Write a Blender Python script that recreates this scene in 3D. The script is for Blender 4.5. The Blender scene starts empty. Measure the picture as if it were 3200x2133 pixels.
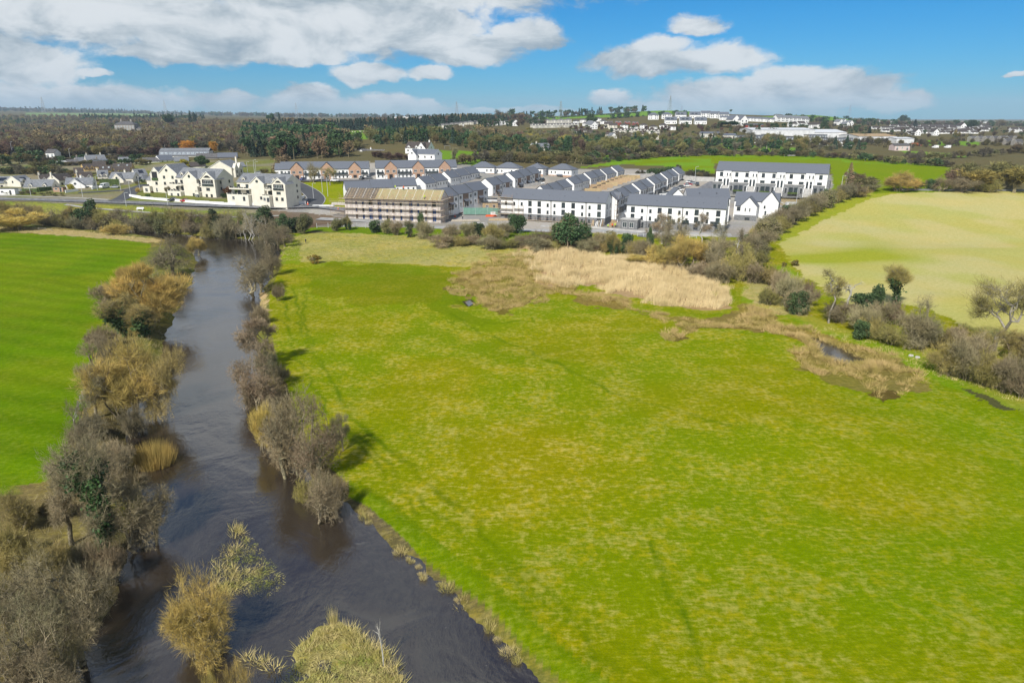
import bpy, math, random
import numpy as np
from mathutils import Vector, Matrix
R = math.radians
sc = bpy.context.scene
COL = sc.collection

# ------------------------------------------------------------------ camera
CAMZ = 42.0
HAZE_D = 8e-5
FPX = 2133.33                     # focal length in pixels of the 3200 px wide photograph
PITCH = math.atan((1066.5-369.0)/FPX)
cd = bpy.data.cameras.new('camera'); cam = bpy.data.objects.new('camera', cd); COL.objects.link(cam)
cd.sensor_width = 36; cd.lens = 36*FPX/3200; cd.clip_start = 1; cd.clip_end = 90000
cam.location = (0, 0, CAMZ); cam.rotation_euler = (R(90)-PITCH, 0, 0)
sc.camera = cam
CP, SP = math.cos(PITCH), math.sin(PITCH)

# ------------------------------------------------------------------ light
SUN_AZ, SUN_EL = R(-156), R(42)   # azimuth from +Y towards +X, elevation
sd = (math.sin(SUN_AZ)*math.cos(SUN_EL), math.cos(SUN_AZ)*math.cos(SUN_EL), math.sin(SUN_EL))
ld = bpy.data.lights.new('sun', 'SUN'); ld.energy = 4.6; ld.angle = R(4); ld.color = (1.0, .955, .88)
lo = bpy.data.objects.new('sun', ld); COL.objects.link(lo)
lo.rotation_euler = Vector(sd).to_track_quat('Z', 'Y').to_euler()
sc.view_settings.view_transform = 'Standard'; sc.view_settings.look = 'None'
sc.view_settings.exposure = 0.30; sc.view_settings.gamma = 1

def s2l(c): return tuple(((x/255)/12.92 if x/255 <= .04045 else ((x/255+.055)/1.055)**2.4) for x in c)

class NT:
    """tiny helper to write node trees"""
    def __init__(s, nt): s.nt = nt
    def n(s, t, **kw):
        nd = s.nt.nodes.new(t)
        for k, v in kw.items():
            if k.startswith('i_'):
                key = k[2:]; key = int(key) if key.isdigit() else key.replace('_', ' ')
                s.put(nd.inputs[key], v)
            else: setattr(nd, k, v)
        return nd
    def put(s, sock, v):
        if hasattr(v, 'is_output') or isinstance(v, bpy.types.NodeSocket): s.nt.links.new(v, sock)
        elif isinstance(v, bpy.types.Node): s.nt.links.new(v.outputs[0], sock)
        else:
            if sock.type == 'RGBA' and hasattr(v, '__len__') and len(v) == 3: v = (*v, 1)
            sock.default_value = v
    def m(s, op, a, b=0.0, c=None, clamp=False):
        nd = s.nt.nodes.new('ShaderNodeMath'); nd.operation = op; nd.use_clamp = clamp
        s.put(nd.inputs[0], a); s.put(nd.inputs[1], b)
        if c is not None: s.put(nd.inputs[2], c)
        return nd.outputs[0]
    def vm(s, op, a, b=(0, 0, 0), c=None):
        nd = s.nt.nodes.new('ShaderNodeVectorMath'); nd.operation = op
        s.put(nd.inputs[0], a)
        s.put(nd.inputs[1], b)
        if c is not None: s.put(nd.inputs[2], c)
        return nd.outputs['Value'] if op in ('LENGTH', 'DOT_PRODUCT') else nd.outputs[0]
    def mix(s, f, a, b, blend='MIX'):
        nd = s.nt.nodes.new('ShaderNodeMix'); nd.data_type = 'RGBA'; nd.blend_type = blend
        s.put(nd.inputs[0], f); s.put(nd.inputs[6], a); s.put(nd.inputs[7], b)
        return nd.outputs[2]
    def ss(s, x, lo, hi, tlo=0.0, thi=1.0):
        nd = s.nt.nodes.new('ShaderNodeMapRange'); nd.interpolation_type = 'SMOOTHSTEP'
        s.put(nd.inputs[0], x)
        for i, v in enumerate((lo, hi, tlo, thi)): s.put(nd.inputs[i+1], v)
        return nd.outputs[0]
    def noise(s, vec, scale, detail=3, rough=.55, dist=0.0, dim='3D'):
        nd = s.nt.nodes.new('ShaderNodeTexNoise'); nd.noise_dimensions = dim
        s.put(nd.inputs['Vector'], vec); nd.inputs['Scale'].default_value = scale
        nd.inputs['Detail'].default_value = detail; nd.inputs['Roughness'].default_value = rough
        nd.inputs['Distortion'].default_value = dist
        return nd.outputs[0]

def px_dir(px, py):
    """world direction through a pixel of the 3200 px photograph"""
    x = (px-1600)/FPX; y = (1066.5-py)/FPX
    return np.array([x, CP+y*SP, -SP+y*CP])

# ------------------------------------------------------------------ sky with cumulus clouds
w = bpy.data.worlds.new('World'); sc.world = w; w.use_nodes = True
nt = w.node_tree; nt.nodes.clear(); N = NT(nt)
sky = N.n('ShaderNodeTexSky', sky_type='NISHITA', sun_disc=False)
sky.sun_elevation = SUN_EL; sky.sun_rotation = SUN_AZ; sky.air_density = 1.0; sky.dust_density = .2; sky.ozone_density = 2.6
tc = N.n('ShaderNodeTexCoord')
sep = N.n('ShaderNodeSeparateXYZ'); nt.links.new(tc.outputs['Generated'], sep.inputs[0])
az = N.m('ARCTAN2', sep.outputs[0], sep.outputs[1]); el = N.m('ARCSINE', sep.outputs[2])
comb = N.n('ShaderNodeCombineXYZ'); nt.links.new(az, comb.inputs[0]); nt.links.new(el, comb.inputs[1])
P0 = comb.outputs[0]
# cloud banks: centre x, centre y, half width, height above, height below (pixels of the photograph)
CL = [(330,40,460,150,110),(700,110,380,130,90),(1050,70,420,150,130),(1330,90,210,100,60),(-80,20,260,120,70),
      (560,170,250,70,30),(900,180,260,70,30),(1450,165,190,75,48),(1640,120,120,55,40),(90,210,220,90,70),(-60,170,200,90,90),
      (1150,240,130,40,26),(1350,240,70,26,18),(300,235,60,22,14),(350,320,300,60,60),(60,310,220,60,60),(700,325,120,36,36),
      (945,300,95,42,40),(960,340,200,40,40),(1180,330,130,45,40),(1330,345,140,30,30),(1690,350,120,18,14),(1500,350,70,14,10),
      (2180,80,92,40,30),(2060,165,110,60,44),(2010,205,190,60,46),(2230,200,200,62,46),(1905,310,62,34,24),
      (2290,300,280,50,46),(2560,260,260,58,50),(2640,300,180,40,40),(2790,320,130,42,30),(2120,345,250,36,34),(2420,345,260,40,30),
      (3180,240,40,14,8),(2500,-60,300,60,20),(1000,-60,900,120,120)]
def aze(px, py):
    d = px_dir(px, py); d = d/np.linalg.norm(d); return math.atan2(d[0], d[1]), math.asin(d[2])
wr = N.n('ShaderNodeTexNoise', noise_dimensions='2D'); N.put(wr.inputs['Vector'], N.vm('MULTIPLY', P0, (1, 2.0, 1)))
wr.inputs['Scale'].default_value = 9; wr.inputs['Detail'].default_value = 9; wr.inputs['Roughness'].default_value = .6
Pw = N.vm('MULTIPLY_ADD', wr.outputs[1], (.055, .034, 0), P0); Pw = N.vm('SUBTRACT', Pw, (.0275, .017, 0))
fld = None; shd = None
for (cx, cy, hw, up, dn) in CL:
    a, e = aze(cx, cy); a2, _ = aze(cx+hw, cy); _, e2 = aze(cx, cy-up); _, e3 = aze(cx, cy+dn)
    ra = abs(a2-a)*1.12; ru = abs(e2-e)*1.15; rd = abs(e-e3)*1.1
    v = N.vm('MULTIPLY_ADD', Pw, (1/ra, 1/ru, 0), (-a/ra, -e/ru, 0))
    v2 = N.vm('MINIMUM', v, N.vm('MULTIPLY', v, (1, ru/rd, 1)))
    f = N.m('SUBTRACT', 1.0, N.vm('LENGTH', v2))
    fld = f if fld is None else N.m('SMOOTH_MAX', fld, f, .12)
    sp = N.n('ShaderNodeSeparateXYZ'); nt.links.new(v2, sp.inputs[0])
    t = N.m('MULTIPLY_ADD', sp.outputs[1], .6, N.m('MULTIPLY', f, 1.3))     # how high in its cloud a direction looks
    t = N.m('MULTIPLY', N.m('GREATER_THAN', f, -.1), N.m('ADD', t, 1.2))
    shd = t if shd is None else N.m('MAXIMUM', shd, t)
# looser clouds over the rest of the sky dome
zz = N.m('MAXIMUM', sep.outputs[2], .08)
dome = N.vm('DIVIDE', tc.outputs['Generated'], N.n('ShaderNodeCombineXYZ', i_0=zz, i_1=zz, i_2=zz))
dn_ = N.m('SUBTRACT', N.noise(dome, .75, 5, .6, 0, '2D'), N.ss(sep.outputs[2], .36, .58, -.14, .18))
high = N.m('MAXIMUM', N.ss(sep.outputs[2], .17, .26), N.ss(sep.outputs[1], .55, .2))
fld2 = N.m('MULTIPLY', N.ss(dn_, .30, .47), high)
det = N.noise(N.vm('MULTIPLY', Pw, (1, 1.7, 1)), 26, 8, .62, 0, '2D')
fd = N.m('ADD', fld, N.m('MULTIPLY', N.m('SUBTRACT', det, .5), .72))
dens = N.m('MAXIMUM', N.ss(fd, -.05, .34), fld2)
big = N.noise(N.vm('MULTIPLY', P0, (1, 2.6, 1)), 7, 5, .6, .4, '2D')
br = N.m('ADD', N.m('MULTIPLY', N.m('SUBTRACT', shd, 1.2), .20), N.m('MULTIPLY', N.m('SUBTRACT', det, .5), .55))
br = N.m('ADD', br, N.m('MULTIPLY', N.m('SUBTRACT', big, .52), 1.6))
br = N.m('MULTIPLY_ADD', fld2, .45, br)
ccol = N.n('ShaderNodeValToRGB'); nt.links.new(N.ss(br, -.42, .34), ccol.inputs[0])
cr = ccol.color_ramp; cr.elements[0].color = (*s2l((150, 168, 182)), 1); cr.elements[1].color = (*s2l((236, 240, 242)), 1)
e_ = cr.elements.new(.5); e_.color = (*s2l((196, 206, 212)), 1)
skyc = N.n('ShaderNodeHueSaturation'); nt.links.new(N.mix(1.0, sky.outputs[0], (.16, .45, .74), 'MULTIPLY'), skyc.inputs['Color'])
skyc.inputs['Hue'].default_value = .497; skyc.inputs['Saturation'].default_value = 1.1; skyc.inputs['Value'].default_value = 1.0
bg1 = N.n('ShaderNodeBackground'); nt.links.new(skyc.outputs[0], bg1.inputs[0]); bg1.inputs[1].default_value = .105
bg2 = N.n('ShaderNodeBackground'); nt.links.new(ccol.outputs[0], bg2.inputs[0]); bg2.inputs[1].default_value = .77
mx = N.n('ShaderNodeMixShader')
fade = N.m('MULTIPLY', N.ss(el, -.005, .035), .97)
fade = N.m('MULTIPLY', dens, N.m('ADD', N.m('MULTIPLY', fade, .6), .38))
nt.links.new(fade, mx.inputs[0]); nt.links.new(bg1.outputs[0], mx.inputs[1]); nt.links.new(bg2.outputs[0], mx.inputs[2])
out = N.n('ShaderNodeOutputWorld'); nt.links.new(mx.outputs[0], out.inputs[0])
w.cycles.sampling_method = 'MANUAL'; w.cycles.sample_map_resolution = 512

# ------------------------------------------------------------------ terrain height
TC = np.array([-400,0,400,800,1100,1300,1450,1600,1700,1850,2000,2100,2280,2420,2560,2700,2850,3200,3600.])
zrows = {0:[0]*19, 150:[0]*19, 220:[0]*19, 250:[0]*19,
 290:[0,0,0,0,.3,.4,.5,.5,.5,.5,.5,.5,.8,1.2,2,2,2,2,2],
 315:[4.5,4.8,5.2,5.4,3.0,2,2,2,2,2,2,2,3,4,4,4,4,4.5,4.5],
 345:[6,6,6,6.5,6.5,6,5.5,5,5,5,5,5,7,8,8,8,8,8,8],
 380:[8,8,8,9.5,10,10,9.5,8,8,8,8,8,9,9.5,9,9,9,9,9],
 420:[11,11,11,12,14,16,15,12,11,10,10,10,10,10.5,10,10,10,10,10],
 480:[13,13,13.5,15,18,20,18,15,14,13,12,12,12,12,12,12,12,11,11]}
yrows = {560:[480,480,480,475,455,438,450,465,470,478,482,483,484,484,484,485,485,485,485],
 700:[455,455,452,447,430,412,425,437,440,442,446,448,448,450,452,454,456,447,447],
 1000:[432,428,414,411,409,398,390,397,396,392,388,384,382,384,400,412,418,420,420],
 1300:[412,410,400,395,393,390,384,382,380,378,374,373,372,374,390,400,405,408,408],
 1600:[398,395,390,385,384,383,378,374,370,366,358,356,358,366,372,390,397,400,400],
 1900:[385,382,378,377,377,378,375,370,363,356,345,341,357,360,356,378,392,395,395],
 2400:[370,367,368,371,373,374,374,374,374,374,374,374,374,374,374,384,388,390,390],
 3500:[358,355,362,367,370,371,371,371,372,372,373,373,374,376,378,380,382,384,384],
 6000:[345,342,352,360,364,367,368,369,370,371,371,371,371,372,373,375,376,377,377],
 10000:[337,336,348,358,362,366,368,369,370,371,371,371,371,371,372,373,374,374,374],
 25000:[336,336,347,357,361,363,365,368,370,371,371,371,371,371,371,372,372,372,372]}
Ys = []; Zt = []
for y_, r in zrows.items(): Ys.append(y_); Zt.append(r)
for y_, r in yrows.items():
    Ys.append(y_); Zt.append([CAMZ - y_*math.tan(PITCH-math.atan((1066.5-v)/FPX)) for v in r])
Ys = np.array(Ys, float); Zt = np.array(Zt, float)
# resample on a fine grid in (pixel column, log distance) and blur it so that no crease is left
gq = np.linspace(-400, 3600, 161); gl = np.linspace(0, math.log(26000), 400); gY = np.exp(gl)
t1 = np.array([np.interp(gq, TC, r) for r in Zt])
G = np.array([np.interp(gY, Ys, t1[:, i]) for i in range(161)]).T
def blur(a, k, ax):
    ker = np.hanning(2*k+3)[1:-1]; ker /= ker.sum()
    pad = [(0, 0), (0, 0)]; pad[ax] = (k, k)
    p = np.pad(a, pad, mode='edge')
    return np.apply_along_axis(lambda v: np.convolve(v, ker, 'valid'), ax, p)
G = blur(blur(G, 3, 1), 3, 0)

def vnoise(x, y, s, seed=0):
    """smooth value noise in numpy"""
    x = np.asarray(x, float)/s; y = np.asarray(y, float)/s
    xi = np.floor(x).astype(int); yi = np.floor(y).astype(int); fx = x-xi; fy = y-yi
    fx = fx*fx*(3-2*fx); fy = fy*fy*(3-2*fy)
    def h(a, b):
        n = (a*374761393 + b*668265263 + seed*1442695041) & 0x7fffffff
        n = ((n ^ (n >> 13))*1274126177) & 0x7fffffff
        return ((n ^ (n >> 16)) & 0xffff)/65535.0
    return (h(xi, yi)*(1-fx)+h(xi+1, yi)*fx)*(1-fy) + (h(xi, yi+1)*(1-fx)+h(xi+1, yi+1)*fx)*fy

def base_h(X, Y):
    X = np.asarray(X, float); Y = np.asarray(Y, float)
    Yc = np.clip(np.where(Y > 1, Y, 1), 1, 25900)
    q = 1600 + FPX/CP*X/np.maximum(Yc, 60)
    ci = np.clip((q+400)/25, 0, 159.999); ri = np.clip(np.log(Yc)/math.log(26000)*399, 0, 398.999)
    c0 = ci.astype(int); r0 = ri.astype(int); fc = ci-c0; fr = ri-r0
    z = (G[r0, c0]*(1-fc)+G[r0, c0+1]*fc)*(1-fr) + (G[r0+1, c0]*(1-fc)+G[r0+1, c0+1]*fc)*fr
    nr = np.clip((Y-20)/60, 0, 1)*np.clip((280-Y)/40, 0, 1)
    z = z + nr*(vnoise(X, Y, 22, 3)-.5)*.9 + nr*(vnoise(X, Y, 9, 5)-.5)*.25
    return z

def proj(X, Y, Z):
    """pixel of a world point"""
    X = np.asarray(X, float); Y = np.asarray(Y, float); Z = np.asarray(Z, float)
    dz = Z-CAMZ; d = Y*CP - dz*SP; up = Y*SP + dz*CP
    d = np.where(d < .5, .5, d)
    return 1600+FPX*X/d, 1066.5-FPX*up/d, d
def at_z(px, py, z):
    d = px_dir(px, py); t = (z-CAMZ)/d[2]; return np.array([d[0]*t, d[1]*t, z])

D2S = 3200/2352.0
def dpts(pts): return [(x*D2S, y*D2S) for x, y in pts]
WL = -1.0
# water's edge, as read in the photograph (2352 px wide view), laid on the water level
RV = dpts([(1330,1640),(1240,1568),(1180,1510),(1130,1452),(1060,1388),(1000,1342),(940,1288),(885,1235),(835,1185),(800,1162),(745,1130),(690,1075),
  (655,1010),(632,950),(622,900),(606,860),(596,800),(590,745),(592,700),(604,665),(622,625),(638,592),(645,570),(630,556),(560,548),(480,543),
  (400,536),(330,528),(250,521),(170,514),(90,508),(0,503),(-200,494),(-420,486),(-420,500),(-200,508),(0,517),(90,521),(170,528),(250,535),(320,541),(372,548),(405,556),(440,575),
  (452,605),(440,645),(424,685),(402,722),(388,762),(378,800),(372,850),(345,900),(300,942),(288,980),(300,1020),(316,1060),
  (330,1110),(325,1170),(300,1235),(278,1300),(262,1380),(228,1450),(165,1568),(130,1640)])
riv = np.array([at_z(x, y, WL)[:2] for x, y in RV])
isl = np.array([at_z(x, y, WL)[:2] for x, y in dpts([(610,1620),(640,1568),(650,1520),(690,1465),(735,1435),(780,1428),(830,1445),(868,1485),(895,1530),(930,1568),(960,1620)])])
sub = np.array([at_z(x, y, WL)[:2] for x, y in dpts([(522,1190),(560,1210),(600,1250),(632,1290),(645,1310),(600,1342),(560,1362),(500,1345),(478,1310),(485,1260)])])
PL = -.35
pond = np.array([at_z(x, y, PL)[:2] for x, y in dpts([(1868,778),(1900,788),(1945,808),(1978,826),(1972,835),(1930,833),(1895,822),(1880,800)])])
pond2 = np.array([at_z(x, y, PL)[:2] for x, y in dpts([(1068,693),(1079,690),(1087,697),(1077,703)])])
def sdist(P, poly):
    """signed distance to a polygon, positive inside"""
    x, y = P[:, 0], P[:, 1]; n = len(poly); best = np.full(len(P), 1e18); ins = np.zeros(len(P), bool)
    for i in range(n):
        a = poly[i]; b = poly[(i+1) % n]; e = b-a
        t = np.clip(((x-a[0])*e[0]+(y-a[1])*e[1])/(e@e+1e-12), 0, 1)
        best = np.minimum(best, (x-a[0]-t*e[0])**2+(y-a[1]-t*e[1])**2)
        if (a[1] > b[1]) != (b[1] > a[1]) or True:
            c = ((a[1] > y) != (b[1] > y)) & (x < (b[0]-a[0])*(y-a[1])/((b[1]-a[1]) if b[1] != a[1] else 1e-9)+a[0])
            ins ^= c
    d = np.sqrt(best); return np.where(ins, d, -d)
def inpoly(x, y, poly):
    ins = np.zeros(x.shape, bool); n = len(poly)
    for i in range(n):
        a = poly[i]; b = poly[(i+1) % n]
        ins ^= ((a[1] > y) != (b[1] > y)) & (x < (b[0]-a[0])*(y-a[1])/((b[1]-a[1]) if b[1] != a[1] else 1e-9)+a[0])
    return ins
def sstep(t): t = np.clip(t, 0, 1); return t*t*(3-2*t)
def height(X, Y):
    X = np.atleast_1d(np.asarray(X, float)); Y = np.atleast_1d(np.asarray(Y, float)); z = base_h(X, Y)
    near = np.hypot(X, Y) < 520
    if near.any():
        P = np.stack([X[near], Y[near]], 1); zn = z[near]
        Pj = P + np.stack([vnoise(P[:, 0], P[:, 1], 3.1, 11)-.5, vnoise(P[:, 0], P[:, 1], 2.7, 12)-.5], 1)*1.6
        d = sdist(Pj, riv)
        zn = np.where(d > 0, WL-np.minimum(1.4, d*.5)-.03, WL+(zn-WL)*sstep(-d/3.2)**.8)
        di = sdist(Pj, isl); zn = np.where(di > -1.5, np.maximum(zn, WL-.22+np.minimum(.30, (di+1)*.16)+.35*(vnoise(P[:, 0], P[:, 1], 1.3, 71)-.5)), zn)
        for pd in (pond, pond2):
            dp = sdist(P, pd); zn = np.where(dp > -3, np.where(dp > 0, PL-.3, PL+(zn-PL)*sstep(-dp/3)), zn)
        z[near] = zn
    return z
def ground(px, py):
    """world point where the ray through a pixel meets the terrain"""
    d = px_dir(px, py); t = np.exp(np.linspace(math.log(20), math.log(26000), 900))
    X = d[0]*t; Y = d[1]*t; Z = CAMZ+d[2]*t; h = base_h(X, Y)
    k = np.nonzero(Z <= h)[0]
    if len(k) == 0: i = 899; tt = t[i]
    else:
        i = max(k[0], 1); a, b = t[i-1], t[i]
        for _ in range(18):
            m_ = (a+b)/2
            if CAMZ+d[2]*m_ <= base_h(d[0]*m_, d[1]*m_): b = m_
            else: a = m_
        tt = b
    X, Y = d[0]*tt, d[1]*tt
    return np.array([X, Y, float(height(X, Y)[0])])
def depth_of(p): return p[1]*CP-(p[2]-CAMZ)*SP

# ------------------------------------------------------------------ object helpers
def tag(o, label=None, cat=None, group=None, kind=None):
    if label: o['label'] = label
    if cat: o['category'] = cat
    if group: o['group'] = group
    if kind: o['kind'] = kind
    return o
def mk_mesh(name, V, F, mats=(), midx=None, smooth=False):
    """V (n,3), F (m,k) integer array or list of lists"""
    me = bpy.data.meshes.new(name)
    if isinstance(F, np.ndarray):
        V = np.ascontiguousarray(V, dtype=np.float32); k = F.shape[1]; m = len(F)
        me.vertices.add(len(V)); me.vertices.foreach_set('co', V.ravel())
        me.loops.add(m*k); me.loops.foreach_set('vertex_index', F.astype(np.int32).ravel())
        me.polygons.add(m); me.polygons.foreach_set('loop_start', np.arange(0, m*k, k, dtype=np.int32))
        me.polygons.foreach_set('loop_total', np.full(m, k, dtype=np.int32))
    else:
        me.from_pydata([tuple(v) for v in V], [], F)
    for mm in mats: me.materials.append(mm)
    if midx is not None: me.polygons.foreach_set('material_index', np.asarray(midx, dtype=np.int32))
    if smooth: me.polygons.foreach_set('use_smooth', np.ones(len(me.polygons), bool))
    me.update(calc_edges=True)
    return me
def link(name, me, parent=None, loc=None):
    o = bpy.data.objects.new(name, me); COL.objects.link(o)
    if parent: o.parent = parent
    if loc is not None: o.location = loc
    return o
def empty(name, loc, rz=0, label=None, cat=None, group=None, scale=None):
    o = bpy.data.objects.new(name, None); COL.objects.link(o); o.location = tuple(loc); o.rotation_euler = (0, 0, rz)
    o.empty_display_size = .5
    if scale is not None: o.scale = scale if hasattr(scale, '__len__') else (scale,)*3
    return tag(o, label, cat, group)

class MB:
    """collects boxes and faces of one mesh; material slots by name"""
    def __init__(s): s.V = []; s.F = []; s.M = []; s.mats = []
    def mi(s, m):
        if m not in s.mats: s.mats.append(m)
        return s.mats.index(m)
    def face(s, pts, m):
        b = len(s.V); s.V += [tuple(p) for p in pts]; s.F.append(list(range(b, b+len(pts)))); s.M.append(s.mi(m)); return s
    def box(s, x0, x1, y0, y1, z0, z1, m):
        b = len(s.V); s.V += [(x0,y0,z0),(x1,y0,z0),(x1,y1,z0),(x0,y1,z0),(x0,y0,z1),(x1,y0,z1),(x1,y1,z1),(x0,y1,z1)]
        for f in ((0,3,2,1),(4,5,6,7),(0,1,5,4),(1,2,6,5),(2,3,7,6),(3,0,4,7)): s.F.append([b+i for i in f]); s.M.append(s.mi(m))
        return s
    def prism(s, pts, axis, a0, a1, m):
        """2D outline (list of (p,q)) pushed along an axis: 'x': (y,z), 'y': (x,z), 'z': (x,y)"""
        n = len(pts); b = len(s.V)
        for a in (a0, a1):
            for p, q in pts: s.V.append({'x': (a, p, q), 'y': (p, a, q), 'z': (p, q, a)}[axis])
        s.F.append([b+i for i in range(n)][::-1]); s.F.append([b+n+i for i in range(n)])
        for i in range(n): j = (i+1) % n; s.F.append([b+i, b+j, b+n+j, b+n+i])
        s.M += [s.mi(m)]*(n+2); return s
    def bar(s, p0, p1, r, m, k=4, r1=None):
        p0 = Vector(p0); p1 = Vector(p1); d = (p1-p0).normalized(); r1 = r if r1 is None else r1
        u = d.orthogonal().normalized(); v = d.cross(u); b = len(s.V)
        for p, rr in ((p0, r), (p1, r1)):
            for i in range(k):
                a = 2*math.pi*(i+.5)/k; s.V.append(tuple(p+(u*math.cos(a)+v*math.sin(a))*rr))
        for i in range(k): j = (i+1) % k; s.F.append([b+i, b+j, b+k+j, b+k+i])
        s.F.append([b+i for i in range(k)][::-1]); s.F.append([b+k+i for i in range(k)]); s.M += [s.mi(m)]*(k+2); return s
    def sheet(s, a, b, c, d, t, m):
        """a thick quad: four corners, thickness t along its normal"""
        a, b, c, d = map(Vector, (a, b, c, d)); n = (b-a).cross(d-a).normalized()*t; i = len(s.V)
        s.V += [tuple(p) for p in (a, b, c, d, a-n, b-n, c-n, d-n)]
        for f in ((0,1,2,3),(7,6,5,4),(0,4,5,1),(1,5,6,2),(2,6,7,3),(3,7,4,0)): s.F.append([i+k for k in f]); s.M.append(s.mi(m))
        return s
    def mesh(s, name): return mk_mesh(name, s.V, s.F, [MT[m] for m in s.mats], s.M)
    def obj(s, name, parent=None, loc=None): return link(name, s.mesh(name), parent, loc)

# ------------------------------------------------------------------ materials
MT = {}
def mat(key, c, rough=.8, var=.12, scale=1.5, c2=None, metal=0, spec=.3, bump=0, rnd=0, obj=True, stretch=(1, 1, 1), det=4):
    m = bpy.data.materials.new(key); m.use_nodes = True; n = NT(m.node_tree); b = m.node_tree.nodes['Principled BSDF']
    tcn = n.n('ShaderNodeTexCoord'); vec = tcn.outputs['Object'] if obj else n.n('ShaderNodeNewGeometry').outputs['Position']
    vec = n.vm('MULTIPLY', vec, stretch)
    ns = n.noise(vec, scale, det, .6)
    veg = key[:4] in ('twig', 'leaf')
    c2 = c2 or tuple(x*(1-var*2) for x in c)
    col = n.mix(n.ss(ns, .35, .65), c2, c)
    if veg:      # growth differs from plant to plant: slow change of tone through the wood
        wv = n.noise(n.n('ShaderNodeNewGeometry').outputs['Position'], .085, 3, .6); col = n.mix(1.0, col, n.n('ShaderNodeCombineColor', i_0=n.ss(wv, .3, .7, .72, 1.3), i_1=n.ss(wv, .32, .68, .78, 1.22), i_2=n.ss(wv, .35, .7, .8, 1.25)), 'MULTIPLY'); col = n.mix(n.ss(n.noise(n.n('ShaderNodeNewGeometry').outputs['Position'], .011, 2, .5), .42, .6, 0, .5), col, n.mix(1.0, col, (.72, .80, .92), 'MULTIPLY'))
    if rnd:
        oi = n.n('ShaderNodeObjectInfo')
        hs = n.n('ShaderNodeHueSaturation'); m.node_tree.links.new(col, hs.inputs['Color'])
        m.node_tree.links.new(n.m('MULTIPLY_ADD', oi.outputs['Random'], 2*rnd, 1-rnd), hs.inputs['Value'])
        r2 = n.m('FRACT', n.m('MULTIPLY', oi.outputs['Random'], 17.3))
        m.node_tree.links.new(n.m('MULTIPLY_ADD', r2, .05*rnd*4, .5-.025*rnd*4), hs.inputs['Hue'])
        col = hs.outputs[0]
    n.put(b.inputs['Base Color'], col); b.inputs['Roughness'].default_value = rough; b.inputs['Metallic'].default_value = metal
    b.inputs['Specular IOR Level'].default_value = spec
    if bump:
        bp = n.n('ShaderNodeBump'); bp.inputs['Strength'].default_value = bump; n.put(bp.inputs['Height'], ns); m.node_tree.links.new(bp.outputs[0], b.inputs['Normal'])
    MT[key] = m; return m
mat('white_render', (.80, .80, .79), .85, .02, .5)
mat('render_shade', (.70, .70, .69), .85, .03, .5)
mat('cream_render', (.70, .665, .57), .85, .05, .4)
mat('ochre_render', (.62, .44, .20), .85, .06, .4)
mat('pale_render', (.62, .60, .54), .85, .08, .4, rnd=.15)
mat('grey_render', (.30, .28, .25), .9, .1, .4)
mat('slate', (.135, .148, .175), .55, .12, 3, spec=.4, stretch=(1, 3, 6))
mat('slate_pale', (.20, .21, .225), .6, .16, 1.2, spec=.35)
mat('slate_brown', (.075, .062, .055), .75, .15, 1.2)
mat('tile_grey', (.12, .115, .115), .8, .2, 1.0, rnd=.25)
mat('fascia', (.02, .022, .026), .5, 0)
mat('frame_dark', (.045, .05, .055), .5, 0)
mat('frame_white', (.75, .75, .74), .5, 0)
mat('white_paint', (.8, .8, .8), .4, 0, spec=.5)
mat('stone_grey', (.24, .245, .25), .9, .3, 2.2, c2=(.11, .115, .12), stretch=(1, 1, 3), bump=.3)
mat('concrete', (.46, .45, .43), .9, .1, .8)
mat('concrete_block', (.62, .575, .545), .9, .08, 1.5, c2=(.50, .46, .43))
mat('timber', (.45, .33, .19), .85, .15, 2.0, rnd=.1)
mat('timber_pale', (.55, .42, .26), .85, .15, 2.0)
mat('scaffold_tube', (.42, .29, .21), .6, .2, 3, metal=.1)
mat('scaffold_board', (.62, .54, .43), .85, .2, 3)
mat('steel', (.45, .47, .48), .45, .05, 2, metal=.6)
mat('galv', (.55, .57, .58), .5, .05, 2)
mat('membrane_blue', (.03, .10, .32), .6, .2, 1.5, c2=(.02, .05, .12))
mat('dark_void', (.025, .025, .028), .8, 0)  # near-black: shade painted for openings, also the colour of the trough legs
mat('tyre', (.02, .02, .02), .8, 0)
mat('rubber', (.05, .05, .05), .8, 0)
mat('bark', (0.33, 0.28, 0.17), .9, .3, 4, c2=(0.121, 0.101, 0.068), rnd=.15)
mat('bark_pale', (.34, .31, .25), .9, .25, 4, c2=(.2, .18, .14))
mat('bark_white', (.55, .53, .48), .85, .2, 4)
mat('twig_alder', (.29, .235, .14), .9, .25, .6, c2=(.18, .14, .075), rnd=.18)
mat('twig_grey', (.33, .285, .165), .9, .25, .6, c2=(.20, .17, .085), rnd=.2)
mat('twig_olive', (.34, .29, .10), .9, .25, .6, c2=(.22, .19, .055), rnd=.2)
mat('twig_gold', (.54, .39, .105), .9, .2, .5, c2=(.36, .28, .08), rnd=.12)
mat('twig_red', (0.297, 0.169, 0.121), .9, .2, .5, c2=(0.203, 0.121, 0.081), rnd=.2)
mat('twig_orange', (.55, .25, .04), .9, .2, .5, c2=(.42, .18, .03), rnd=.1)
mat('twig_white', (.5, .46, .4), .9, .2, .5)
mat('ivy', (0.061, 0.115, 0.030), .65, .3, 1.0, c2=(0.030, 0.061, 0.016), rnd=.15, spec=.4)
mat('leaf_dark', (0.068, 0.115, 0.038), .7, .3, .6, c2=(0.035, 0.065, 0.023), rnd=.22)
mat('leaf_olive', (0.216, 0.203, 0.074), .8, .3, .7, c2=(0.121, 0.121, 0.047), rnd=.2)
mat('leaf_conifer', (0.047, 0.081, 0.043), .8, .3, .5, c2=(0.024, 0.043, 0.027), rnd=.2)
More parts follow.
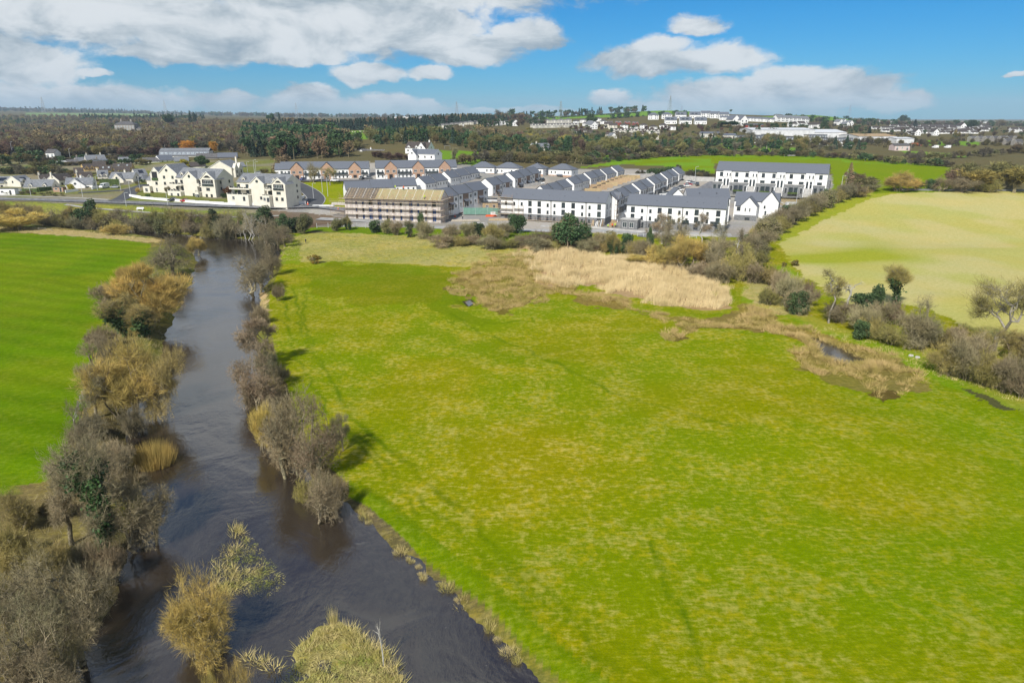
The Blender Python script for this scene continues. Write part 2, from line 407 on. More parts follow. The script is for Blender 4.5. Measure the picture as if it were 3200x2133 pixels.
mat('leaf_bright', (.10, .19, .03), .7, .3, .6, c2=(.06, .12, .02), rnd=.15)
mat('leaf_yellow', (.42, .34, .03), .7, .3, .8, c2=(.24, .24, .02), rnd=.12)
mat('leaf_gorse', (.30, .20, .02), .7, .4, 1.2, c2=(.06, .08, .02), rnd=.1)
mat('leaf_copper', (.24, .10, .04), .8, .3, .7, c2=(.15, .06, .03), rnd=.1)
mat('leaf_larch', (.30, .21, .12), .9, .3, .5, c2=(.17, .13, .08), rnd=.15)
mat('reed', (.76, .61, .34), .9, .2, .12, c2=(.60, .47, .24), obj=False, det=6)
mat('rush', (.52, .38, .16), .9, .3, .25, c2=(.33, .27, .07), obj=False, det=6)
mat('rush_green', (.24, .27, .05), .9, .3, .5, c2=(.52, .44, .18), obj=False, det=6)
mat('dry_grass', (.60, .49, .22), .9, .3, .8, c2=(.36, .32, .08), obj=False, det=5)
mat('box_hedge', (.08, .12, .03), .8, .35, 1.5, c2=(.04, .06, .015), bump=.5)
mat('asphalt', (.22, .22, .225), .9, .12, .6, c2=(.12, .12, .125), obj=False)
mat('asphalt_dark', (.075, .078, .085), .85, .12, .6, c2=(.06, .062, .068), obj=False)
mat('gravel', (.40, .395, .38), .95, .2, .25, c2=(.26, .26, .255), obj=False, det=8)
mat('mud', (.14, .095, .065), .95, .3, .2, c2=(.20, .15, .11), obj=False, det=6)
mat('paving', (.36, .35, .31), .9, .1, 1.0, obj=False)
mat('kerb', (.45, .44, .42), .9, .1, 1.0, obj=False)
mat('lawn', (.19, .27, .018), .9, .2, .25, c2=(.12, .20, .012), obj=False, det=6)
mat('line_paint', (.7, .7, .68), .7, .05, 1)
mat('car_white', (.75, .75, .74), .3, 0, spec=.6); mat('car_black', (.02, .022, .026), .25, 0, spec=.7)
mat('car_silver', (.42, .44, .46), .3, 0, metal=.4, spec=.6); mat('car_red', (.42, .025, .03), .3, 0, spec=.6)
mat('car_blue', (.02, .045, .24), .3, 0, spec=.6); mat('car_grey', (.12, .125, .135), .3, 0, spec=.6)
mat('hi_vis', (.55, .75, .03), .7, 0); mat('hi_vis_orange', (.9, .14, .03), .7, 0); mat('cloth_dark', (.03, .035, .05), .9, 0)
mat('skin', (.5, .32, .22), .7, 0); mat('plastic_blue', (.02, .05, .55), .5, 0); mat('red_brick', (.32, .07, .04), .9, .2, 1)
mat('tin_white', (.66, .67, .68), .5, .08, .3, stretch=(1, 8, 1)); mat('tin_tan', (.42, .29, .15), .6, .1, .3)
mat('net_green', (.16, .30, .24), .8, .1, 1); mat('cone_orange', (.8, .12, .03), .6, 0); mat('wool', (.62, .58, .5), .9, .1, 3)
mat('feather', (.015, .015, .015), .8, 0); mat('solar', (.012, .016, .03), .25, 0, spec=.7); mat('rock', (.55, .53, .48), .9, .2, 3)
mat('rust', (.42, .13, .05), .7, .1, 1); mat('pink_render', (.6, .48, .46), .85, .05, .4)
for k_, c_, d_ in (('alder', (.17, .125, .075), (.10, .07, .04)), ('grey', (.175, .155, .105), (.105, .09, .06)), ('olive', (.20, .175, .07), (.12, .105, .04)), ('red', (.155, .09, .07), (.10, .06, .045)), ('larch', (.24, .17, .09), (.14, .10, .06)), ('gold', (.34, .26, .07), (.22, .17, .05))): mat('twigfar_'+k_, c_, .95, .2, .3, c2=d_, rnd=.22)
# glass: dark, glossy, uneven like panes with blinds and rooms behind them
m = mat('glass', (.06, .075, .085), .12, .3, .9, c2=(.02, .026, .03), spec=.8, rnd=.3)
mat('glass_light', (.40, .44, .46), .15, .2, .9, c2=(.2, .23, .25), spec=.8)
# brick: real courses, fading to their average far away through the small mortar contrast
def brickmat(key, c1, c2, mo):
    m = bpy.data.materials.new(key); m.use_nodes = True; n = NT(m.node_tree); b = m.node_tree.nodes['Principled BSDF']
    tcn = n.n('ShaderNodeTexCoord'); sx = n.n('ShaderNodeSeparateXYZ', i_0=tcn.outputs['Object'])
    cb = n.n('ShaderNodeCombineXYZ', i_0=n.m('ADD', sx.outputs[0], sx.outputs[1]), i_1=sx.outputs[2])
    bt = n.n('ShaderNodeTexBrick', i_Vector=cb.outputs[0], i_Color1=c1, i_Color2=c2, i_Mortar=mo)
    bt.inputs['Scale'].default_value = 1; bt.inputs['Brick Width'].default_value = .45; bt.inputs['Row Height'].default_value = .16
    bt.inputs['Mortar Size'].default_value = .02
    col = n.mix(n.ss(n.noise(tcn.outputs['Object'], 1.3, 5, .6), .35, .7), bt.outputs[0], (*(c*1.0 for c in c2),), 'MIX')
    n.put(b.inputs['Base Color'], n.mix(.35, bt.outputs[0], col)); b.inputs['Roughness'].default_value = .9; MT[key] = m
brickmat('brick', (.46, .27, .16), (.30, .15, .09), (.5, .42, .34))
brickmat('brick_brown', (.30, .20, .14), (.20, .12, .085), (.36, .31, .26))
# ------------------------------------------------------------------ the ground, one sheet to the horizon
yr = np.concatenate([np.linspace(-400, 20, 22)[:-1], np.exp(np.linspace(math.log(20), math.log(60), 70))[:-1],
                     np.exp(np.linspace(math.log(60), math.log(420), 430))[:-1], np.exp(np.linspace(math.log(420), math.log(12000), 220))])
qs = np.concatenate([np.tan(np.linspace(R(-80), R(-39), 40))[:-1], np.linspace(math.tan(R(-39)), math.tan(R(39)), 780), np.tan(np.linspace(R(39), R(80), 40))[1:]])
YY, QQ = np.meshgrid(yr, qs, indexing='ij')
XX = QQ*np.maximum(YY, 34)
ZZ = height(XX.ravel(), YY.ravel()).reshape(XX.shape)
nr_, nc_ = XX.shape
V = np.stack([XX, YY, ZZ], -1).reshape(-1, 3)
ii = np.arange(nr_*nc_).reshape(nr_, nc_)
F = np.stack([ii[:-1, :-1], ii[:-1, 1:], ii[1:, 1:], ii[1:, :-1]], -1).reshape(-1, 4)
# what grows where: base colour (rgb) and share of dry / pale growth
xw, yw, zw = V[:, 0], V[:, 1], V[:, 2]
px, py, dd = proj(xw, yw, np.maximum(zw, WL))
jx = (vnoise(xw, yw, 2.2, 21)-.5)*2.4+(vnoise(xw, yw, .8, 22)-.5)*.8; jy = (vnoise(xw, yw, 2.4, 23)-.5)*2.4+(vnoise(xw, yw, .8, 24)-.5)*.8
pxj, pyj, _ = proj(xw+jx, yw+jy, np.maximum(zw, WL))
pxj /= D2S; pyj /= D2S; ok = (yw > 5)
kx = (vnoise(xw, yw, 7, 61)-.5)*7+(vnoise(xw, yw, 2.2, 62)-.5)*4; ky = (vnoise(xw, yw, 7, 63)-.5)*9+(vnoise(xw, yw, 2.2, 64)-.5)*5
pxk, pyk, _ = proj(xw+kx, yw+ky, np.maximum(zw, WL)); pxk /= D2S; pyk /= D2S
col = np.tile(np.array([.115, .105, .052]), (len(V), 1)); mot = np.zeros(len(V))
big_ = vnoise(xw, yw, 60, 31); med_ = vnoise(xw, yw, 14, 32)
def put(m, c, mo, c2=None):
    col[m] = c
    if c2 is not None: t = sstep((med_[m]-.3)/.4)[:, None]; col[m] = col[m]*(1-t)+np.array(c2)*t
    mot[m] = mo
near = (yw < 262)
cxr = np.interp(py/D2S, [480,545,600,700,800,900,1000,1150,1300,1568,2200], [520,520,530,490,470,460,470,500,560,700,1000]); left = near & ((px/D2S < cxr) | (yw < 24)); put(left, (.098, .185, .001), .12)
right = near & ~left; put(right, (.146, .210, .001), .60, (.178, .208, .001))
def poly(pts, c, mo, c2=None, lim=None, rag=False):
    m = inpoly(pxk if rag else pxj, pyk if rag else pyj, pts) & ok
    if lim is not None: m &= lim
    put(m, c, mo, c2); return m
poly([(-600,526),(0,526),(250,546),(350,556),(420,560),(420,2000),(-600,2000)], (.095, .182, .001), .12, (.118, .192, .002))
# river banks
dr = np.full(len(V), -99.0); nn = np.hypot(xw, yw) < 420; dr[nn] = sdist(V[nn, :2], riv)
leftside = inpoly(pxj, pyj, [(0,1140),(130,1085),(172,990),(195,920),(212,830),(250,740),(288,640),(330,590),(352,560),(250,548),(100,538),(-300,522),(-300,480),(700,480),(640,560),(560,700),(560,800),(700,1200),(900,1700),(-500,1900),(-500,1200)])
put(leftside & nn & (yw < 300), (.15, .12, .055), .35, (.10, .12, .035))
put((dr > -2.6) & (dr < 40) & nn, (.10, .085, .045), .3, (.12, .13, .03))
poly([(-500,514),(0,519),(180,530),(330,546),(372,552),(356,558),(250,548),(100,538),(0,528),(-500,520)], (.36, .30, .15), .2)
poly([(596,670),(615,665),(612,720),(596,740),(585,700)], (.36, .28, .15), .2)
# main field: brighter band along the river, wet dips, rank growth
put((dr > -3.6) & (dr < -1.2) & nn & (px > 1090) & (py > 1500), (.105, .175, .001), .2)
wet = inpoly(pxk, pyk, [(735,606),(870,600),(1010,612),(1075,640),(1045,672),(1010,690),(930,705),(850,700),(760,680),(690,650)]) & ok
put(wet, (.135, .175, .001), .22, (.125, .188, .001))
wet2 = inpoly(pxk, pyk, [(1045,655),(1080,715),(1150,735),(1260,720),(1180,740),(1100,755),(1010,710),(1005,680)]) & ok; put(wet2, (.125, .185, .001), .08)
poly([(655,548),(720,535),(900,535),(1200,545),(1200,600),(1070,612),(950,608),(800,600),(700,602),(640,602)], (.26, .27, .075), .75, (.34, .32, .12))
poly([(650,550),(720,530),(900,540),(1130,552),(1300,560),(1300,540),(1100,520),(900,515),(740,510)], (.11, .19, .003), .15)
poly([(655,552),(690,550),(690,606),(640,606)], (.16, .23, .004), .3)
RUSH = [(1062,622),(1120,590),(1200,580),(1240,600),(1330,690),(1450,705),(1560,730),(1660,735),(1730,700),(1790,730),(1880,765),(1960,790),(2050,810),(2100,850),(2110,880),(2060,895),(2040,906),(2010,898),(1960,880),(1890,855),(1840,835),(1825,790),(1770,762),(1700,750),(1610,760),(1560,775),(1535,770),(1545,745),(1500,730),(1460,715),(1440,690),(1400,675),(1330,672),(1260,680),(1200,700),(1140,712),(1100,702),(1065,690),(1048,662)]
RUSH2 = [(700,598),(800,598),(950,606),(1060,612),(1120,585),(1200,578),(1230,560),(1190,560),(1000,556),(900,560),(900,585)]
REED = [(1190,566),(1230,560),(1300,572),(1400,588),(1460,590),(1520,602),(1600,622),(1650,645),(1672,690),(1668,702),(1600,700),(1500,692),(1440,672),(1330,660),(1260,660),(1230,620)]
poly(RUSH, (.17, .135, .04), .3, (.15, .16, .02), rag=True); poly(REED, (.34, .25, .14), .1, (.28, .20, .10), rag=True)
poly([(1700,640),(1800,605),(1850,640),(1850,720),(1950,760),(2100,800),(2352,860),(2500,900),(2500,960),(2352,950),(2200,900),(2100,850),(2040,805),(1880,760),(1790,725),(1700,690)], (.14, .24, .004), .4, (.24, .26, .03))
poly([(1700,680),(1720,640),(1780,630),(1820,700),(1850,725),(1790,722)], (.38, .33, .15), .7, (.30, .29, .11))
poly([(2000,902),(2040,897),(2060,900),(2052,914),(2025,918)], (.10, .07, .02), .1)
poly([(1525,772),(1545,765),(1575,772),(1550,785)], (.10, .08, .02), .1)
poly([(1120,708),(1150,705),(1165,716),(1140,724)], (.12, .10, .02), .1); poly([(1012,662),(1030,655),(1062,668),(1040,672)], (.12, .10, .03), .1)
poly([(2215,895),(2240,898),(2300,925),(2340,945),(2300,940),(2240,915)], (.07, .07, .03), .1)
# dry pasture on the right
FIELD_R = [(1960,452),(2000,436),(2120,430),(2352,436),(2700,445),(2700,880),(2352,830),(2250,760),(2100,700),(1960,700),(1850,640),(1785,560),(1790,540),(1860,495)]
dryf = inpoly(pxj, pyj, FIELD_R) & ok; put(dryf, (.43, .405, .17), .1, (.385, .385, .12))
edge = inpoly(pxj, pyj, [(1785,560),(1790,536),(1860,490),(1960,448),(2000,434),(2120,430),(2050,446),(1990,460),(1890,508),(1820,545)]) & ok; put(edge, (.24, .29, .02), .3)
gs = np.exp(-((px/D2S-1960)/130)**2-((py/D2S-592)/13)**2)*1.5+np.exp(-((px/D2S-2010)/60)**2-((py/D2S-565)/16)**2)*.7+np.exp(-((px/D2S-1870)/60)**2-((py/D2S-595)/9)**2)*.8
gs = np.clip(gs*(.6+.8*med_), 0, 1)*dryf*ok; col = col*(1-gs[:, None])+np.array([.26, .31, .03])*gs[:, None]
# estate, village, parks
LAWN = (.19, .24, .004)
EST = [(735,440),(760,372),(1050,374),(1100,384),(1330,390),(1430,386),(1560,396),(1650,410),(1650,395),(1908,402),(1935,445),(1870,470),(1760,520),(1700,545),(1500,540),(1100,525),(730,520),(640,500),(600,495)]
poly(EST, (.34, .335, .32), .1, (.26, .26, .255))
poly([(0,372),(640,366),(640,470),(600,495),(300,476),(0,460),(-300,450),(-300,390)], (.13, .155, .045), .2, (.20, .19, .14))
poly([(-300,455),(0,462),(300,474),(620,492),(640,498),(600,512),(480,512),(300,500),(0,486),(-300,480)], (.20, .23, .045), .5, (.14, .20, .03))
poly([(660,440),(700,420),(760,414),(860,420),(850,450),(760,458),(722,452),(690,435)], LAWN, .1)
poly([(590,482),(700,488),(790,500),(780,520),(720,522),(640,512)], (.105, .075, .055), .05, (.15, .12, .09))
poly([(740,458),(790,455),(850,470),(800,478),(735,474)], LAWN, .1)
poly([(1790,455),(1880,452),(1930,462),(1860,478),(1790,470)], LAWN, .1, (.3, .25, .15))
# pastures beyond
GREEN = (.145, .22, .002)
BF = [(1325,386),(1440,366),(1560,358),(1700,355),(1860,358),(2000,366),(2120,376),(2180,384),(2190,440),(1935,446),(1930,372),(1640,368),(1640,400),(1570,392),(1520,380),(1430,378)]
poly(BF, GREEN, .06, (.14, .27, .014)); poly([(1930,372),(2180,384),(2170,430),(1940,445)], GREEN, .06)
poly([(1636,364),(1934,368),(1934,384),(1636,376)], GREEN, .06); poly([(1906,370),(1950,374),(1946,440),(1914,440)], GREEN, .06)
poly([(1000,372),(1005,345),(1100,348),(1110,380)], (.12, .24, .02), .1)
poly([(1320,362),(1400,345),(1480,352),(1420,372)], (.12, .24, .02), .1)
poly([(730,301),(850,300),(1000,296),(1000,308),(900,320),(780,320)], (.13, .25, .03), .05)
poly([(1185,271),(1300,268),(1420,262),(1540,250),(1600,248),(1670,256),(1640,262),(1500,265),(1440,268),(1300,273),(1190,280)], (.13, .26, .03), .05)
poly([(1740,270),(1870,258),(1960,268),(2010,280),(1900,276)], (.13, .26, .03), .05); poly([(60,259),(360,261),(360,268),(60,267)], (.16, .25, .09), .05)
poly([(1600,330),(1660,326),(1830,340),(1830,352),(1700,345)], (.13, .26, .03), .05); poly([(2110,322),(2250,326),(2250,334),(2120,334)], (.13, .26, .03), .05)
poly([(2060,345),(2220,355),(2220,362),(2080,352)], (.14, .26, .03), .05)
# cattle tracks worn through the big field
TRK = [[(668,660),(684,700),(690,760),(712,805),(760,870),(800,940),(850,1000),(960,1085),(1100,1210),(1180,1310),(1300,1420),(1420,1560)],
       [(700,668),(697,740),(720,800),(790,920),(900,1050),(1010,1130),(1090,1210),(1250,1340),(1420,1480),(1520,1568)],
       [(740,930),(830,1010),(1000,1180),(1120,1280),(1240,1400)],[(650,640),(655,700),(660,760),(690,830),(760,960),(860,1060),(950,1180)],
       [(1040,720),(1100,760),(1200,800),(1400,900),(1700,980)],[(1500,1250),(1560,1400),(1620,1568)]]
jj = (vnoise(xw, yw, 3, 41)-.5)*1.4; kk = (vnoise(xw, yw, 3, 42)-.5)*1.4
for t_ in TRK:
    pw = np.array([ground(a*D2S, b*D2S)[:2] for a, b in t_]); best = np.full(len(V), 99.0)
    m_ = right.copy(); P_ = V[m_, :2]+np.stack([jj[m_], kk[m_]], 1); bb = np.full(len(P_), 99.0)
    for a, b in zip(pw[:-1], pw[1:]):
        e = b-a; t = np.clip(((P_-a)@e)/(e@e), 0, 1); bb = np.minimum(bb, np.hypot(*(P_-a-t[:, None]*e).T))
    best[m_] = bb; s_ = np.clip(1-best/.62, 0, 1)*.7*(.35+.9*vnoise(xw, yw, 5, 43))
    s_ = np.clip(s_, 0, 1)
    col = col*(1-s_[:, None])+np.array([.07, .135, .001])*s_[:, None]; mot = mot*(1-s_)
# yellower towards the lower middle of the field, where the moss shows
mm = right & (dr < -3); yel = np.clip(vnoise(xw, yw, 26, 51)*1.5-.45, 0, 1)*np.clip((118-yw)/50, 0, 1)*mm
col = col*(1-.55*yel[:, None])+np.array([.27, .22, .001])*.55*yel[:, None]; mot += .25*yel
gre = np.clip((xw-12)/50, 0, 1)*np.clip((130-yw)/60, 0, 1)*mm; mot *= 1-.55*gre; col[:, 0] *= 1-.14*gre
# river bed and pond beds
put((dr > .4) & nn, (.06, .045, .03), 0); 
for pd in (pond, pond2): q_ = np.full(len(V), -9.0); q_[nn] = sdist(V[nn, :2], pd); put(q_ > -.6, (.05, .045, .025), 0)
di_ = np.full(len(V), -9.); di_[nn] = sdist(V[nn, :2], isl); put(di_ > -1, (.20, .20, .06), .5, (.30, .25, .12))
lf = (px/D2S < 480) & (yw < 262) & (yw > 0) & (col[:, 1] > .17) & (col[:, 0] < .13)
col[lf] *= (1+.09*np.sin((xw[lf]*.35+yw[lf])*.9+3*vnoise(xw[lf], yw[lf], 25, 81))+.16*(vnoise(xw[lf], yw[lf], 18, 82)-.5))[:, None]
me = mk_mesh('ground', V, F, (), smooth=True)
ca = me.color_attributes.new('cover', 'FLOAT_COLOR', 'POINT')
ca.data.foreach_set('color', np.concatenate([np.clip(col, 0, 1), np.clip(mot, 0, 1)[:, None]], 1).astype(np.float32).ravel())
m = bpy.data.materials.new('ground_cover'); m.use_nodes = True; n = NT(m.node_tree); b = m.node_tree.nodes['Principled BSDF']
at = n.n('ShaderNodeAttribute', attribute_name='cover'); P = n.n('ShaderNodeNewGeometry').outputs['Position']
n1 = n.noise(n.vm('MULTIPLY', P, (1, 1, .2)), .14, 4, .6); n2 = n.noise(n.vm('MULTIPLY', P, (1, .8, .2)), 1.3, 8, .74); n3 = n.noise(P, 5.0, 5, .7)
n5 = n.noise(n.vm('MULTIPLY', P, (.35, 1.2, .2)), 2.1, 5, .68)
f = n.m('ADD', n.m('MULTIPLY', n1, .9), n.m('ADD', n.m('MULTIPLY', n2, .9), n.m('MULTIPLY', n5, .7)))
f = n.m('MULTIPLY', n.ss(f, 1.14, 1.48), at.outputs['Alpha'])
c = n.mix(f, at.outputs['Color'], n.mix(n.ss(n.noise(P, .9, 3), .42, .58), (.32, .275, .012), (.40, .36, .085)))
v = n.m('ADD', n.m('MULTIPLY', n2, .55), n.m('ADD', n.m('MULTIPLY', n3, .45), n.m('MULTIPLY', n5, .45)))
c = n.mix(1.0, c, n.n('ShaderNodeCombineColor', i_0=n.ss(v, .5, .96, .74, 1.24), i_1=n.ss(v, .5, .96, .76, 1.17), i_2=n.ss(v, .5, .96, .5, 1.4)), 'MULTIPLY')
n4 = n.noise(P, .035, 3, .5)
c = n.mix(n.ss(n4, .35, .68, 0, .35), c, n.mix(1.0, c, (1.25, 1.02, .8), 'MULTIPLY'))
n.put(b.inputs['Base Color'], c); b.inputs['Roughness'].default_value = .95; b.inputs['Specular IOR Level'].default_value = 0
bp = n.n('ShaderNodeBump'); bp.inputs['Strength'].default_value = .55; bp.inputs['Distance'].default_value = .22; n.put(bp.inputs['Height'], v); m.node_tree.links.new(bp.outputs[0], b.inputs['Normal'])
me.materials.append(m)
tag(link('ground', me), kind='structure')
del XX, YY, QQ, ZZ

# ------------------------------------------------------------------ river and ponds
m = bpy.data.materials.new('river_water'); m.use_nodes = True; n = NT(m.node_tree); b = m.node_tree.nodes['Principled BSDF']
P = n.n('ShaderNodeNewGeometry').outputs['Position']
b.inputs['Roughness'].default_value = .08; b.inputs['IOR'].default_value = 2.15
Pf = n.vm('MULTIPLY', P, (1.0, .55, 1))
w0 = n.noise(P, .09, 3, .6, 1.5); w1 = n.noise(Pf, 1.1, 5, .62, 1.4); w2 = n.noise(Pf, 3.4, 4, .6, .8); w3 = n.noise(Pf, 9.0, 3, .6, .4)
hgt = n.m('ADD', n.m('MULTIPLY', w1, .8), n.m('ADD', n.m('MULTIPLY', w2, .42), n.m('MULTIPLY', w3, .13)))
hgt = n.m('MULTIPLY', hgt, n.ss(w0, .36, .62, .30, 1.25))
bp = n.n('ShaderNodeBump'); bp.inputs['Strength'].default_value = .2; bp.inputs['Distance'].default_value = .2; n.put(bp.inputs['Height'], hgt); m.node_tree.links.new(bp.outputs[0], b.inputs['Normal'])
# flecks of foam on the faster water
fo = n.m('MULTIPLY', n.ss(n.noise(n.vm('MULTIPLY', P, (2.2, .9, 1)), 1.7, 7, .75, 1.2), .665, .72), n.ss(w0, .50, .6))
n.put(b.inputs['Base Color'], n.mix(n.m('MULTIPLY', fo, .5), (.032, .024, .017), (.5, .5, .48)))
MT['river_water'] = m
mb = MB(); mb.V = [(-420, 14, WL), (70, 14, WL), (70, 335, WL), (-420, 335, WL)]; mb.F = [[0, 1, 2, 3]]; mb.M = [mb.mi('river_water')]
tag(mb.obj('river'), kind='structure')
for pd in (pond, pond2):
    c0 = pd.mean(0); mb = MB(); mb.face([(c0[0]+(p[0]-c0[0])*1.12, c0[1]+(p[1]-c0[1])*1.12, PL) for p in pd[::-1]], 'river_water'); o = mb.obj('pond'); tag(o, kind='structure')
    if o.data.polygons[0].normal.z < 0: o.data.flip_normals()

# ------------------------------------------------------------------ roads and paths: strips draped on the ground
def strip(name, pts, wid, m, lift=.06, kind='structure', step=3.0, kerb=False, off=0, label=None, cat=None):
    P_ = [ground(x, y)[:2] if not isinstance(x, np.ndarray) else x for x, y in pts]
    Q = [P_[0]]
    for a, b in zip(P_[:-1], P_[1:]):
        k = max(1, int(np.hypot(*(b-a))/step))
        for i in range(1, k+1): Q.append(a+(b-a)*i/k)
    Q = np.array(Q)
    for _ in range(3): Q[1:-1] = (Q[:-2]+2*Q[1:-1]+Q[2:])/4
    T = np.gradient(Q, axis=0); T /= np.linalg.norm(T, axis=1)[:, None]+1e-9; Nn = np.stack([-T[:, 1], T[:, 0]], 1)
    cols = np.linspace(-.5, .5, 5); V_ = []; F_ = []
    for i, c in enumerate(cols):
        q = Q+Nn*(c*wid+off); V_.append(np.column_stack([q, height(q[:, 0], q[:, 1])+lift]))
    # level across the width
    zc = np.max([v[:, 2] for v in V_], 0)
    for v in V_: v[:, 2] = np.maximum(v[:, 2], zc-.15)
    n_ = len(Q); V_ = np.concatenate(V_)
    for i in range(4):
        for j in range(n_-1): F_.append([i*n_+j, i*n_+j+1, (i+1)*n_+j+1, (i+1)*n_+j])
    F_ = np.array(F_); me = mk_mesh(name, V_, F_, [MT[m]]); o = link(name, me); tag(o, label, cat, kind=kind)
    if me.polygons[0].normal.z < 0: me.flip_normals()
    if kerb:
        for s_ in (-1, 1): strip('kerb', [(np.array(q), 0) for q in []] or pts, .3, 'kerb', lift+.07, off=s_*(wid/2+.15))
    return o
def S(*p): return [(x*D2S, y*D2S) for x, y in p]
strip('road', S((-60,456),(60,458),(180,462),(300,466),(420,471),(520,475),(620,478),(700,476),(730,474),(800,484)), 7, 'asphalt', kerb=True)
strip('road', S((180,443),(240,440),(300,436),(318,428),(330,424)), 4.5, 'asphalt_dark', .10)
strip('road', S((262,464),(285,454),(300,443),(305,436)), 7, 'asphalt_dark', .11)
strip('road', S((668,420),(690,428),(715,442),(728,456),(722,470),(705,477)), 8, 'asphalt_dark', .09, kerb=True)
strip('footpath', S((-60,449),(60,451),(180,455),(250,459)), 2.4, 'paving', .12)
strip('footpath', S((150,470),(200,478),(330,488),(440,495),(560,500),(640,496)), 2.2, 'paving', .08)
strip('road', S((730,503),(860,508),(1000,522),(1150,528),(1400,530),(1560,536),(1680,540)), 6, 'gravel', .05)
strip('road', S((630,414),(760,416),(900,414),(1040,411),(1100,408)), 7, 'asphalt', .08)
strip('road', S((1150,490),(1110,478),(1160,462),(1230,440),(1290,420)), 7, 'asphalt', .08)
strip('road', S((1570,470),(1600,445),(1640,420),(1660,410)), 7, 'asphalt', .08)
strip('road', S((1640,449),(1760,453),(1920,458)), 6.5, 'paving', .08)
strip('road', S((1480,545),(1560,490),(1600,455)), 6, 'asphalt', .07)
# ------------------------------------------------------------------ vegetation prototypes
def segs_mesh(S0, S1, R0, R1, k):
    """tapered prisms between points"""
    n = len(S0)
    if n == 0: return np.zeros((0, 3)), np.zeros((0, 4), int)
    d = S1-S0; L = np.linalg.norm(d, axis=1, keepdims=True)+1e-9; d = d/L
    a = np.where(np.abs(d[:, 2:3]) < .9, np.array([[0, 0, 1.]]), np.array([[1., 0, 0]])); u = np.cross(d, a); u /= np.linalg.norm(u, axis=1, keepdims=True); v = np.cross(d, u)
    ang = np.arange(k)*2*math.pi/k
    ring = u[:, None]*np.cos(ang)[None, :, None]+v[:, None]*np.sin(ang)[None, :, None]
    A = S0[:, None]+ring*R0[:, None, None]; B = S1[:, None]+ring*R1[:, None, None]
    V = np.concatenate([A, B], 1).reshape(-1, 3); base = (np.arange(n)*2*k)[:, None]
    i = np.arange(k); j = (i+1) % k
    F = np.stack([base+i, base+j, base+k+j, base+k+i], -1).reshape(-1, 4)
    return V, F
def limbs(rng, start, pts, r_end, ex, jit=.09, frac=.42, out=None):
    out = [] if out is None else out
    stack = [(np.array(start, float), pts, None)]
    while stack:
        s, p, pr = stack.pop(); n = len(p)
        r = r_end*n**ex
        if n == 1: out.append((s, p[0], r if pr is None else min(r*1.1, pr), r*.5)); continue
        c = p.mean(0); L = np.linalg.norm(c-s); f = frac*rng.uniform(.8, 1.2)
        node = s+(c-s)*f+rng.normal(0, 1, 3)*L*jit
        out.append((s, node, r if pr is None else min(pr, r*1.08), r*.92))
        ax = rng.normal(0, 1, 3); e = p-c
        try:
            if n > 6: ax = np.linalg.svd(e[rng.choice(n, min(n, 60), False)], full_matrices=False)[2][0]+rng.normal(0, .45, 3)
        except Exception: pass
        q = e@ax; t = np.quantile(q, rng.uniform(.3, .7)); m = q <= t
        if m.all() or not m.any(): m = np.arange(n) < n//2
        stack.append((node, p[m], r*.92)); stack.append((node, p[~m], r*.92))
    a = np.array([o[0] for o in out]); b = np.array([o[1] for o in out])
    return a, b, np.array([o[2] for o in out]), np.array([o[3] for o in out])
def sprays(rng, P, D, m, ln, wd, up=.3, spread=.8):
    """m fine twigs (slim triangles) springing from each point P along D"""
    n = len(P); P = np.repeat(P, m, 0); D = np.repeat(D, m, 0)
    d = D+rng.normal(0, spread, (n*m, 3))*.7; d[:, 2] += up; d /= np.linalg.norm(d, axis=1, keepdims=True)+1e-9
    l = ln*rng.uniform(.5, 1.25, (n*m, 1)); s = np.cross(d, rng.normal(0, 1, (n*m, 3))); s /= np.linalg.norm(s, axis=1, keepdims=True)+1e-9
    o = P+rng.normal(0, ln*.12, (n*m, 3)); s = s*wd/2
    V = np.stack([o-s, o+s, o+d*l], 1).reshape(-1, 3); return V, np.arange(len(V)).reshape(-1, 3)
def flakes(rng, C, sz, flat=.0):
    """leaf sized quads at points C"""
    n = len(C); u = rng.normal(0, 1, (n, 3)); u[:, 2] *= 1-flat; u /= np.linalg.norm(u, axis=1, keepdims=True); v = np.cross(u, rng.normal(0, 1, (n, 3))); v /= np.linalg.norm(v, axis=1, keepdims=True)
    s = sz*rng.uniform(.55, 1.2, (n, 1)); u = u*s; v = v*s*.7
    V = np.stack([C-u, C-v, C+u, C+v], 1).reshape(-1, 3); return V, np.arange(len(V)).reshape(-1, 4)
def crown_pts(rng, n, rx, ry, z0, z1, lobes=9, lump=.42, shell=.55, squash=0, lean=(0, 0)):
    """points through a lumpy crown between heights z0 and z1"""
    zc = (z0+z1)/2; rz = (z1-z0)/2; C = []; k = 0
    while len(C) < lobes:
        p = rng.normal(0, 1, 3); p /= np.linalg.norm(p); p *= rng.uniform(.35, .78)
        C.append(p)
    C = np.array(C); w = rng.uniform(.7, 1.3, lobes)*lump; pick = rng.integers(0, lobes, n)
    d = rng.normal(0, 1, (n, 3)); d /= np.linalg.norm(d, axis=1, keepdims=True); r = rng.uniform(0, 1, (n, 1))**shell
    p = C[pick]+d*r*w[pick][:, None]
    p[:, 2] = np.maximum(p[:, 2], -.98)
    p = p*np.array([rx, ry, rz]); t = (p[:, 2]+rz)/(2*rz)
    if squash: p[:, :2] *= (1-squash*(1-t))[:, None]
    p[:, 0] += lean[0]*t; p[:, 1] += lean[1]*t; p[:, 2] += zc
    return p
def cat2(parts):
    V = []; F = []; M = []; o = 0
    for v, f, mi in parts: V.append(v); F += (f+o).tolist(); M += [mi]*len(f); o += len(v)
    return np.concatenate(V), F, M
PROTO = {}
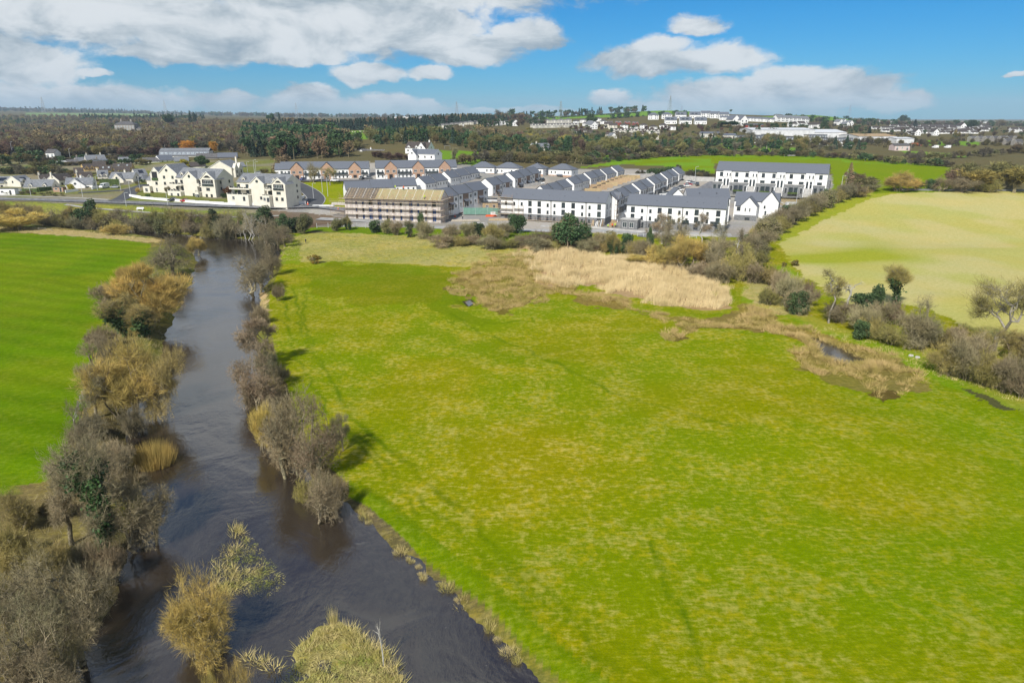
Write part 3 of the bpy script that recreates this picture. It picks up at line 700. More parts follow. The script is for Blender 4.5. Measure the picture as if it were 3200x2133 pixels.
def bare(key, seed, h, rx, ry=None, z0=.18, n=1100, m=8, tw='twig_grey', bk='bark', ln=.75, wd=.027, r_end=.013, ex=.42, up=.35, spread=.8, stems=1, lobes=10, lump=.42, shell=.55, squash=.25, lean=(0, 0), ivy=0, jit=.09, frac=.42, extra=None, spreadb=.12, pollard=False):
    """a leafless tree: stems that fork again and again into the crown, then a haze of twigs"""
    rng = np.random.default_rng(seed); ry = ry or rx
    pts = crown_pts(rng, n, rx, ry, h*z0, h*.97, lobes, lump, shell, squash, lean)
    A = []; 
    if stems == 1:
        t0 = h*max(z0, .06)*.75; A.append(limbs(rng, (lean[0]*.1, lean[1]*.1, t0), pts, r_end, ex, jit, frac)); r_ = A[0][2].max(); A.append((np.array([[0, 0, -.4]]), np.array([[lean[0]*.1, lean[1]*.1, t0]]), np.array([r_*1.35]), np.array([r_])))
    else:
        ang = np.arctan2(pts[:, 1], pts[:, 0])+rng.normal(0, .3, n); k = np.digitize(ang, np.linspace(-math.pi, math.pi, stems+1)[1:-1])
        for s in range(stems):
            q = pts[k == s]
            if len(q) > 3: c = q.mean(0)[:2]; c = c/(np.linalg.norm(c)+.01)*spreadb*h*rng.uniform(.3, 1.1); A.append(limbs(rng, (c[0], c[1], -.4), q, r_end, ex, jit, frac))
    a, b, r0, r1 = [np.concatenate(x) for x in zip(*A)]
    thick = r0 > .05
    V1, F1 = segs_mesh(a[thick], b[thick], r0[thick], r1[thick], 6); V2, F2 = segs_mesh(a[~thick], b[~thick], r0[~thick], r1[~thick], 3)
    trunk = mk_mesh(key+'_limbs', np.concatenate([V1, V2]), np.concatenate([F1, F2+len(V1)]), [MT[bk]], smooth=True)
    ends = (r0 < r_end*2.6); D = b[ends]-a[ends]; D /= np.linalg.norm(D, axis=1, keepdims=True)+1e-9
    Pq = b[ends]; V, F = sprays(rng, Pq, D, m, ln, wd, up, spread)
    parts = {'trunk': trunk, 'crown': mk_mesh(key+'_twigs', V, F, [MT[tw]])}
    if ivy:
        sel = (r0 > r_end*4) & (b[:, 2] < h*ivy); aa, bb = a[sel], b[sel]; L = np.linalg.norm(bb-aa, axis=1); k = np.maximum(1, (L*90).astype(int))
        idx = np.repeat(np.arange(len(aa)), k); t = rng.uniform(0, 1, (len(idx), 1)); C = aa[idx]+(bb-aa)[idx]*t+rng.normal(0, .30, (len(idx), 3))*(1.3-C_frac(t))
        V, F = flakes(rng, C, .22); parts['ivy'] = mk_mesh(key+'_ivy', V, F, [MT['ivy']])
    PROTO[key] = dict(parts=parts, h=h, w=2*rx*.88)
    return PROTO[key]
def C_frac(t): return t*.5
def leafy(key, seed, h, rx, n=2600, sz=.22, leaf='leaf_dark', z0=.02, lobes=14, lump=.4, shell=.35, squash=.1, bk='bark', twigs=0, tw='twig_grey', sub=None, lean=(0, 0), n_l=60):
    rng = np.random.default_rng(seed); C = crown_pts(rng, n, rx, rx, h*z0, h, lobes, lump, shell, squash, lean)
    V, F = flakes(rng, C, sz); a, b, r0, r1 = limbs(rng, (0, 0, -.3), crown_pts(rng, n_l, rx*.8, rx*.8, h*.3, h*.85, lobes, lump), .03, .45)
    V1, F1 = segs_mesh(a, b, r0, r1, 5); parts = {'trunk': mk_mesh(key+'_limbs', V1, F1, [MT[bk]])}
    parts['crown'] = mk_mesh(key+'_leaves', V, F, [MT[leaf]])
    if twigs:
        d = C-np.array([0, 0, h*.3]); d /= np.linalg.norm(d, axis=1, keepdims=True); s = rng.choice(n, min(n, twigs), False)
        V, F = sprays(rng, C[s], d[s], 4, .7, .035, .3, .6); parts['twigs'] = mk_mesh(key+'_twigs', V, F, [MT[tw]])
    PROTO[key] = dict(parts=parts, h=h, w=2*rx*.9); return PROTO[key]
def conifer(key, seed, h, rx, leaf='leaf_conifer', z0=.06, n=2600, sz=.32, power=.9, droop=.25, bk='bark'):
    rng = np.random.default_rng(seed); t = rng.uniform(0, 1, n)**1.25; lay = 22; t = (np.floor(t*lay)+rng.uniform(0, .6, n))/lay
    rad = rx*(1-t)**power*(.8+.35*rng.random(n)); a = rng.uniform(0, 2*math.pi, n); rr = rad*rng.uniform(0, 1, n)**.45
    C = np.stack([rr*np.cos(a), rr*np.sin(a), h*(z0+(1-z0)*t)-rr*droop], 1); V, F = flakes(rng, C, sz, .5)
    mb = MB(); mb.bar((0, 0, -.3), (0, 0, h*.95), .03*h*.5, 'bark', 6, .02); tr = mb.mesh(key+'_trunk')
    PROTO[key] = dict(parts={'trunk': tr, 'crown': mk_mesh(key+'_needles', V, F, [MT[leaf]])}, h=h, w=2*rx); return PROTO[key]
def tuft(key, seed, h, rx, n=700, m='dry_grass', wd=.05, lean=.35):
    rng = np.random.default_rng(seed); a = rng.uniform(0, 2*math.pi, n); r = rx*.75*np.sqrt(rng.uniform(0, 1, n)); O = np.stack([r*np.cos(a), r*np.sin(a), np.full(n, -.2)], 1)
    d = np.stack([np.cos(a)*r/rx*lean, np.sin(a)*r/rx*lean, np.ones(n)], 1)+rng.normal(0, .16, (n, 3)); d /= np.linalg.norm(d, axis=1, keepdims=True)
    L = h*(1.15-.35*(r/rx)**2)*rng.uniform(.6, 1.1, n); s = np.cross(d, rng.normal(0, 1, (n, 3))); s = s/np.linalg.norm(s, axis=1, keepdims=True)*wd/2
    V = np.stack([O-s, O+s, O+d*L[:, None]], 1).reshape(-1, 3)
    PROTO[key] = dict(parts={'stems': mk_mesh(key+'_stems', V, np.arange(len(V)).reshape(-1, 3), [MT[m]])}, h=h, w=2*rx); return PROTO[key]

bare('alder1', 1, 12, 5.2, z0=-.05, n=1700, m=5, tw='twig_alder', ln=.55, wd=0.029, r_end=0.0145, ex=.44, lump=.40, squash=-.05, lobes=12)
bare('alder2', 2, 11, 5.0, z0=-.08, n=1700, m=5, tw='twig_alder', ln=.55, wd=0.029, r_end=0.0145, ex=.44, lump=.40, squash=-.05, stems=3, lobes=11)
bare('alder3', 3, 10, 6.0, 5, z0=.30, n=1000, m=8, tw='twig_alder', ln=.55, wd=0.032, lobes=12, lump=.34, lean=(-2.5, 0), squash=.35)
bare('ash1', 4, 13, 5.0, z0=.08, n=1700, m=5, tw='twig_grey', ln=.65, wd=0.027, squash=0, r_end=0.0153, ex=.44, lobes=15, lump=.32)
bare('ash2', 5, 12, 5.6, z0=-.06, n=1700, m=5, tw='twig_grey', ln=.65, wd=0.027, r_end=0.0153, ex=.44, squash=-.05, stems=4, lobes=16, lump=.32)
bare('ash_ivy', 6, 14, 5.2, z0=.04, n=1600, m=5, tw='twig_grey', ln=.65, wd=0.027, r_end=0.0153, ex=.44, stems=2, ivy=.78, lobes=13, lump=.38)
bare('olive1', 7, 9, 4.8, z0=.05, n=1300, m=9, tw='twig_olive', ln=.7, wd=0.032, stems=5, lobes=12)
bare('olive2', 8, 10, 5.0, z0=.10, n=1300, m=8, tw='twig_olive', ln=.7, wd=0.032, stems=2, lobes=10, lump=.4)
bare('olive_ivy', 9, 10, 4.0, z0=.08, n=1200, m=8, tw='twig_olive', stems=3, ivy=.7)
bare('willow1', 10, 9, 5.0, z0=.08, n=1500, m=11, tw='twig_gold', ln=1.0, wd=0.032, up=.9, spread=.35, stems=5, lobes=12, lump=.42, shell=.5, bk='bark')
bare('willow2', 11, 7, 4.2, z0=.05, n=1300, m=9, tw='twig_gold', ln=1.0, wd=0.029, up=1.0, spread=.35, stems=4, lobes=9, lump=.46)
bare('willow3', 12, 10, 5.5, z0=.03, n=1500, m=9, tw='twig_gold', ln=1.1, wd=0.032, up=.5, spread=.5, stems=6, lobes=12)
bare('pollard_willow', 13, 7, 3.6, z0=.0, n=1900, m=6, tw='twig_gold', ln=.75, wd=0.023, up=.25, spread=.55, stems=1, lobes=12, lump=.5, shell=.45, frac=.36, squash=0)
bare('arch_tree', 14, 6, 5.5, 3.5, z0=.05, n=900, m=7, tw='twig_olive', ln=.8, wd=0.025, up=.2, lean=(3.0, 0), lobes=8)
bare('saplings', 15, 8, 4.2, 2.5, z0=.15, n=300, m=3, tw='twig_gold', bk='bark', ln=1.0, wd=0.022, up=1.2, spread=.25, stems=8, lobes=16, lump=.25, spreadb=.35)
bare('shrub_grey', 16, 3.6, 2.6, z0=.0, n=650, m=8, tw='twig_grey', ln=.55, wd=0.029, stems=6, lobes=9, lump=.5, r_end=0.0085, squash=0)
bare('shrub_olive', 17, 3.4, 2.6, z0=.0, n=650, m=8, tw='twig_olive', ln=.5, wd=0.029, stems=6, lobes=9, lump=.5, r_end=0.0085, squash=0)
bare('shrub_alder', 18, 3.2, 2.8, z0=.0, n=650, m=8, tw='twig_alder', ln=.5, wd=0.029, stems=6, lobes=9, lump=.5, r_end=0.0085, squash=0)
bare('shrub_gold', 19, 3.4, 2.6, z0=.0, n=650, m=9, tw='twig_gold', ln=.6, wd=0.029, up=.7, stems=6, lobes=9, lump=.5, r_end=0.0085, squash=0)
bare('dead_oak', 20, 15, 6.6, 5.2, z0=.22, n=620, m=5, tw='twig_olive', bk='bark_pale', ln=1.1, wd=.03, r_end=.012, ex=.44, up=.5, lobes=18, lump=.24, jit=.11, frac=.3, shell=.6, squash=.1)
bare('dead_white', 21, 7, 3.6, z0=.25, n=45, m=2, tw='twig_white', bk='bark_white', ln=.7, wd=0.036, r_end=0.0300, ex=.48, lobes=9, lump=.25, jit=.13)
bare('dead_sapling', 22, 4.2, 1.4, z0=.3, n=14, m=2, tw='twig_white', bk='bark_white', ln=.4, wd=0.029, r_end=0.0250, ex=.45, lobes=6, lump=.3)
bare('pole_tree', 23, 13, 2.8, z0=.25, n=320, m=7, tw='twig_olive', bk='bark_pale', ln=.7, wd=0.029, lobes=12, lump=.3, squash=0)
bare('birch', 24, 12, 3.0, z0=.2, n=420, m=7, tw='twig_alder', bk='bark_white', ln=.7, wd=0.025, lobes=12, lump=.32, squash=0)
bare('birch2', 25, 13, 4.0, z0=.12, n=500, m=6, tw='twig_grey', bk='bark_white', ln=.8, wd=0.025, stems=4, lobes=12, lump=.32, squash=0)
bare('pollard_ivy', 26, 9, 3.0, z0=.45, n=700, m=7, tw='twig_olive', bk='bark_pale', ln=.9, wd=0.029, up=.7, spread=.35, stems=1, ivy=.72, lobes=9, frac=.33)
bare('big_bare', 27, 13, 7.0, z0=-.04, squash=0, n=1800, m=4, tw='twig_grey', bk='bark', ln=.8, wd=0.032, ex=.45, lobes=14, lump=.34, r_end=0.0153)
leafy('ivy_tree', 30, 9, 3.4, n=5200, sz=.24, leaf='leaf_dark', z0=.03, lobes=12, twigs=500)
leafy('evergreen', 31, 4, 2.4, n=3200, sz=.20, leaf='leaf_dark', z0=.0)
leafy('evergreen_big', 32, 12, 5, n=5200, sz=.40, leaf='leaf_dark', z0=.06, lobes=16)
leafy('olive_bush', 33, 4, 2.8, n=3000, sz=.18, leaf='leaf_olive', z0=0, twigs=900, tw='twig_grey')
leafy('gorse', 34, 2, 1.4, n=1400, sz=.13, leaf='leaf_gorse', z0=0)
leafy('yellow_bush', 35, 4, 2.2, n=2600, sz=.2, leaf='leaf_yellow', z0=.03)
leafy('copper_bush', 36, 4, 2.2, n=2600, sz=.2, leaf='leaf_copper', z0=.03)
leafy('box_ball', 37, 1.6, 1.2, n=1500, sz=.12, leaf='leaf_bright', z0=0, lobes=12, lump=.5)
leafy('pine', 38, 14, 4.5, n=3600, sz=.35, leaf='leaf_dark', z0=.45, lobes=9, lump=.36, squash=-.1)
leafy('monterey', 39, 16, 6, n=5200, sz=.42, leaf='leaf_dark', z0=.12, lobes=14, lump=.36)
conifer('spruce', 40, 15, 3.6); conifer('cypress', 41, 10, 2.0, power=.6, droop=.05, n=2800, sz=.26); conifer('larch', 42, 15, 4.0, leaf='leaf_larch', n=1500, sz=.26)
leafy('larch2', 43, 13, 4.6, n=2600, sz=.30, leaf='leaf_larch', z0=.08, lobes=13, lump=.38)
tuft('stalk_tuft', 44, 2.1, 2.3, 3200, 'twig_gold', .05, .7); tuft('grass_tussock', 45, .8, .7, 260, 'dry_grass', .04, 1.0); tuft('reed_tussock', 46, 1.1, .5, 130, 'dry_grass', .04, .6)
# light versions for the distance: one mesh each, coarser twigs
def far_bare(key, seed, h, rx, tw, n=240, m=6, z0=.1, ln=1.5, wd=.22, up=.35, bk='bark', lobes=11):
    rng = np.random.default_rng(seed); p = crown_pts(rng, n, rx, rx, h*z0, h*.93, lobes, .42, .5, .25); a, b, r0, r1 = limbs(rng, (0, 0, -1), p, .045, .4)
    k = r0 > .11; V1, F1 = segs_mesh(a[k], b[k], r0[k], r1[k], 3); e = r0 < .13; D = b[e]-a[e]; D /= np.linalg.norm(D, axis=1, keepdims=True); V2, F2 = sprays(rng, b[e], D, m, ln, wd, up, .9)
    PROTO[key] = dict(V=[V1, V2], F=[F1, F2], M=[bk, tw], h=h, w=2*rx*.9)
def far_leafy(key, seed, h, rx, leaf, n=420, sz=.8, z0=.05, kind=0):
    rng = np.random.default_rng(seed)
    if kind == 0: C = crown_pts(rng, n, rx, rx, h*z0, h, 10, .42, .35, .1)
    else:
        t = rng.uniform(0, 1, n)**1.2; a = rng.uniform(0, 6.28, n); rr = rx*(1-t)*rng.uniform(.2, 1, n)**.4; C = np.stack([rr*np.cos(a), rr*np.sin(a), h*(z0+(1-z0)*t)], 1)
    V2, F2 = flakes(rng, C, sz, .3); V1, F1 = segs_mesh(np.array([[0, 0, -1.]]), np.array([[0, 0, h*.6]]), np.array([.3]), np.array([.1]), 4)
    PROTO[key] = dict(V=[V1, V2], F=[F1, F2], M=['bark', leaf], h=h, w=2*rx*.95)
far_bare('f_alder', 50, 13, 6, 'twigfar_alder'); far_bare('f_grey', 51, 14, 6.5, 'twigfar_grey'); far_bare('f_olive', 52, 11, 5.5, 'twigfar_olive'); far_bare('f_red', 53, 12, 5.5, 'twigfar_red')
far_bare('f_orange', 54, 10, 6, 'twig_orange', n=420, m=9, wd=.2, up=.6, z0=.05); far_bare('f_gold', 55, 10, 5, 'twigfar_gold', up=.6); far_bare('f_birch', 56, 13, 4.5, 'twigfar_red', bk='bark_white')
far_leafy('f_dark', 57, 13, 5.5, 'leaf_dark'); far_leafy('f_spruce', 58, 15, 3.8, 'leaf_conifer', kind=1); far_leafy('f_larch', 59, 14, 5.5, 'twigfar_larch', n=360, sz=.7)
far_leafy('f_pine', 60, 14, 4.8, 'leaf_dark', z0=.5); far_leafy('f_shrub', 61, 4.5, 3.4, 'leaf_olive', sz=.42); far_leafy('f_shrub2', 62, 4.5, 3.4, 'leaf_dark', sz=.42)
far_bare('f_hedge', 63, 5.5, 4.0, 'twigfar_grey', n=200, m=7, z0=0, ln=.9, wd=.13); far_bare('f_hedge2', 64, 5.5, 4.0, 'twigfar_olive', n=200, m=7, z0=0, ln=.9, wd=.13); far_bare('f_hedge3', 65, 5.5, 4.0, 'twigfar_alder', n=200, m=7, z0=0, ln=.9, wd=.13)
def far_mesh(key):
    p = PROTO[key]
    if 'me' not in p:
        V, F, M = cat2([(v, f, i) for i, (v, f) in enumerate(zip(p['V'], p['F']))]); p['me'] = mk_mesh(key, V, F, [MT[x] for x in p['M']], M)
    return p['me']
rs = random.Random(7)
COUNT = {}
def plant(key, x, yb, yt=None, wpx=None, name='tree', label=None, cat='tree', group=None, z=None, rz=None, d2=True, hm=None, sink=0):
    """a tree whose foot shows at pixel (x, yb) and whose top shows at yt; d2: 2352 px wide coordinates"""
    if d2:
        x, yb = x*D2S, yb*D2S; yt = None if yt is None else yt*D2S; wpx = None if wpx is None else wpx*D2S
    p = ground(x, yb) if z is None else at_z(x, yb, z); pr = PROTO[key]; dep = depth_of(p)
    if yt is not None:
        d = px_dir(x, yt); hh = CAMZ+d[2]*(p[1]/d[1])-p[2]; s = max(hh, .5)/pr['h']
    elif hm: s = hm/pr['h']
    else: s = 1.0
    sw = s if wpx is None else (wpx*dep/FPX)/pr['w']; rz = rs.uniform(0, 6.28) if rz is None else rz
    if sink: p = p.copy(); p[2] -= sink
    if 'parts' in pr:
        e = empty(name, p, rz, label, cat, group, (sw, sw, s))
        for pn, me in pr['parts'].items(): link(pn, me, e)
        return e
    o = link(name, far_mesh(key)); o.location = tuple(p); o.rotation_euler = (0, 0, rz); o.scale = (sw, sw, s); return tag(o, label, cat, group)
ORD = ['first','second','third','fourth','fifth','sixth','seventh','eighth','ninth','tenth','eleventh','twelfth','thirteenth','fourteenth','fifteenth','sixteenth','seventeenth','eighteenth','nineteenth','twentieth']
def ordi(i, n): return 'leftmost' if i == 0 else ('rightmost' if i == n-1 else ORD[i]+' from the left')
NAMES = dict(shrub='bush')
def row(items, where, group, cat='bush', name='bush', desc=None, **kw):
    """items (key, x, yb, yt, w): planted left to right, each with its own label"""
    items = sorted(items, key=lambda t: t[1]); n = len(items)
    for i, it in enumerate(items):
        d = (desc or {}).get(it[0]) or DESC.get(it[0], 'bare brown')
        lab = f'{d}, {ordi(i, n)} {where}'
        plant(it[0], it[1], it[2], it[3], it[4], name, lab, cat, group, **kw)
DESC = dict(shrub_grey='grey bush', shrub_olive='olive bush', shrub_alder='brown bush', shrub_gold='golden bush', olive_bush='leafy olive bush', evergreen='evergreen bush',
  ivy_tree='dark ivy tree', alder1='brown alder', alder2='many stemmed alder', alder3='wide bare alder', ash1='grey bare tree', ash2='many stemmed tree', ash_ivy='ivied bare tree', olive1='olive bare tree', olive2='mossy bare tree',
  olive_ivy='ivy grown tree', willow1='golden willow', willow2='golden willow', willow3='spreading golden willow', gorse='gorse with yellow flowers', birch='white birch', birch2='birch clump', pole_tree='slim bare tree', evergreen_big='big dark evergreen',
  f_hedge='bare grey hedge bush', f_hedge2='olive bare hedge bush', f_hedge3='brown bare hedge bush', f_shrub='olive green hedge bush', f_shrub2='dark green hedge bush', f_grey='bare grey tree', f_olive='bare olive tree', f_alder='bare brown tree', f_gold='yellow-green willow', f_dark='dark evergreen', f_spruce='dark spruce', f_larch='tawny larch', f_red='reddish bare tree', f_birch='bare birch', f_pine='flat topped pine', larch='tawny larch', larch2='tawny larch', cypress='dark cypress', spruce='dark spruce', big_bare='big bare tree')

# ------------------------------------------------------------------ trees along the river (2352 px wide coordinates)
T_ = [
 ('willow1', 350,738,598,150, 'big golden willow with a rounded crown on the left river bank'),
 ('willow2', 300,668,606,60, 'small pale willow behind the left shoulder of the big golden willow'),
 ('olive_ivy', 308,772,668,125, 'olive bare tree with an ivy dark trunk, in front of the big golden willow'),
 ('alder1', 398,632,540,95, 'brown bare alder on the bank at the river bend, beside the left field'),
 ('willow2', 450,578,543,46, 'small yellow willow by the water right of the alder at the bend'),
 ('willow3', 285,945,778,170, 'wide golden willow with a tangled base leaning over the left bank'),
 ('arch_tree', 345,945,800,120, 'mossy tree whose limbs arch out low over the river'),
 ('ash1', 222,960,800,80, 'thin grey tree on the field side of the wide golden willow'),
 ('alder2', 240,850,752,90, 'brown bare tree between the ivy dark trunk and the wide golden willow'),
 ('ash2', 205,1060,900,90, 'grey-brown tree beside the pale field fence'),
 ('ash_ivy', 228,1275,965,190, 'tall bare tree with a dark ivy column on the left bank'),
 ('alder2', 330,1240,1080,150, 'brown alder reaching over the water right of the ivy column'),
 ('ash1', 165,1250,1010,120, 'grey bare tree left of the ivy column'),
 ('ash2', 255,1150,985,110, 'brown bare tree behind the top of the ivy column'),
 ('olive1', 62,1215,1108,110, 'low tree with yellow lichen on its limbs at the edge of the left field'),
 ('olive1', 40,1330,1160,130, 'olive green-tinted bare tree at the left edge of the photo'),
 ('olive2', 120,1370,1200,130, 'mossy bare tree in the middle of the left thicket'),
 ('evergreen', 10,1300,1215,40, 'dark evergreen bush at the left edge of the photo'),
 ('big_bare', 60,1500,1270,190, 'big grey bare tree low on the left, its crown cut by the edge'),
 ('big_bare', 185,1500,1235,200, 'big spreading bare tree whose branch tips hang over the dark water'),
 ('ash2', 120,1560,1350,170, 'brown many stemmed tree under the two big bare trees'),
 ('alder2', 40,1640,1440,170, 'reddish brown tree in the lower left corner'),
 ('alder1', 130,1650,1490,120, 'bare treetop at the bottom edge, left of the river'),
 ('pollard_willow', 464,1480,1340,140, 'round golden willow standing alone in the river'),
 ('saplings', 560,1640,1500,100, 'thin upright yellow saplings at the bottom of the photo'),
 ('saplings', 500,1670,1520,60, 'thin leaning saplings at the bottom edge, beside the round willow'),
 ('alder3', 600,838,715,150, 'wide bare alder reaching a long branch over the river'),
 ('alder2', 592,918,790,120, 'bushy bare alder at the right bank below the long branch'),
 ('alder2', 585,668,576,105, 'bare alder leaning over the river at the upper right bank'),
 ('alder1', 625,632,560,60, 'bare alder behind the leaning alder, at the field corner'),
 ('alder2', 675,1075,868,150, 'broad brown alder thicket on the right bank'),
 ('willow2', 605,1022,925,66, 'yellow willow at the left foot of the broad alder thicket'),
 ('alder1', 735,1100,905,120, 'bare alder on the field side of the broad thicket'),
 ('alder2', 752,1180,1055,105, 'last bare alder on the right bank before open water'),
 ('ash1', 788,1035,925,48, 'small bare tree at the field edge right of the broad thicket'),
]
for k, x, yb, yt, wv, lab in T_: plant(k, x, yb, yt, wv, 'willow' if 'willow' in lab else 'bare_tree', lab, 'willow' if 'willow' in lab else 'tree', 'trees along the river banks')
plant('stalk_tuft', 353, 1050, 1012, 84, 'willow_shrub', 'low dome of pale yellow stalks standing in the river by the left bank', 'shrub')
plant('dead_sapling', 880, 1512, 1408, 45, 'dead_tree', 'small white dead tree on the right edge of the grassy island', 'dead tree')
plant('reed_tussock', 763, 1412, 1385, 22, 'reed_clump', 'small clump of dead reeds alone in the water above the island', 'reeds')
# fringe of shrubs closing the gaps on the banks
row([('shrub_alder',300,985,930,60),('shrub_grey',215,1010,950,60),('shrub_grey',270,1080,1010,70),('shrub_alder',300,1140,1070,70),('shrub_olive',130,1190,1130,60),('shrub_grey',190,1330,1250,80),('shrub_alder',250,1330,1240,80),('shrub_grey',90,1440,1340,90),('shrub_olive',20,1410,1320,80),
     ('shrub_grey',250,705,650,60),('shrub_alder',235,800,745,60)], 'in the undergrowth of the left bank', 'undergrowth on the left bank')
row([('shrub_alder',640,690,650,30),('shrub_grey',600,740,700,40),('shrub_alder',640,880,830,50),('shrub_grey',620,960,915,50),('shrub_olive',700,1130,1080,50),('shrub_alder',655,1070,1010,60),('shrub_grey',745,1150,1090,60),('shrub_alder',590,920,865,55),('shrub_alder',640,1010,960,50),('shrub_grey',610,850,800,45)], 'in the undergrowth of the right bank', 'undergrowth on the right bank')
# far bank of the bend
items = []
kk_ = ['olive1','ash2','olive2','ash_ivy','alder2','olive_ivy','ash1','shrub_olive','olive1','ivy_tree','ash2']
for i in range(17): items.append((kk_[(i*4) % 11], 25+i*36+rs.uniform(-7, 7), 506+i*2.1+rs.uniform(-2, 3), 448+i*1.5+rs.uniform(-6, 20), rs.uniform(50, 78)))
row(items, 'on the far bank beyond the river bend', 'trees on the far bank of the bend', 'tree', 'bare_tree')
items = [(['shrub_olive','shrub_grey','shrub_alder','olive_bush'][i % 4], 12+i*33+rs.uniform(-6, 6), 508+i*1.9, 480+i*1.9+rs.uniform(-4, 6), rs.uniform(40, 55)) for i in range(20)]
row(items, 'at the water line of the far bank', 'bushes at the water line of the far bank')
row([('birch2',560,545,470,60),('birch2',600,552,480,60),('shrub_grey',520,542,500,55),('alder2',630,560,495,70),('alder1',655,566,520,45),('ivy_tree',500,535,475,35),('shrub_olive',480,540,505,40),('alder2',610,578,520,50),('ash2',540,540,478,70)], 'on the bank above the river bend', 'trees above the bend', 'tree', 'bare_tree')
plant('willow1', 40, 528, 480, 120, 'willow', 'broad golden willow at the far end of the left field', 'willow'); plant('shrub_gold', 271, 538, 513, 55, 'willow_bush', 'round golden bush at the water beyond the left field', 'bush')
# bushes before the estate
row([('ivy_tree',650,536,488,40),('olive_bush',700,536,490,40),('evergreen',675,534,500,35),('olive_bush',775,530,500,32),('olive_ivy',800,528,492,25),('evergreen',860,534,506,34),('olive_bush',888,536,502,34),('shrub_grey',910,540,505,30),('ash_ivy',938,545,498,38),('evergreen',968,538,488,22),('shrub_grey',975,548,505,42)],
    'below the scaffolded building', 'bushes below the scaffolded building')
row([(('shrub_grey','shrub_olive','shrub_alder')[i_ % 3],1015+i_*37,568-(i_ % 3)*5+i_*1.6,536+i_*1.2,54) for i_ in range(13)], 'in the low tangle behind the reed bed', 'low tangle behind the reed bed')
row([('shrub_alder',1040,548,512,50),('shrub_grey',1075,548,508,40),('evergreen',1098,545,510,30),('shrub_olive',1135,550,502,55),('evergreen',1187,536,492,42),('shrub_grey',1160,545,510,40),('shrub_alder',1205,562,535,60),('shrub_alder',1250,566,530,70),('ivy_tree',1308,578,486,72),('olive_ivy',1290,572,500,50),('shrub_alder',1350,580,545,50),('olive_bush',1390,575,530,55),('evergreen',1345,556,520,40)],
    'below the long white block', 'bushes below the long white block')
row([('olive_ivy',1410,590,528,36),('evergreen',1440,582,535,40),('shrub_olive',1462,592,540,45),('ivy_tree',1492,590,515,18),('shrub_grey',1480,600,548,50),('birch',1520,560,480,60),('ash2',1545,575,490,90),('shrub_gold',1510,612,560,55),('birch',1500,575,500,50)],
    'below the annexed long block', 'thicket below the right hand block', 'tree', 'bare_tree')
row([('willow2',1575,622,540,100),('ash2',1640,628,530,60),('birch',1692,625,510,30),('birch',1612,560,480,50),('shrub_grey',1610,640,600,60),('shrub_grey',1650,650,598,60),('shrub_olive',1700,645,560,70),('shrub_grey',1730,650,600,60),('birch2',1660,570,500,50),('willow2',1465,606,585,60)],
    'behind the right end of the reed bed', 'trees behind the reed bed', 'tree', 'bare_tree')
# the hedge that climbs between the estate and the dry pasture, then its lower course
items = []; hp = [(1735,610),(1750,572),(1772,545),(1790,528),(1812,515),(1835,502),(1858,490),(1880,480),(1902,470),(1925,460),(1948,452),(1968,446)]
for i, (x, y) in enumerate(hp):
    hh = 62-i*2.2; items.append((['shrub_olive','shrub_grey','olive_bush','shrub_olive','shrub_grey','shrub_alder'][i % 6], x-6, y+6, y-hh*.78, hh*1.05))
    items.append((['shrub_grey','evergreen','shrub_olive','shrub_grey'][i % 4], x-26, y+2, y-hh*.62, hh*.9))
row(items[:12], 'in the lower hedge beside the pasture', 'hedge beside the dry pasture'); row(items[12:], 'in the upper hedge beside the pasture', 'hedge beside the dry pasture')
row([('shrub_grey',1790,680,618,60),('shrub_olive',1770,655,600,50),('shrub_grey',1812,705,630,70),('shrub_alder',1850,700,640,60),('evergreen',1828,722,668,45),('shrub_grey',1835,720,660,60),('shrub_olive',1765,700,650,0.1+45)],
    'beside the slope below the dry pasture corner', 'bushes below the pasture corner')
plant('pole_tree', 1903, 742, 598, 70, 'bare_tree', 'slim pale bare tree standing against the dry pasture', 'tree')
plant('dead_white', 1945, 705, 628, 75, 'dead_tree', 'bleached white dead tree against the dry pasture', 'dead tree')
plant('pollard_ivy', 2055, 705, 600, 80, 'pollard_tree', 'pollarded tree with upright shoots and ivy, against the dry pasture', 'tree')
plant('dead_oak', 2282, 805, 592, 235, 'dead_oak', 'large dead oak with a white trunk and wide bare limbs on the right', 'tree')
row([('evergreen',1985,712,672,60),('evergreen',2012,712,655,40),('shrub_grey',1925,740,690,70),('shrub_grey',1975,760,700,60),('shrub_olive',2000,775,720,60),('evergreen',1975,778,735,45),('shrub_grey',2020,745,690,60),('shrub_alder',2045,745,690,50),('shrub_olive',2045,790,735,80),('ash2',2105,790,672,90),('shrub_grey',2105,800,720,80),('shrub_olive',2150,800,745,70)],
    'in the hedge left of the dead oak', 'tangled hedge on the right')
row([('shrub_olive',2170,860,770,90),('shrub_grey',2215,870,765,100),('shrub_olive',2265,885,780,90),('shrub_grey',2310,900,815,80),('shrub_alder',2345,915,850,60),('olive1',2330,830,740,100),('shrub_olive',2230,800,740,80),('evergreen',2352,890,860,40),('ash2',2390,860,700,120),('shrub_grey',2190,800,750,60)],
    'around the foot of the dead oak', 'thicket around the dead oak')
row([('shrub_grey',1560,600,560,60),('shrub_olive',1620,612,565,60),('shrub_gold',1655,628,590,55),('shrub_grey',1690,636,590,60),('shrub_olive',1600,585,545,60),('shrub_grey',1650,590,545,60),('shrub_olive',1700,595,545,60),('shrub_gold',1540,600,565,50),('shrub_grey',1725,588,540,60),('olive_bush',1745,600,560,50)],
    'in the tangle right of the reed bed', 'tangle right of the reed bed')
row([('gorse',2115,795,775,18),('gorse',2118,803,792,16),('gorse',1771,645,632,10),('gorse',1825,610,596,22),('gorse',1800,612,600,14),('gorse',2185,850,830,16)], 'scattered in the right hand hedge', 'gorse bushes in the right hand hedge')
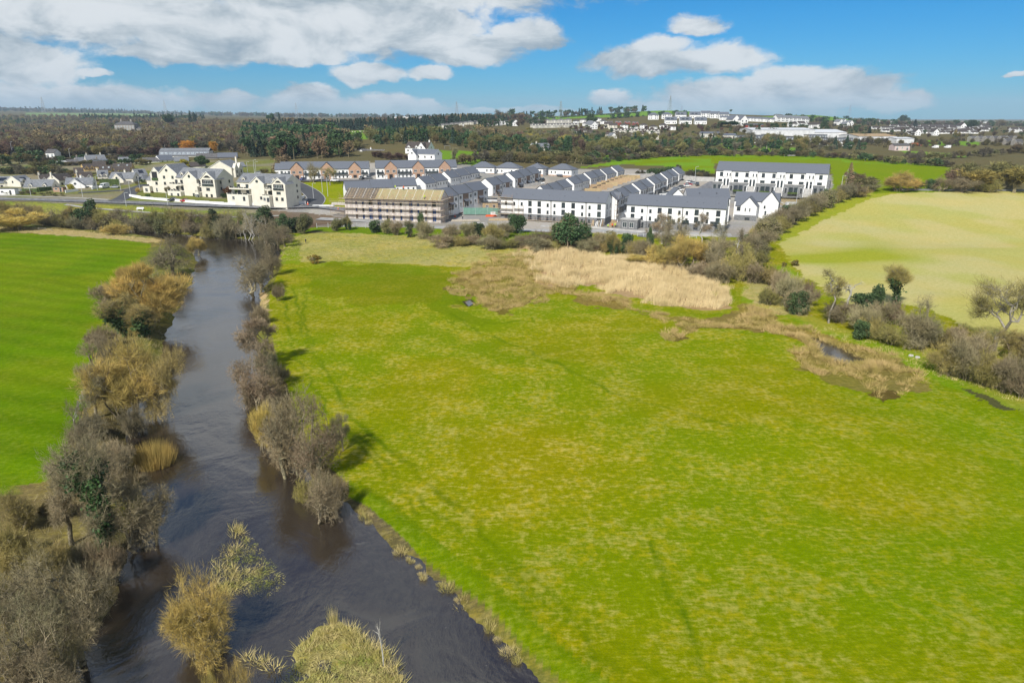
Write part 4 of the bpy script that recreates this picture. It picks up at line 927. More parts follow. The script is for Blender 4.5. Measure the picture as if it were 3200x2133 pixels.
plant('gorse', 722, 604, 583, 32, 'gorse_bush', 'round gorse bush by the ditch across the field, near the river', 'bush')
# trees along the far side of the dry pasture
row([('ash2',2000,440,412,50),('larch',1948,432,372,40),('shrub_olive',1975,452,425,50),('f_olive',1988,436,400,70),('willow3',2065,440,392,80),('f_olive',2105,436,412,45),('alder2',2160,440,402,50),('big_bare',2210,442,398,90),('f_gold',2240,440,385,90),('olive1',2270,442,405,80),('f_gold',2330,443,380,90),('f_olive',2300,430,360,100),('f_olive',2215,420,365,80),('f_alder',2195,435,385,70),('ash1',2125,432,408,14),('evergreen',2140,437,411,24)],
    'behind the dry pasture', 'trees along the far side of the dry pasture', 'tree', 'bare_tree')
# ------------------------------------------------------------------ buildings
WC = {}
def window_mesh(w, h, style='dark', mul=1, bars=0):
    key = (round(w, 2), round(h, 2), style, mul, bars)
    if key in WC: return WC[key]
    fr, gl, rv = {'dark': ('frame_dark', 'glass', 'frame_dark'), 'white': ('frame_white', 'glass', 'white_render'), 'light': ('frame_white', 'glass_light', 'frame_white'), 'blue': ('timber', 'membrane_blue', 'membrane_blue'), 'wood': ('timber', 'glass', 'timber'), 'brown': ('slate_brown', 'glass', 'slate_brown')}[style]
    mb = MB(); x = w/2; t = .07
    mb.box(-x, x, -.03, .05, 0, h, gl)
    for a, b, c, d in ((-x, -x+t, 0, h), (x-t, x, 0, h), (-x+t, x-t, 0, t), (-x+t, x-t, h-t, h)): mb.box(a, b, -.07, -.032, c, d, fr)
    for i in range(mul): cx = -x+w*(i+1)/(mul+1); mb.box(cx-.03, cx+.03, -.065, -.032, t, h-t, fr)
    if bars: mb.box(-x+t, x-t, -.062, -.033, h*.62, h*.62+.05, fr)
    mb.box(-x-.08, x+.08, -.14, .02, -.09, -.003, 'concrete' if style != 'dark' else 'frame_dark')
    WC[key] = mb.mesh('window'); return WC[key]
def door_mesh(w, h, m='frame_dark'):
    key = ('door', w, h, m)
    if key not in WC: WC[key] = MB().box(-w/2, w/2, -.05, .05, 0, h, m).box(-w/2-.06, -w/2, -.08, .05, 0, h+.06, 'frame_white').box(w/2, w/2+.06, -.08, .05, 0, h+.06, 'frame_white').box(-w/2, w/2, -.08, .05, h, h+.06, 'frame_white').box(-.15*w, .15*w, -.07, -.051, h*.6, h*.85, 'glass').mesh('door')
    return WC[key]
def slab(mb, a, b, c, d, t, m, edge='fascia'):
    """roof slope a-b (eave) c-d (ridge side); top face m, the rest edge"""
    a, b, c, d = map(Vector, (a, b, c, d)); n = (b-a).cross(d-a).normalized()
    if n.z < 0: n = -n
    n *= t; i = len(mb.V); mb.V += [tuple(p) for p in (a+n, b+n, c+n, d+n, a, b, c, d)]
    mb.F.append([i, i+1, i+2, i+3]); mb.M.append(mb.mi(m))
    for f in ((7,6,5,4),(0,4,5,1),(1,5,6,2),(2,6,7,3),(3,7,4,0)): mb.F.append([i+k for k in f]); mb.M.append(mb.mi(edge))
class Bld:
    def __init__(s, name, label, cat, A, B, ze, eave, D, group=None, wall='white_render', roof='slate', fascia='fascia'):
        """A, B: pixels (3200 px photograph) of the two ends of the front eave, ze its height, eave its height above the floor"""
        a = at_z(*A, ze) if len(A) == 2 else np.array(A); b = at_z(*B, ze) if len(B) == 2 else np.array(B); s.W = float(np.hypot(*(b-a)[:2])); s.D = D; s.e = eave; s.zb = ze-eave
        s.yaw = math.atan2(b[1]-a[1], b[0]-a[0]); s.wall, s.roof, s.fa = wall, roof, fascia
        s.root = empty(name, (a[0], a[1], s.zb), s.yaw, label, cat, group)
    def obj(s, name, mb): return mb.obj(name, s.root)
    def walls(s, x0=0, x1=None, y0=0, y1=None, e=None, rise=2.5, axis='x', m=None, name='wall', base=-2.2, mb=None, slope=None):
        x1 = s.W if x1 is None else x1; y1 = s.D if y1 is None else y1; e = s.e if e is None else e; m = m or s.wall; own = mb is None; mb = mb or MB()
        if axis == 'x': mb.prism([(y0, base), (y1, base), (y1, e), ((y0+y1)/2, e+rise), (y0, e)], 'x', x0, x1, m)
        elif axis == 'y': mb.prism([(x0, base), (x1, base), (x1, e), ((x0+x1)/2, e+rise), (x0, e)], 'y', y0, y1, m)
        else: mb.box(x0, x1, y0, y1, base, e, m)
        return s.obj(name, mb) if own else mb
    def gable(s, x0=0, x1=None, y0=0, y1=None, e=None, rise=2.5, axis='x', oh=.3, ov=.15, name='roof', m=None, t=.16, mb=None):
        x1 = s.W if x1 is None else x1; y1 = s.D if y1 is None else y1; e = s.e if e is None else e; m = m or s.roof; own = mb is None; mb = mb or MB(); e += .03
        if axis == 'x':
            ym = (y0+y1)/2; k = rise/(ym-y0)
            slab(mb, (x0-ov, y0-oh, e-oh*k), (x1+ov, y0-oh, e-oh*k), (x1+ov, ym, e+rise), (x0-ov, ym, e+rise), t, m, s.fa)
            slab(mb, (x1+ov, y1+oh, e-oh*k), (x0-ov, y1+oh, e-oh*k), (x0-ov, ym, e+rise), (x1+ov, ym, e+rise), t, m, s.fa)
        else:
            xm = (x0+x1)/2; k = rise/(xm-x0)
            slab(mb, (x0-oh, y1, e-oh*k), (x0-oh, y0-ov, e-oh*k), (xm, y0-ov, e+rise), (xm, y1, e+rise), t, m, s.fa)
            slab(mb, (x1+oh, y0-ov, e-oh*k), (x1+oh, y1, e-oh*k), (xm, y1, e+rise), (xm, y0-ov, e+rise), t, m, s.fa)
        return s.obj(name, mb) if own else mb
    def hip(s, x0=0, x1=None, y0=0, y1=None, e=None, rise=2.6, oh=.35, name='roof', m=None, mb=None, run=None):
        x1 = s.W if x1 is None else x1; y1 = s.D if y1 is None else y1; e = s.e if e is None else e; m = m or s.roof; own = mb is None; mb = mb or MB()
        a, b, c, d = (x0-oh, y0-oh, e), (x1+oh, y0-oh, e), (x1+oh, y1+oh, e), (x0-oh, y1+oh, e); h = run or (y1-y0)/2+oh
        if x1-x0 >= y1-y0: r0 = (x0-oh+h, (y0+y1)/2, e+rise); r1 = (x1+oh-h, (y0+y1)/2, e+rise)
        else: r0 = r1 = ((x0+x1)/2, (y0+y1)/2, e+rise)
        mb.face([a, b, r1, r0], m); mb.face([c, d, r0, r1], m)
        if r0 != r1: mb.face([d, a, r0], m); mb.face([b, c, r1], m)
        else: mb.face([d, a, r0], m); mb.face([b, c, r0], m)
        mb.box(x0-oh, x1+oh, y0-oh, y1+oh, e-.22, e-.012, s.fa)
        return s.obj(name, mb) if own else mb
    def put(s, name, me, face, u, z, off=0):
        o = link(name, me, s.root)
        if face == 'F': o.location = (u, -off, z)
        elif face == 'B': o.location = (u, s.D+off, z); o.rotation_euler = (0, 0, math.pi)
        elif face == 'R': o.location = (s.W+off, u, z); o.rotation_euler = (0, 0, math.pi/2)
        else: o.location = (-off, u, z); o.rotation_euler = (0, 0, -math.pi/2)
        return o
    def win(s, face, u, z, w, h, style='dark', mul=1, bars=0, off=0): return s.put('window', window_mesh(w, h, style, mul, bars), face, u, z, off)
    def door(s, face, u, z=0, w=1.0, h=2.1, m='frame_dark', off=0): return s.put('door', door_mesh(w, h, m), face, u, z, off)
    def chimney(s, x, y, z0, z1, w=.8, m=None):
        mb = MB().box(x-w/2, x+w/2, y-.35, y+.35, z0, z1, m or s.wall).box(x-w/2-.08, x+w/2+.08, y-.43, y+.43, z1, z1+.14, 'concrete')
        for i in (-1, 1): mb.bar((x+i*w*.22, y, z1+.14), (x+i*w*.22, y, z1+.5), .12, 'ochre_render', 6)
        return s.obj('chimney', mb)
    def vents(s, xs, y, z):
        for x in xs: s.obj('roof_vent', MB().box(x-.25, x+.25, y-.3, y+.3, z-.1, z+.16, 'fascia'))

# --- terraces of the new estate, seen in steps climbing the hill
def view_t(P, Q, px):
    """where the plan line P-Q crosses the view line of pixel column px"""
    k = (px-1600)/FPX; d = Q-P; f = lambda p: p[0]-k*(p[1]*CP-(p[2]-CAMZ)*SP)
    a, b = f(P), f(Q); return a/(a-b)
def terrace(prefix, P0, P1, z0, step, bounds, D, rise, eave, style, group, where, name='terraced_house', cat='house'):
    """stepped terrace: P0 and P1 are the eave ends; bounds the pixel columns of the party walls"""
    n = len(bounds)-1; A = at_z(*P0, z0); B = at_z(*P1, z0+step*(n-1)); out = []
    for i in range(n):
        ta, tb = view_t(A, B, bounds[i]), view_t(A, B, bounds[i+1]); ze = z0+step*i; a = A+(B-A)*ta; b = A+(B-A)*tb; a[2] = b[2] = ze
        lab = f'{prefix}, {"" if n == 1 else (["nearest", "middle"][i] if i < n-1 else "farthest")+" of "}{where}'
        h = Bld(name, lab, cat, tuple(a), tuple(b), ze, eave, D, group)
        h.walls(rise=rise); h.gable(rise=rise, oh=.35, ov=.22); W = h.W
        h.vents([W*.3, W*.7], D*.28, eave+rise*.5)
        h.obj('downpipe', MB().box(W-.16, W-.04, -.12, -.02, 0, eave-.1, 'fascia'))
        if style == 'brick':
            h.obj('brick_panel', MB().box(W*.31, W*.69, -.09, -.003, 0, eave-.25, 'brick_brown'))
            for u in (.15, .84): h.win('F', W*u, .9, 1.5, 1.25, 'white'); h.win('F', W*u, 3.7, 1.5, 1.35, 'white')
            mb = MB(); mb.box(W*.33, W*.67, -1.3, -.1, 2.45, 2.55, 'fascia'); slab(mb, (W*.31, -1.5, 2.5), (W*.69, -1.5, 2.5), (W*.66, -.1, 3.3), (W*.34, -.1, 3.3), .1, 'slate'); h.obj('porch_roof', mb)
            h.door('F', W*.42, 0, 1, 2.1, 'frame_dark', .1); h.door('F', W*.58, 0, 1, 2.1, 'frame_dark', .1)
        elif style == 'plain':
            for u in (.14, .36, .64, .86): h.win('F', W*u, 3.8, .8, 1.15, 'white', 0); h.win('F', W*u, .9, 1.0, 1.2, 'white', 0)
        elif style == 'stone':
            h.obj('stone_plinth', MB().box(0.02, W-.02, -.09, -.003, 0, 2.6, 'stone_grey'))
            for u in (.12, .34, .62, .86): h.win('F', W*u, 3.6, 1.0, 1.5, 'dark', 0)
            for u in (.2, .8): h.win('F', W*u, .7, 1.3, 1.5, 'dark', 1, 0, .1)
            for u in (.42, .58): h.door('F', W*u, 0, 1, 2.2, 'frame_dark', .1)
            mb = MB().box(W*.36, W*.64, -1.1, -.1, 2.35, 2.5, 'fascia'); h.obj('porch_roof', mb)
        elif style == 'front':
            for u in (.15, .4, .62, .85): h.win('F', W*u, 3.4, .9, 1.3, 'white', 0); h.win('F', W*u, .9, 1.0, 1.2, 'white', 0)
        out.append(h)
    return out
Z3 = lambda x, y: (840+x/3.9217, 450+y/3.9217)
Z4 = lambda x, y: (1400+x/3.9217, 450+y/3.9217)
Z5 = lambda x, y: (1900+x/3.9217, 450+y/3.9217)
Z6 = lambda x, y: (2180+x/4.706, 480+y/4.706)
Z1 = lambda x, y: (x/4.706, 420+y/4.706)
Z2 = lambda x, y: (400+x/4.706, 420+y/4.706)
TG = 'stepped terraces of the new estate'
gr = 'white terraced house'
terrace(gr, Z3(945, 560), Z3(1812, 503), 10.2, .5, [1081, 1162.6, 1231.4, 1302], 9, 3.3, 5.6, 'front', TG, 'the row right behind the scaffolded building')
terrace(gr, Z3(1920, 487), Z3(2192, 438), 11.2, .45, [1329.6, 1364.5, 1398.9], 8.5, 3.1, 5.8, 'plain', TG, 'the stepped pair behind the scaffolded building')
terrace(gr, Z4(30, 415), Z4(385, 348), 12.4, .45, [1407.6, 1438.2, 1468.8, 1498.2], 8, 3.1, 5.8, 'plain', TG, 'the three in front of the hipped houses')
br = 'brick fronted terraced house'
terrace(br, Z4(-75, 655), Z4(487, 547), 10.0, .4, [1384, 1431.9, 1477.8, 1524.2], 9, 3.1, 6.0, 'brick', TG, 'the row left of the long block')
terrace(br, Z4(545, 505), Z4(790, 457), 10.9, .4, [1539, 1570.8, 1601.4], 8.5, 3.0, 6.0, 'brick', TG, 'the pair in the middle of the estate')
terrace(br, Z4(820, 422), Z4(1135, 350), 12.2, .4, [1609.1, 1637.1, 1663.9, 1689.4], 8, 3.0, 6.0, 'brick', TG, 'the three before the hipped houses')
sc_ = 'white house beside the timber yards'
terrace(sc_, Z4(1220, 600), Z4(1520, 515), 10.4, .4, [1711, 1734, 1761, 1787.6], 7.5, 2.8, 5.8, 'plain', TG, 'the row just behind the long block')
terrace(sc_, Z4(1545, 490), Z4(1735, 440), 11.1, .4, [1794, 1819.5, 1842.4], 7.5, 2.8, 5.8, 'plain', TG, 'the second pair up their left side')
terrace(sc_, Z4(1750, 420), Z4(1925, 380), 11.9, .4, [1846.2, 1870.4, 1890.8], 7.5, 2.8, 5.8, 'plain', TG, 'the third pair up their left side')
terrace(sc_, Z4(1945, 373), Z4(2062, 350), 12.6, .4, [1896, 1925.8], 7.5, 2.8, 5.8, 'plain', TG, 'last but one up their left side')
terrace(sc_, Z4(2080, 340), Z4(2160, 322), 13.1, .4, [1930.4, 1950.8], 7.5, 2.8, 5.8, 'plain', TG, 'topmost on their left side')
st = 'stone based terraced house'
terrace(st, Z5(95, 690), Z5(380, 580), 9.9, .4, [1928, 1951, 1974, 1996.9], 8, 2.9, 5.9, 'stone', TG, 'the row behind the two long blocks')
terrace(st, Z5(400, 560), Z5(558, 508), 10.7, .4, [2002, 2022.4, 2042.3], 8, 2.9, 5.9, 'stone', TG, 'the second pair along the car park street')
terrace(st, Z5(575, 488), Z5(720, 440), 11.4, .4, [2046.6, 2065.7, 2083.6], 8, 2.9, 5.9, 'stone', TG, 'the third pair along the car park street')
terrace(st, Z5(735, 423), Z5(862, 380), 12.1, .4, [2087.4, 2104.8, 2119.8], 8, 2.9, 5.9, 'stone', TG, 'the fourth pair along the car park street')
terrace(st, Z5(875, 367), Z5(940, 347), 12.7, .4, [2123.1, 2139.7], 8, 2.9, 5.9, 'stone', TG, 'the topmost house along the car park street')
# --- hipped houses at the back
for i, (a, b, z, lab) in enumerate([(Z4(270, 285), Z4(565, 288), 15.0, 'white hipped roof house, leftmost of the four at the back of the estate'), (Z4(570, 291), Z4(870, 297), 14.6, 'white hipped roof house, second of the four at the back of the estate'),
        (Z4(950, 296), Z4(1165, 303), 14.2, 'white hipped roof house, third of the four at the back of the estate'), (Z4(1232, 306), Z4(1513, 317), 13.8, 'white hipped roof house with a brick ground floor, rightmost at the back of the estate')]):
    h = Bld('hipped_house', lab, 'house', a, b, z, 5.9, 9, 'hipped houses at the back of the estate'); h.walls(rise=0, axis='z'); h.hip(rise=3.0, run=6.2); W = h.W
    h.obj('brick_panel', MB().box(.02, W-.02, -.09, -.003, 0, 2.7, 'brick'))
    for u in (.13, .3, .7, .87): h.win('F', W*u, 3.6, .9, 1.3, 'white', 0)
    for u in (.15, .3): h.win('F', W*u, .8, 1.0, 1.4, 'white', 0, 0, .09)
    mb = MB(); slab(mb, (W*.36, -1.4, 2.5), (W*.66, -1.4, 2.5), (W*.62, -.1, 3.3), (W*.40, -.1, 3.3), .1, 'slate'); h.obj('porch_roof', mb)
    for u in (.45, .56): h.door('F', W*u, 0, 1, 2.1, 'frame_dark', .1)
    h.win('R', 4.5, 3.7, .7, 1.2, 'white', 0); h.win('R', 6.2, 1.0, .7, 1.2, 'white', 0)
# --- the two long terraces with brick gables
for k, (A, B, ze, fr_, hiL, lab) in enumerate([(Z3(132, 309), Z3(1222, 299), 15.6, ((.12, .26), (.455, .60), (.773, .911)), True, 'long white terrace with three brick gables, left one, behind two bare trees'),
        (Z3(1310, 294), Z3(2305, 280), 16.4, ((.105, .255), (.445, .59), (.775, .915)), False, 'long white terrace with three brick gables, right one of the twins')]):
    h = Bld('terrace_block', lab, 'terrace', A, B, ze, 5.9, 10, 'brick gabled terraces'); W = h.W; h.walls(rise=3.5); h.gable(rise=3.5, oh=.4)
    for (u0, u1) in fr_:
        x0, x1 = W*u0, W*u1; mb = MB(); h.walls(x0, x1, -.5, 3, e=5.9, rise=3.25, axis='y', m='brick', mb=mb); h.obj('brick_gable', mb)
        h.gable(x0, x1, -.5, 4.9, e=5.9, rise=3.35, axis='y', name='gable_roof', oh=.25)
        for u in (.25, .76): h.win('F', x0+(x1-x0)*u, 3.5, 1.6, 1.3, 'white', 1, 0, .5)
        for u in (.12, .88): h.door('F', x0+(x1-x0)*u, 0, 1, 2.1, 'frame_white', .5)
        h.obj('passage_shade', MB().box(x0+(x1-x0)*.36, x0+(x1-x0)*.64, -.56, -.503, 0, 2.5, 'dark_void'))  # flat near-black panel on the wall, painted for the shade in the passage
    gaps = [(0, fr_[0][0]), (fr_[0][1], fr_[1][0]), (fr_[1][1], fr_[2][0]), (fr_[2][1], 1)]
    for (u0, u1) in gaps:
        n_ = max(2, round((u1-u0)*W/2.1)); 
        for j in range(n_):
            u = W*(u0+(u1-u0)*(j+.5)/n_)
            if j % 2 == 0: h.win('F', u, 3.1, 1.3, 1.9, 'white', 1)
            else: h.win('F', u, 3.5, .8, 1.2, 'white', 0)
            h.win('F', u, .9, .9, 1.3, 'white', 0)
        mb = MB().box(W*u0+.4, W*u1-.4, -.9, -.003, 2.75, 2.9, 'fascia'); mb.box(W*u0+.4, W*u1-.4, -.9, -.86, 2.9, 3.85, 'glass'); h.obj('balcony', mb)
    if hiL: h.walls(-3, 0, 2, 9, e=5.6, rise=3.0, name='side_wing'); h.gable(-3, .2, 2, 9, e=5.6, rise=3.0, name='side_roof')
# --- three storey blocks of the building site
def big_block(label, A, B, ze, D, rise, wins, group, ground_st='stone_grey', eave=9.0, seams=()):
    h = Bld('apartment_block', label, 'building', A, B, ze, eave, D, group); h.walls(rise=rise); h.gable(rise=rise, oh=.45, ov=.25); W = h.W
    h.obj('stone_plinth', MB().box(-.09, W+.09, -.1, -.003, -1, 2.75, ground_st).box(W+.003, W+.09, -.003, D, -1, 2.75, ground_st))
    for row_, z, hh in wins:
        for u, big in row_: h.win('F', W*u, z, 1.6 if big else .95, hh if big else hh*.66, 'dark', 1 if big else 0, 1 if big else 0, .1 if z < 2.7 else 0)
    for s_ in seams: h.obj('downpipe', MB().box(W*s_-.07, W*s_+.07, -.15, -.03, 0, eave-.1, 'fascia'))
    h.vents([W*f for f in (.14, .3, .46, .61, .77, .92)], D*.22, eave+rise*.42)
    return h
x0, x1 = 650, 1932; f_ = lambda v: (v-x0)/(x1-x0)
t1 = [(f_(v), v in (1022, 1138, 1434, 1553, 1860)) for v in (715, 822, 917, 1022, 1138, 1243, 1327, 1434, 1553, 1662, 1748, 1860)]
L1 = big_block('long white three storey block with a grey roof and scaffolding at both ends', Z4(650, 656), Z4(1932, 719), 9.6, 10, 3.6, [(t1, 6.1, 2.1), (t1[3:], 3.2, 2.1), (t1, .6, 1.9)], 'long white blocks', seams=(.49, .5, .82, .83, .18))
for y_ in (2.5, 7.2): L1.win('R', y_, 6.3, .8, 1.8, 'dark', 0); L1.win('R', y_, 3.4, .8, 1.8, 'dark', 0)
L1.walls(L1.W*.86, L1.W+2.6, 10.2, 17, e=8.7, rise=3.2, name='rear_wing', axis='x'); L1.gable(L1.W*.86, L1.W+2.6, 10.2, 17, e=8.7, rise=3.2, name='rear_roof')
x0, x1 = 235, 1448
t2 = [(f_(v), v in (312, 651, 779, 1105, 1362)) for v in (312, 431, 536, 651, 779, 896, 988, 1105, 1235, 1362)]
L2 = big_block('long white three storey block with a grey stone annex at its left front corner', Z5(235, 736), Z5(1448, 791), 9.4, 10, 3.5, [(t2, 6.0, 2.1), (t2, 3.1, 2.2), (t2, .5, 1.9)], 'long white blocks', seams=(.215, .575, .58, .78))
for y_ in (3, 7): L2.win('R', y_, 6.3, .6, 1.8, 'dark', 0); L2.win('R', y_, 3.3, .6, 1.8, 'dark', 0)
mb = MB().box(-1.2, 5.6, -5.2, -.2, -2, 3.5, 'stone_grey').box(-1.35, 5.75, -5.35, -.2, 3.5, 3.75, 'concrete'); L2.obj('stone_annex', mb)
for u in (.6, 3.3): L2.win('F', u, .5, 1.7, 2.1, 'white', 1, 0, 5.2)
L2.door('F', 6.6, 0, 1.1, 2.3, 'frame_dark', .1)
for i in range(5): L2.obj('balcony', MB().box(L2.W*(.3+i*.14), L2.W*(.37+i*.14), -1.0, -.95, 2.9, 4.0, 'glass'))
h = Bld('rear_block', 'white block with a grey roof and a gable, tucked behind the annexed long block', 'building', Z5(975, 665), Z5(1500, 668), 11.0, 9.0, 10); h.walls(rise=3.4); h.gable(rise=3.4)
mb = MB(); h.walls(-8.2, .0, -.6, 9, e=8.4, rise=4.1, axis='y', mb=mb); h.obj('cross_gable', mb); h.gable(-8.2, 0, -.6, 9, e=8.4, rise=4.2, axis='y', name='cross_roof'); h.vents([h.W*.3, h.W*.7], 2.4, 10.8)
for y_ in (3, 7): h.win('R', y_, 6.3, .6, 1.8, 'dark', 0)
# house with cross gables right of the blocks
h = Bld('cross_gabled_house', 'white house with two dark edged cross gables, right of the long blocks', 'house', Z6(545, 686), Z6(1195, 716), 8.6, 6.0, 9); W = h.W
h.walls(rise=3.2); h.gable(rise=3.2); g0 = W*.64
mb = MB(); h.walls(g0, W, -.6, 7, e=6.0, rise=3.9, axis='y', mb=mb); h.obj('cross_gable', mb); h.gable(g0, W, -.6, 8.2, e=6.0, rise=3.95, axis='y', name='cross_roof', oh=.3)
h.obj('garage', MB().box(W+.003, W+.12, 1, 5, -1, 2.6, 'stone_grey')); h.win('F', W*.70, 3.3, .7, 1.1, 'dark', 0, 0, .6); h.win('F', W*.73, .4, .9, 1.9, 'white', 0, 0, .6); h.win('F', W*.06, 3.6, 1, 1.4, 'dark')
for y_ in (2, 5): h.win('R', y_, 3.4, .9, 1.6, 'dark', 0)
mb = MB(); h.walls(1.4, W*.28, -6.5, 0, e=4.6, rise=2.4, axis='x', mb=mb); h.walls(W*.2, W*.56, -7.2, 0, e=4.6, rise=3.4, axis='y', mb=mb); h.obj('front_wing', mb)
h.gable(1.4, W*.3, -6.5, 0, e=4.6, rise=2.4, axis='x', name='wing_roof'); h.gable(W*.2, W*.56, -7.2, -.2, e=4.6, rise=3.45, axis='y', name='wing_roof', oh=.28)
h.obj('stone_plinth', MB().box(1.3, W*.57, -7.35, -7.21, -2.5, .9, 'stone_grey')); h.win('F', W*.16, 2.6, 1.7, 1.5, 'dark', 1, 0, 6.5)
for u in (.31, .41): h.win('F', W*u, 2.4, .6, 1.5, 'white', 0, 0, 7.2)
h.win('F', W*.37, -1.2, 1.9, 1.2, 'brown', 1, 0, 7.35)
# big block at the back right
h = Bld('maisonette_block', 'long white block with grey stone projections and stairs, before the green field', 'building', Z6(278, 243), Z6(1920, 296), 17.6, 9.2, 10.5); W = h.W; x0, x1 = 278, 1920
h.walls(rise=3.9); h.gable(rise=3.9, oh=.4)
for v, b_ in [(362,1),(458,0),(502,0),(600,1),(755,1),(854,0),(901,0),(1001,1),(1158,1),(1260,0),(1307,0),(1410,1),(1570,1),(1673,0),(1722,0),(1828,1)]:
    h.win('F', W*f_(v), 6.5 if b_ else 6.8, 1.5 if b_ else .55, 1.9 if b_ else 1.3, 'dark', 1 if b_ else 0, b_, 0 if b_ else .75)
for v in (355, 595, 750, 996, 1152, 1403, 1562, 1820): h.win('F', W*f_(v), 3.9, 2.1, 1.2, 'dark', 2)
for v0, v1 in ((255, 400), (512, 798), (912, 1203), (1325, 1617), (1738, 1900)):
    a_, b_ = W*f_(v0), W*f_(v1); h.obj('stone_projection', MB().box(a_, b_, -3.0, -.01, -2, 3.7, 'stone_grey').box(a_-.08, b_+.08, -3.08, -.01, 3.7, 3.85, 'concrete'))
    n_ = 4 if v1-v0 > 200 else 2
    for j in range(n_):
        u = a_+(b_-a_)*(j+.5)/n_
        if n_ == 4 and j in (0, 3): h.door('F', u, 0, 1.1, 2.4, 'frame_dark', 3.0)
        else: h.win('F', u, .3, 1.9 if n_ == 4 else 1.3, 2.3, 'dark', 1, 0, 3.0)
    if n_ == 4: h.obj('planter', MB().box(a_+2.2, b_-2.2, -4.3, -3.6, -.3, .5, 'box_hedge'))
for v in (455, 852, 1262, 1678):
    c_ = W*f_(v); h.obj('stair_bay', MB().box(c_-1.9, c_+1.9, -.72, -.01, 6.2, 9.0, 'white_render').box(c_-2.0, c_+2.0, -1.5, -.73, -1, 5.9, 'white_render'))
    for s_ in (-.8, .8): h.win('F', c_+s_, 2.4, .9, 3.0, 'dark', 0, 0, 1.5)
    mb = MB()
    for j in range(9): mb.box(c_-1.55, c_+1.55, -1.5-.42*(9-j), -1.5-.42*(8-j)-.001, -1.5, .25*(j+1), 'concrete')
    for s_ in (-1, 1): mb.prism([(-5.4, -1.5), (-1.51, -1.5), (-1.51, 3.4), (-2.2, 3.4), (-5.4, 1.0)], 'x', c_+s_*1.78-.12, c_+s_*1.78+.12, 'white_render')
    h.obj('stairs', mb); h.obj('downpipe', MB().box(c_-2.1, c_-2.0, -.1, -.02, 3.8, 9, 'fascia')); h.obj('downpipe', MB().box(c_+2.06, c_+2.16, -.1, -.02, 3.8, 9, 'fascia'))
h.obj('end_porch', MB().box(W+.003, W+1.3, 1.5, 8.5, -2, 5.6, 'stone_grey'))
# --- the scaffolded building
A, B = Z3(925, 655), Z3(2100, 690)
h = Bld('building_shell', 'unfinished block of pale blockwork with bare roof battens, wrapped in scaffolding', 'building', A, B, 9.8, 9.0, 10); S1 = h; W = h.W
h.walls(rise=.01, m='concrete_block'); mb = MB(); h.walls(0, .3, 0, 10, e=9, rise=3.6, m='concrete_block', mb=mb, base=8.9); h.walls(W-.3, W, 0, 10, e=9, rise=3.6, m='concrete_block', mb=mb, base=8.9); h.obj('gable_wall', mb)
mb = MB(); slab(mb, (-.2, -.4, 8.72), (W+.2, -.4, 8.72), (W+.2, 5, 12.6), (-.2, 5, 12.6), .05, 'dry_roof'if False else 'timber_pale', 'timber_pale'); slab(mb, (W+.2, 10.4, 8.72), (-.2, 10.4, 8.72), (-.2, 5, 12.6), (W+.2, 5, 12.6), .05, 'timber_pale', 'timber_pale')
mb.mats = ['roof_felt' if m_ == 'timber_pale' else m_ for m_ in mb.mats]
MT['roof_felt'] = None
m = bpy.data.materials.new('roof_felt'); m.use_nodes = True; n = NT(m.node_tree); b = m.node_tree.nodes['Principled BSDF']; o_ = n.n('ShaderNodeTexCoord').outputs['Object']; sx = n.n('ShaderNodeSeparateXYZ', i_0=o_)
dark = n.mix(n.ss(n.noise(o_, .5, 4), .3, .7), (.035, .036, .04), (.07, .07, .075)); lite = n.mix(n.ss(n.noise(o_, 1.1, 5, .7), .35, .65), (.33, .24, .12), (.26, .28, .14))
n.put(b.inputs['Base Color'], n.mix(n.m('LESS_THAN', sx.outputs[0], W*.33), lite, dark)); b.inputs['Roughness'].default_value = .9; MT['roof_felt'] = m
h.obj('roof_felt', mb)
for i in range(10):
    mb = MB(); t = (i+.3)/10.; y_ = -.4+5.4*t; z_ = 8.72+3.88*t+.06; mb.box(-.2, W+.2, y_-.06, y_+.06, z_, z_+.1, 'timber_pale'); h.obj('batten', mb)
for i in range(34):
    x = W*(i+.5)/34; mb = MB().bar((x, -.4, 8.83), (x, 5, 12.7), .07, 'timber' if i % 3 else 'frame_white'); h.obj('rafter', mb)
xs_ = [1070, 1157, 1250, 1360, 1455, 1530, 1625, 1745, 1835, 1925, 2025]; x0, x1 = 925, 2100
for z_ in (6.2, 3.3, .6):
    for i, v in enumerate(xs_):
        big = i in (3, 7, 10, 2); h.win('F', W*f_(v), z_+(0 if z_ > 1 else -.4), 1.7 if big else .95, (1.9 if big else 1.5)+(.5 if z_ < 1 else 0), 'blue' if (i+int(z_)) % 4 else 'wood', 1 if big else 0)
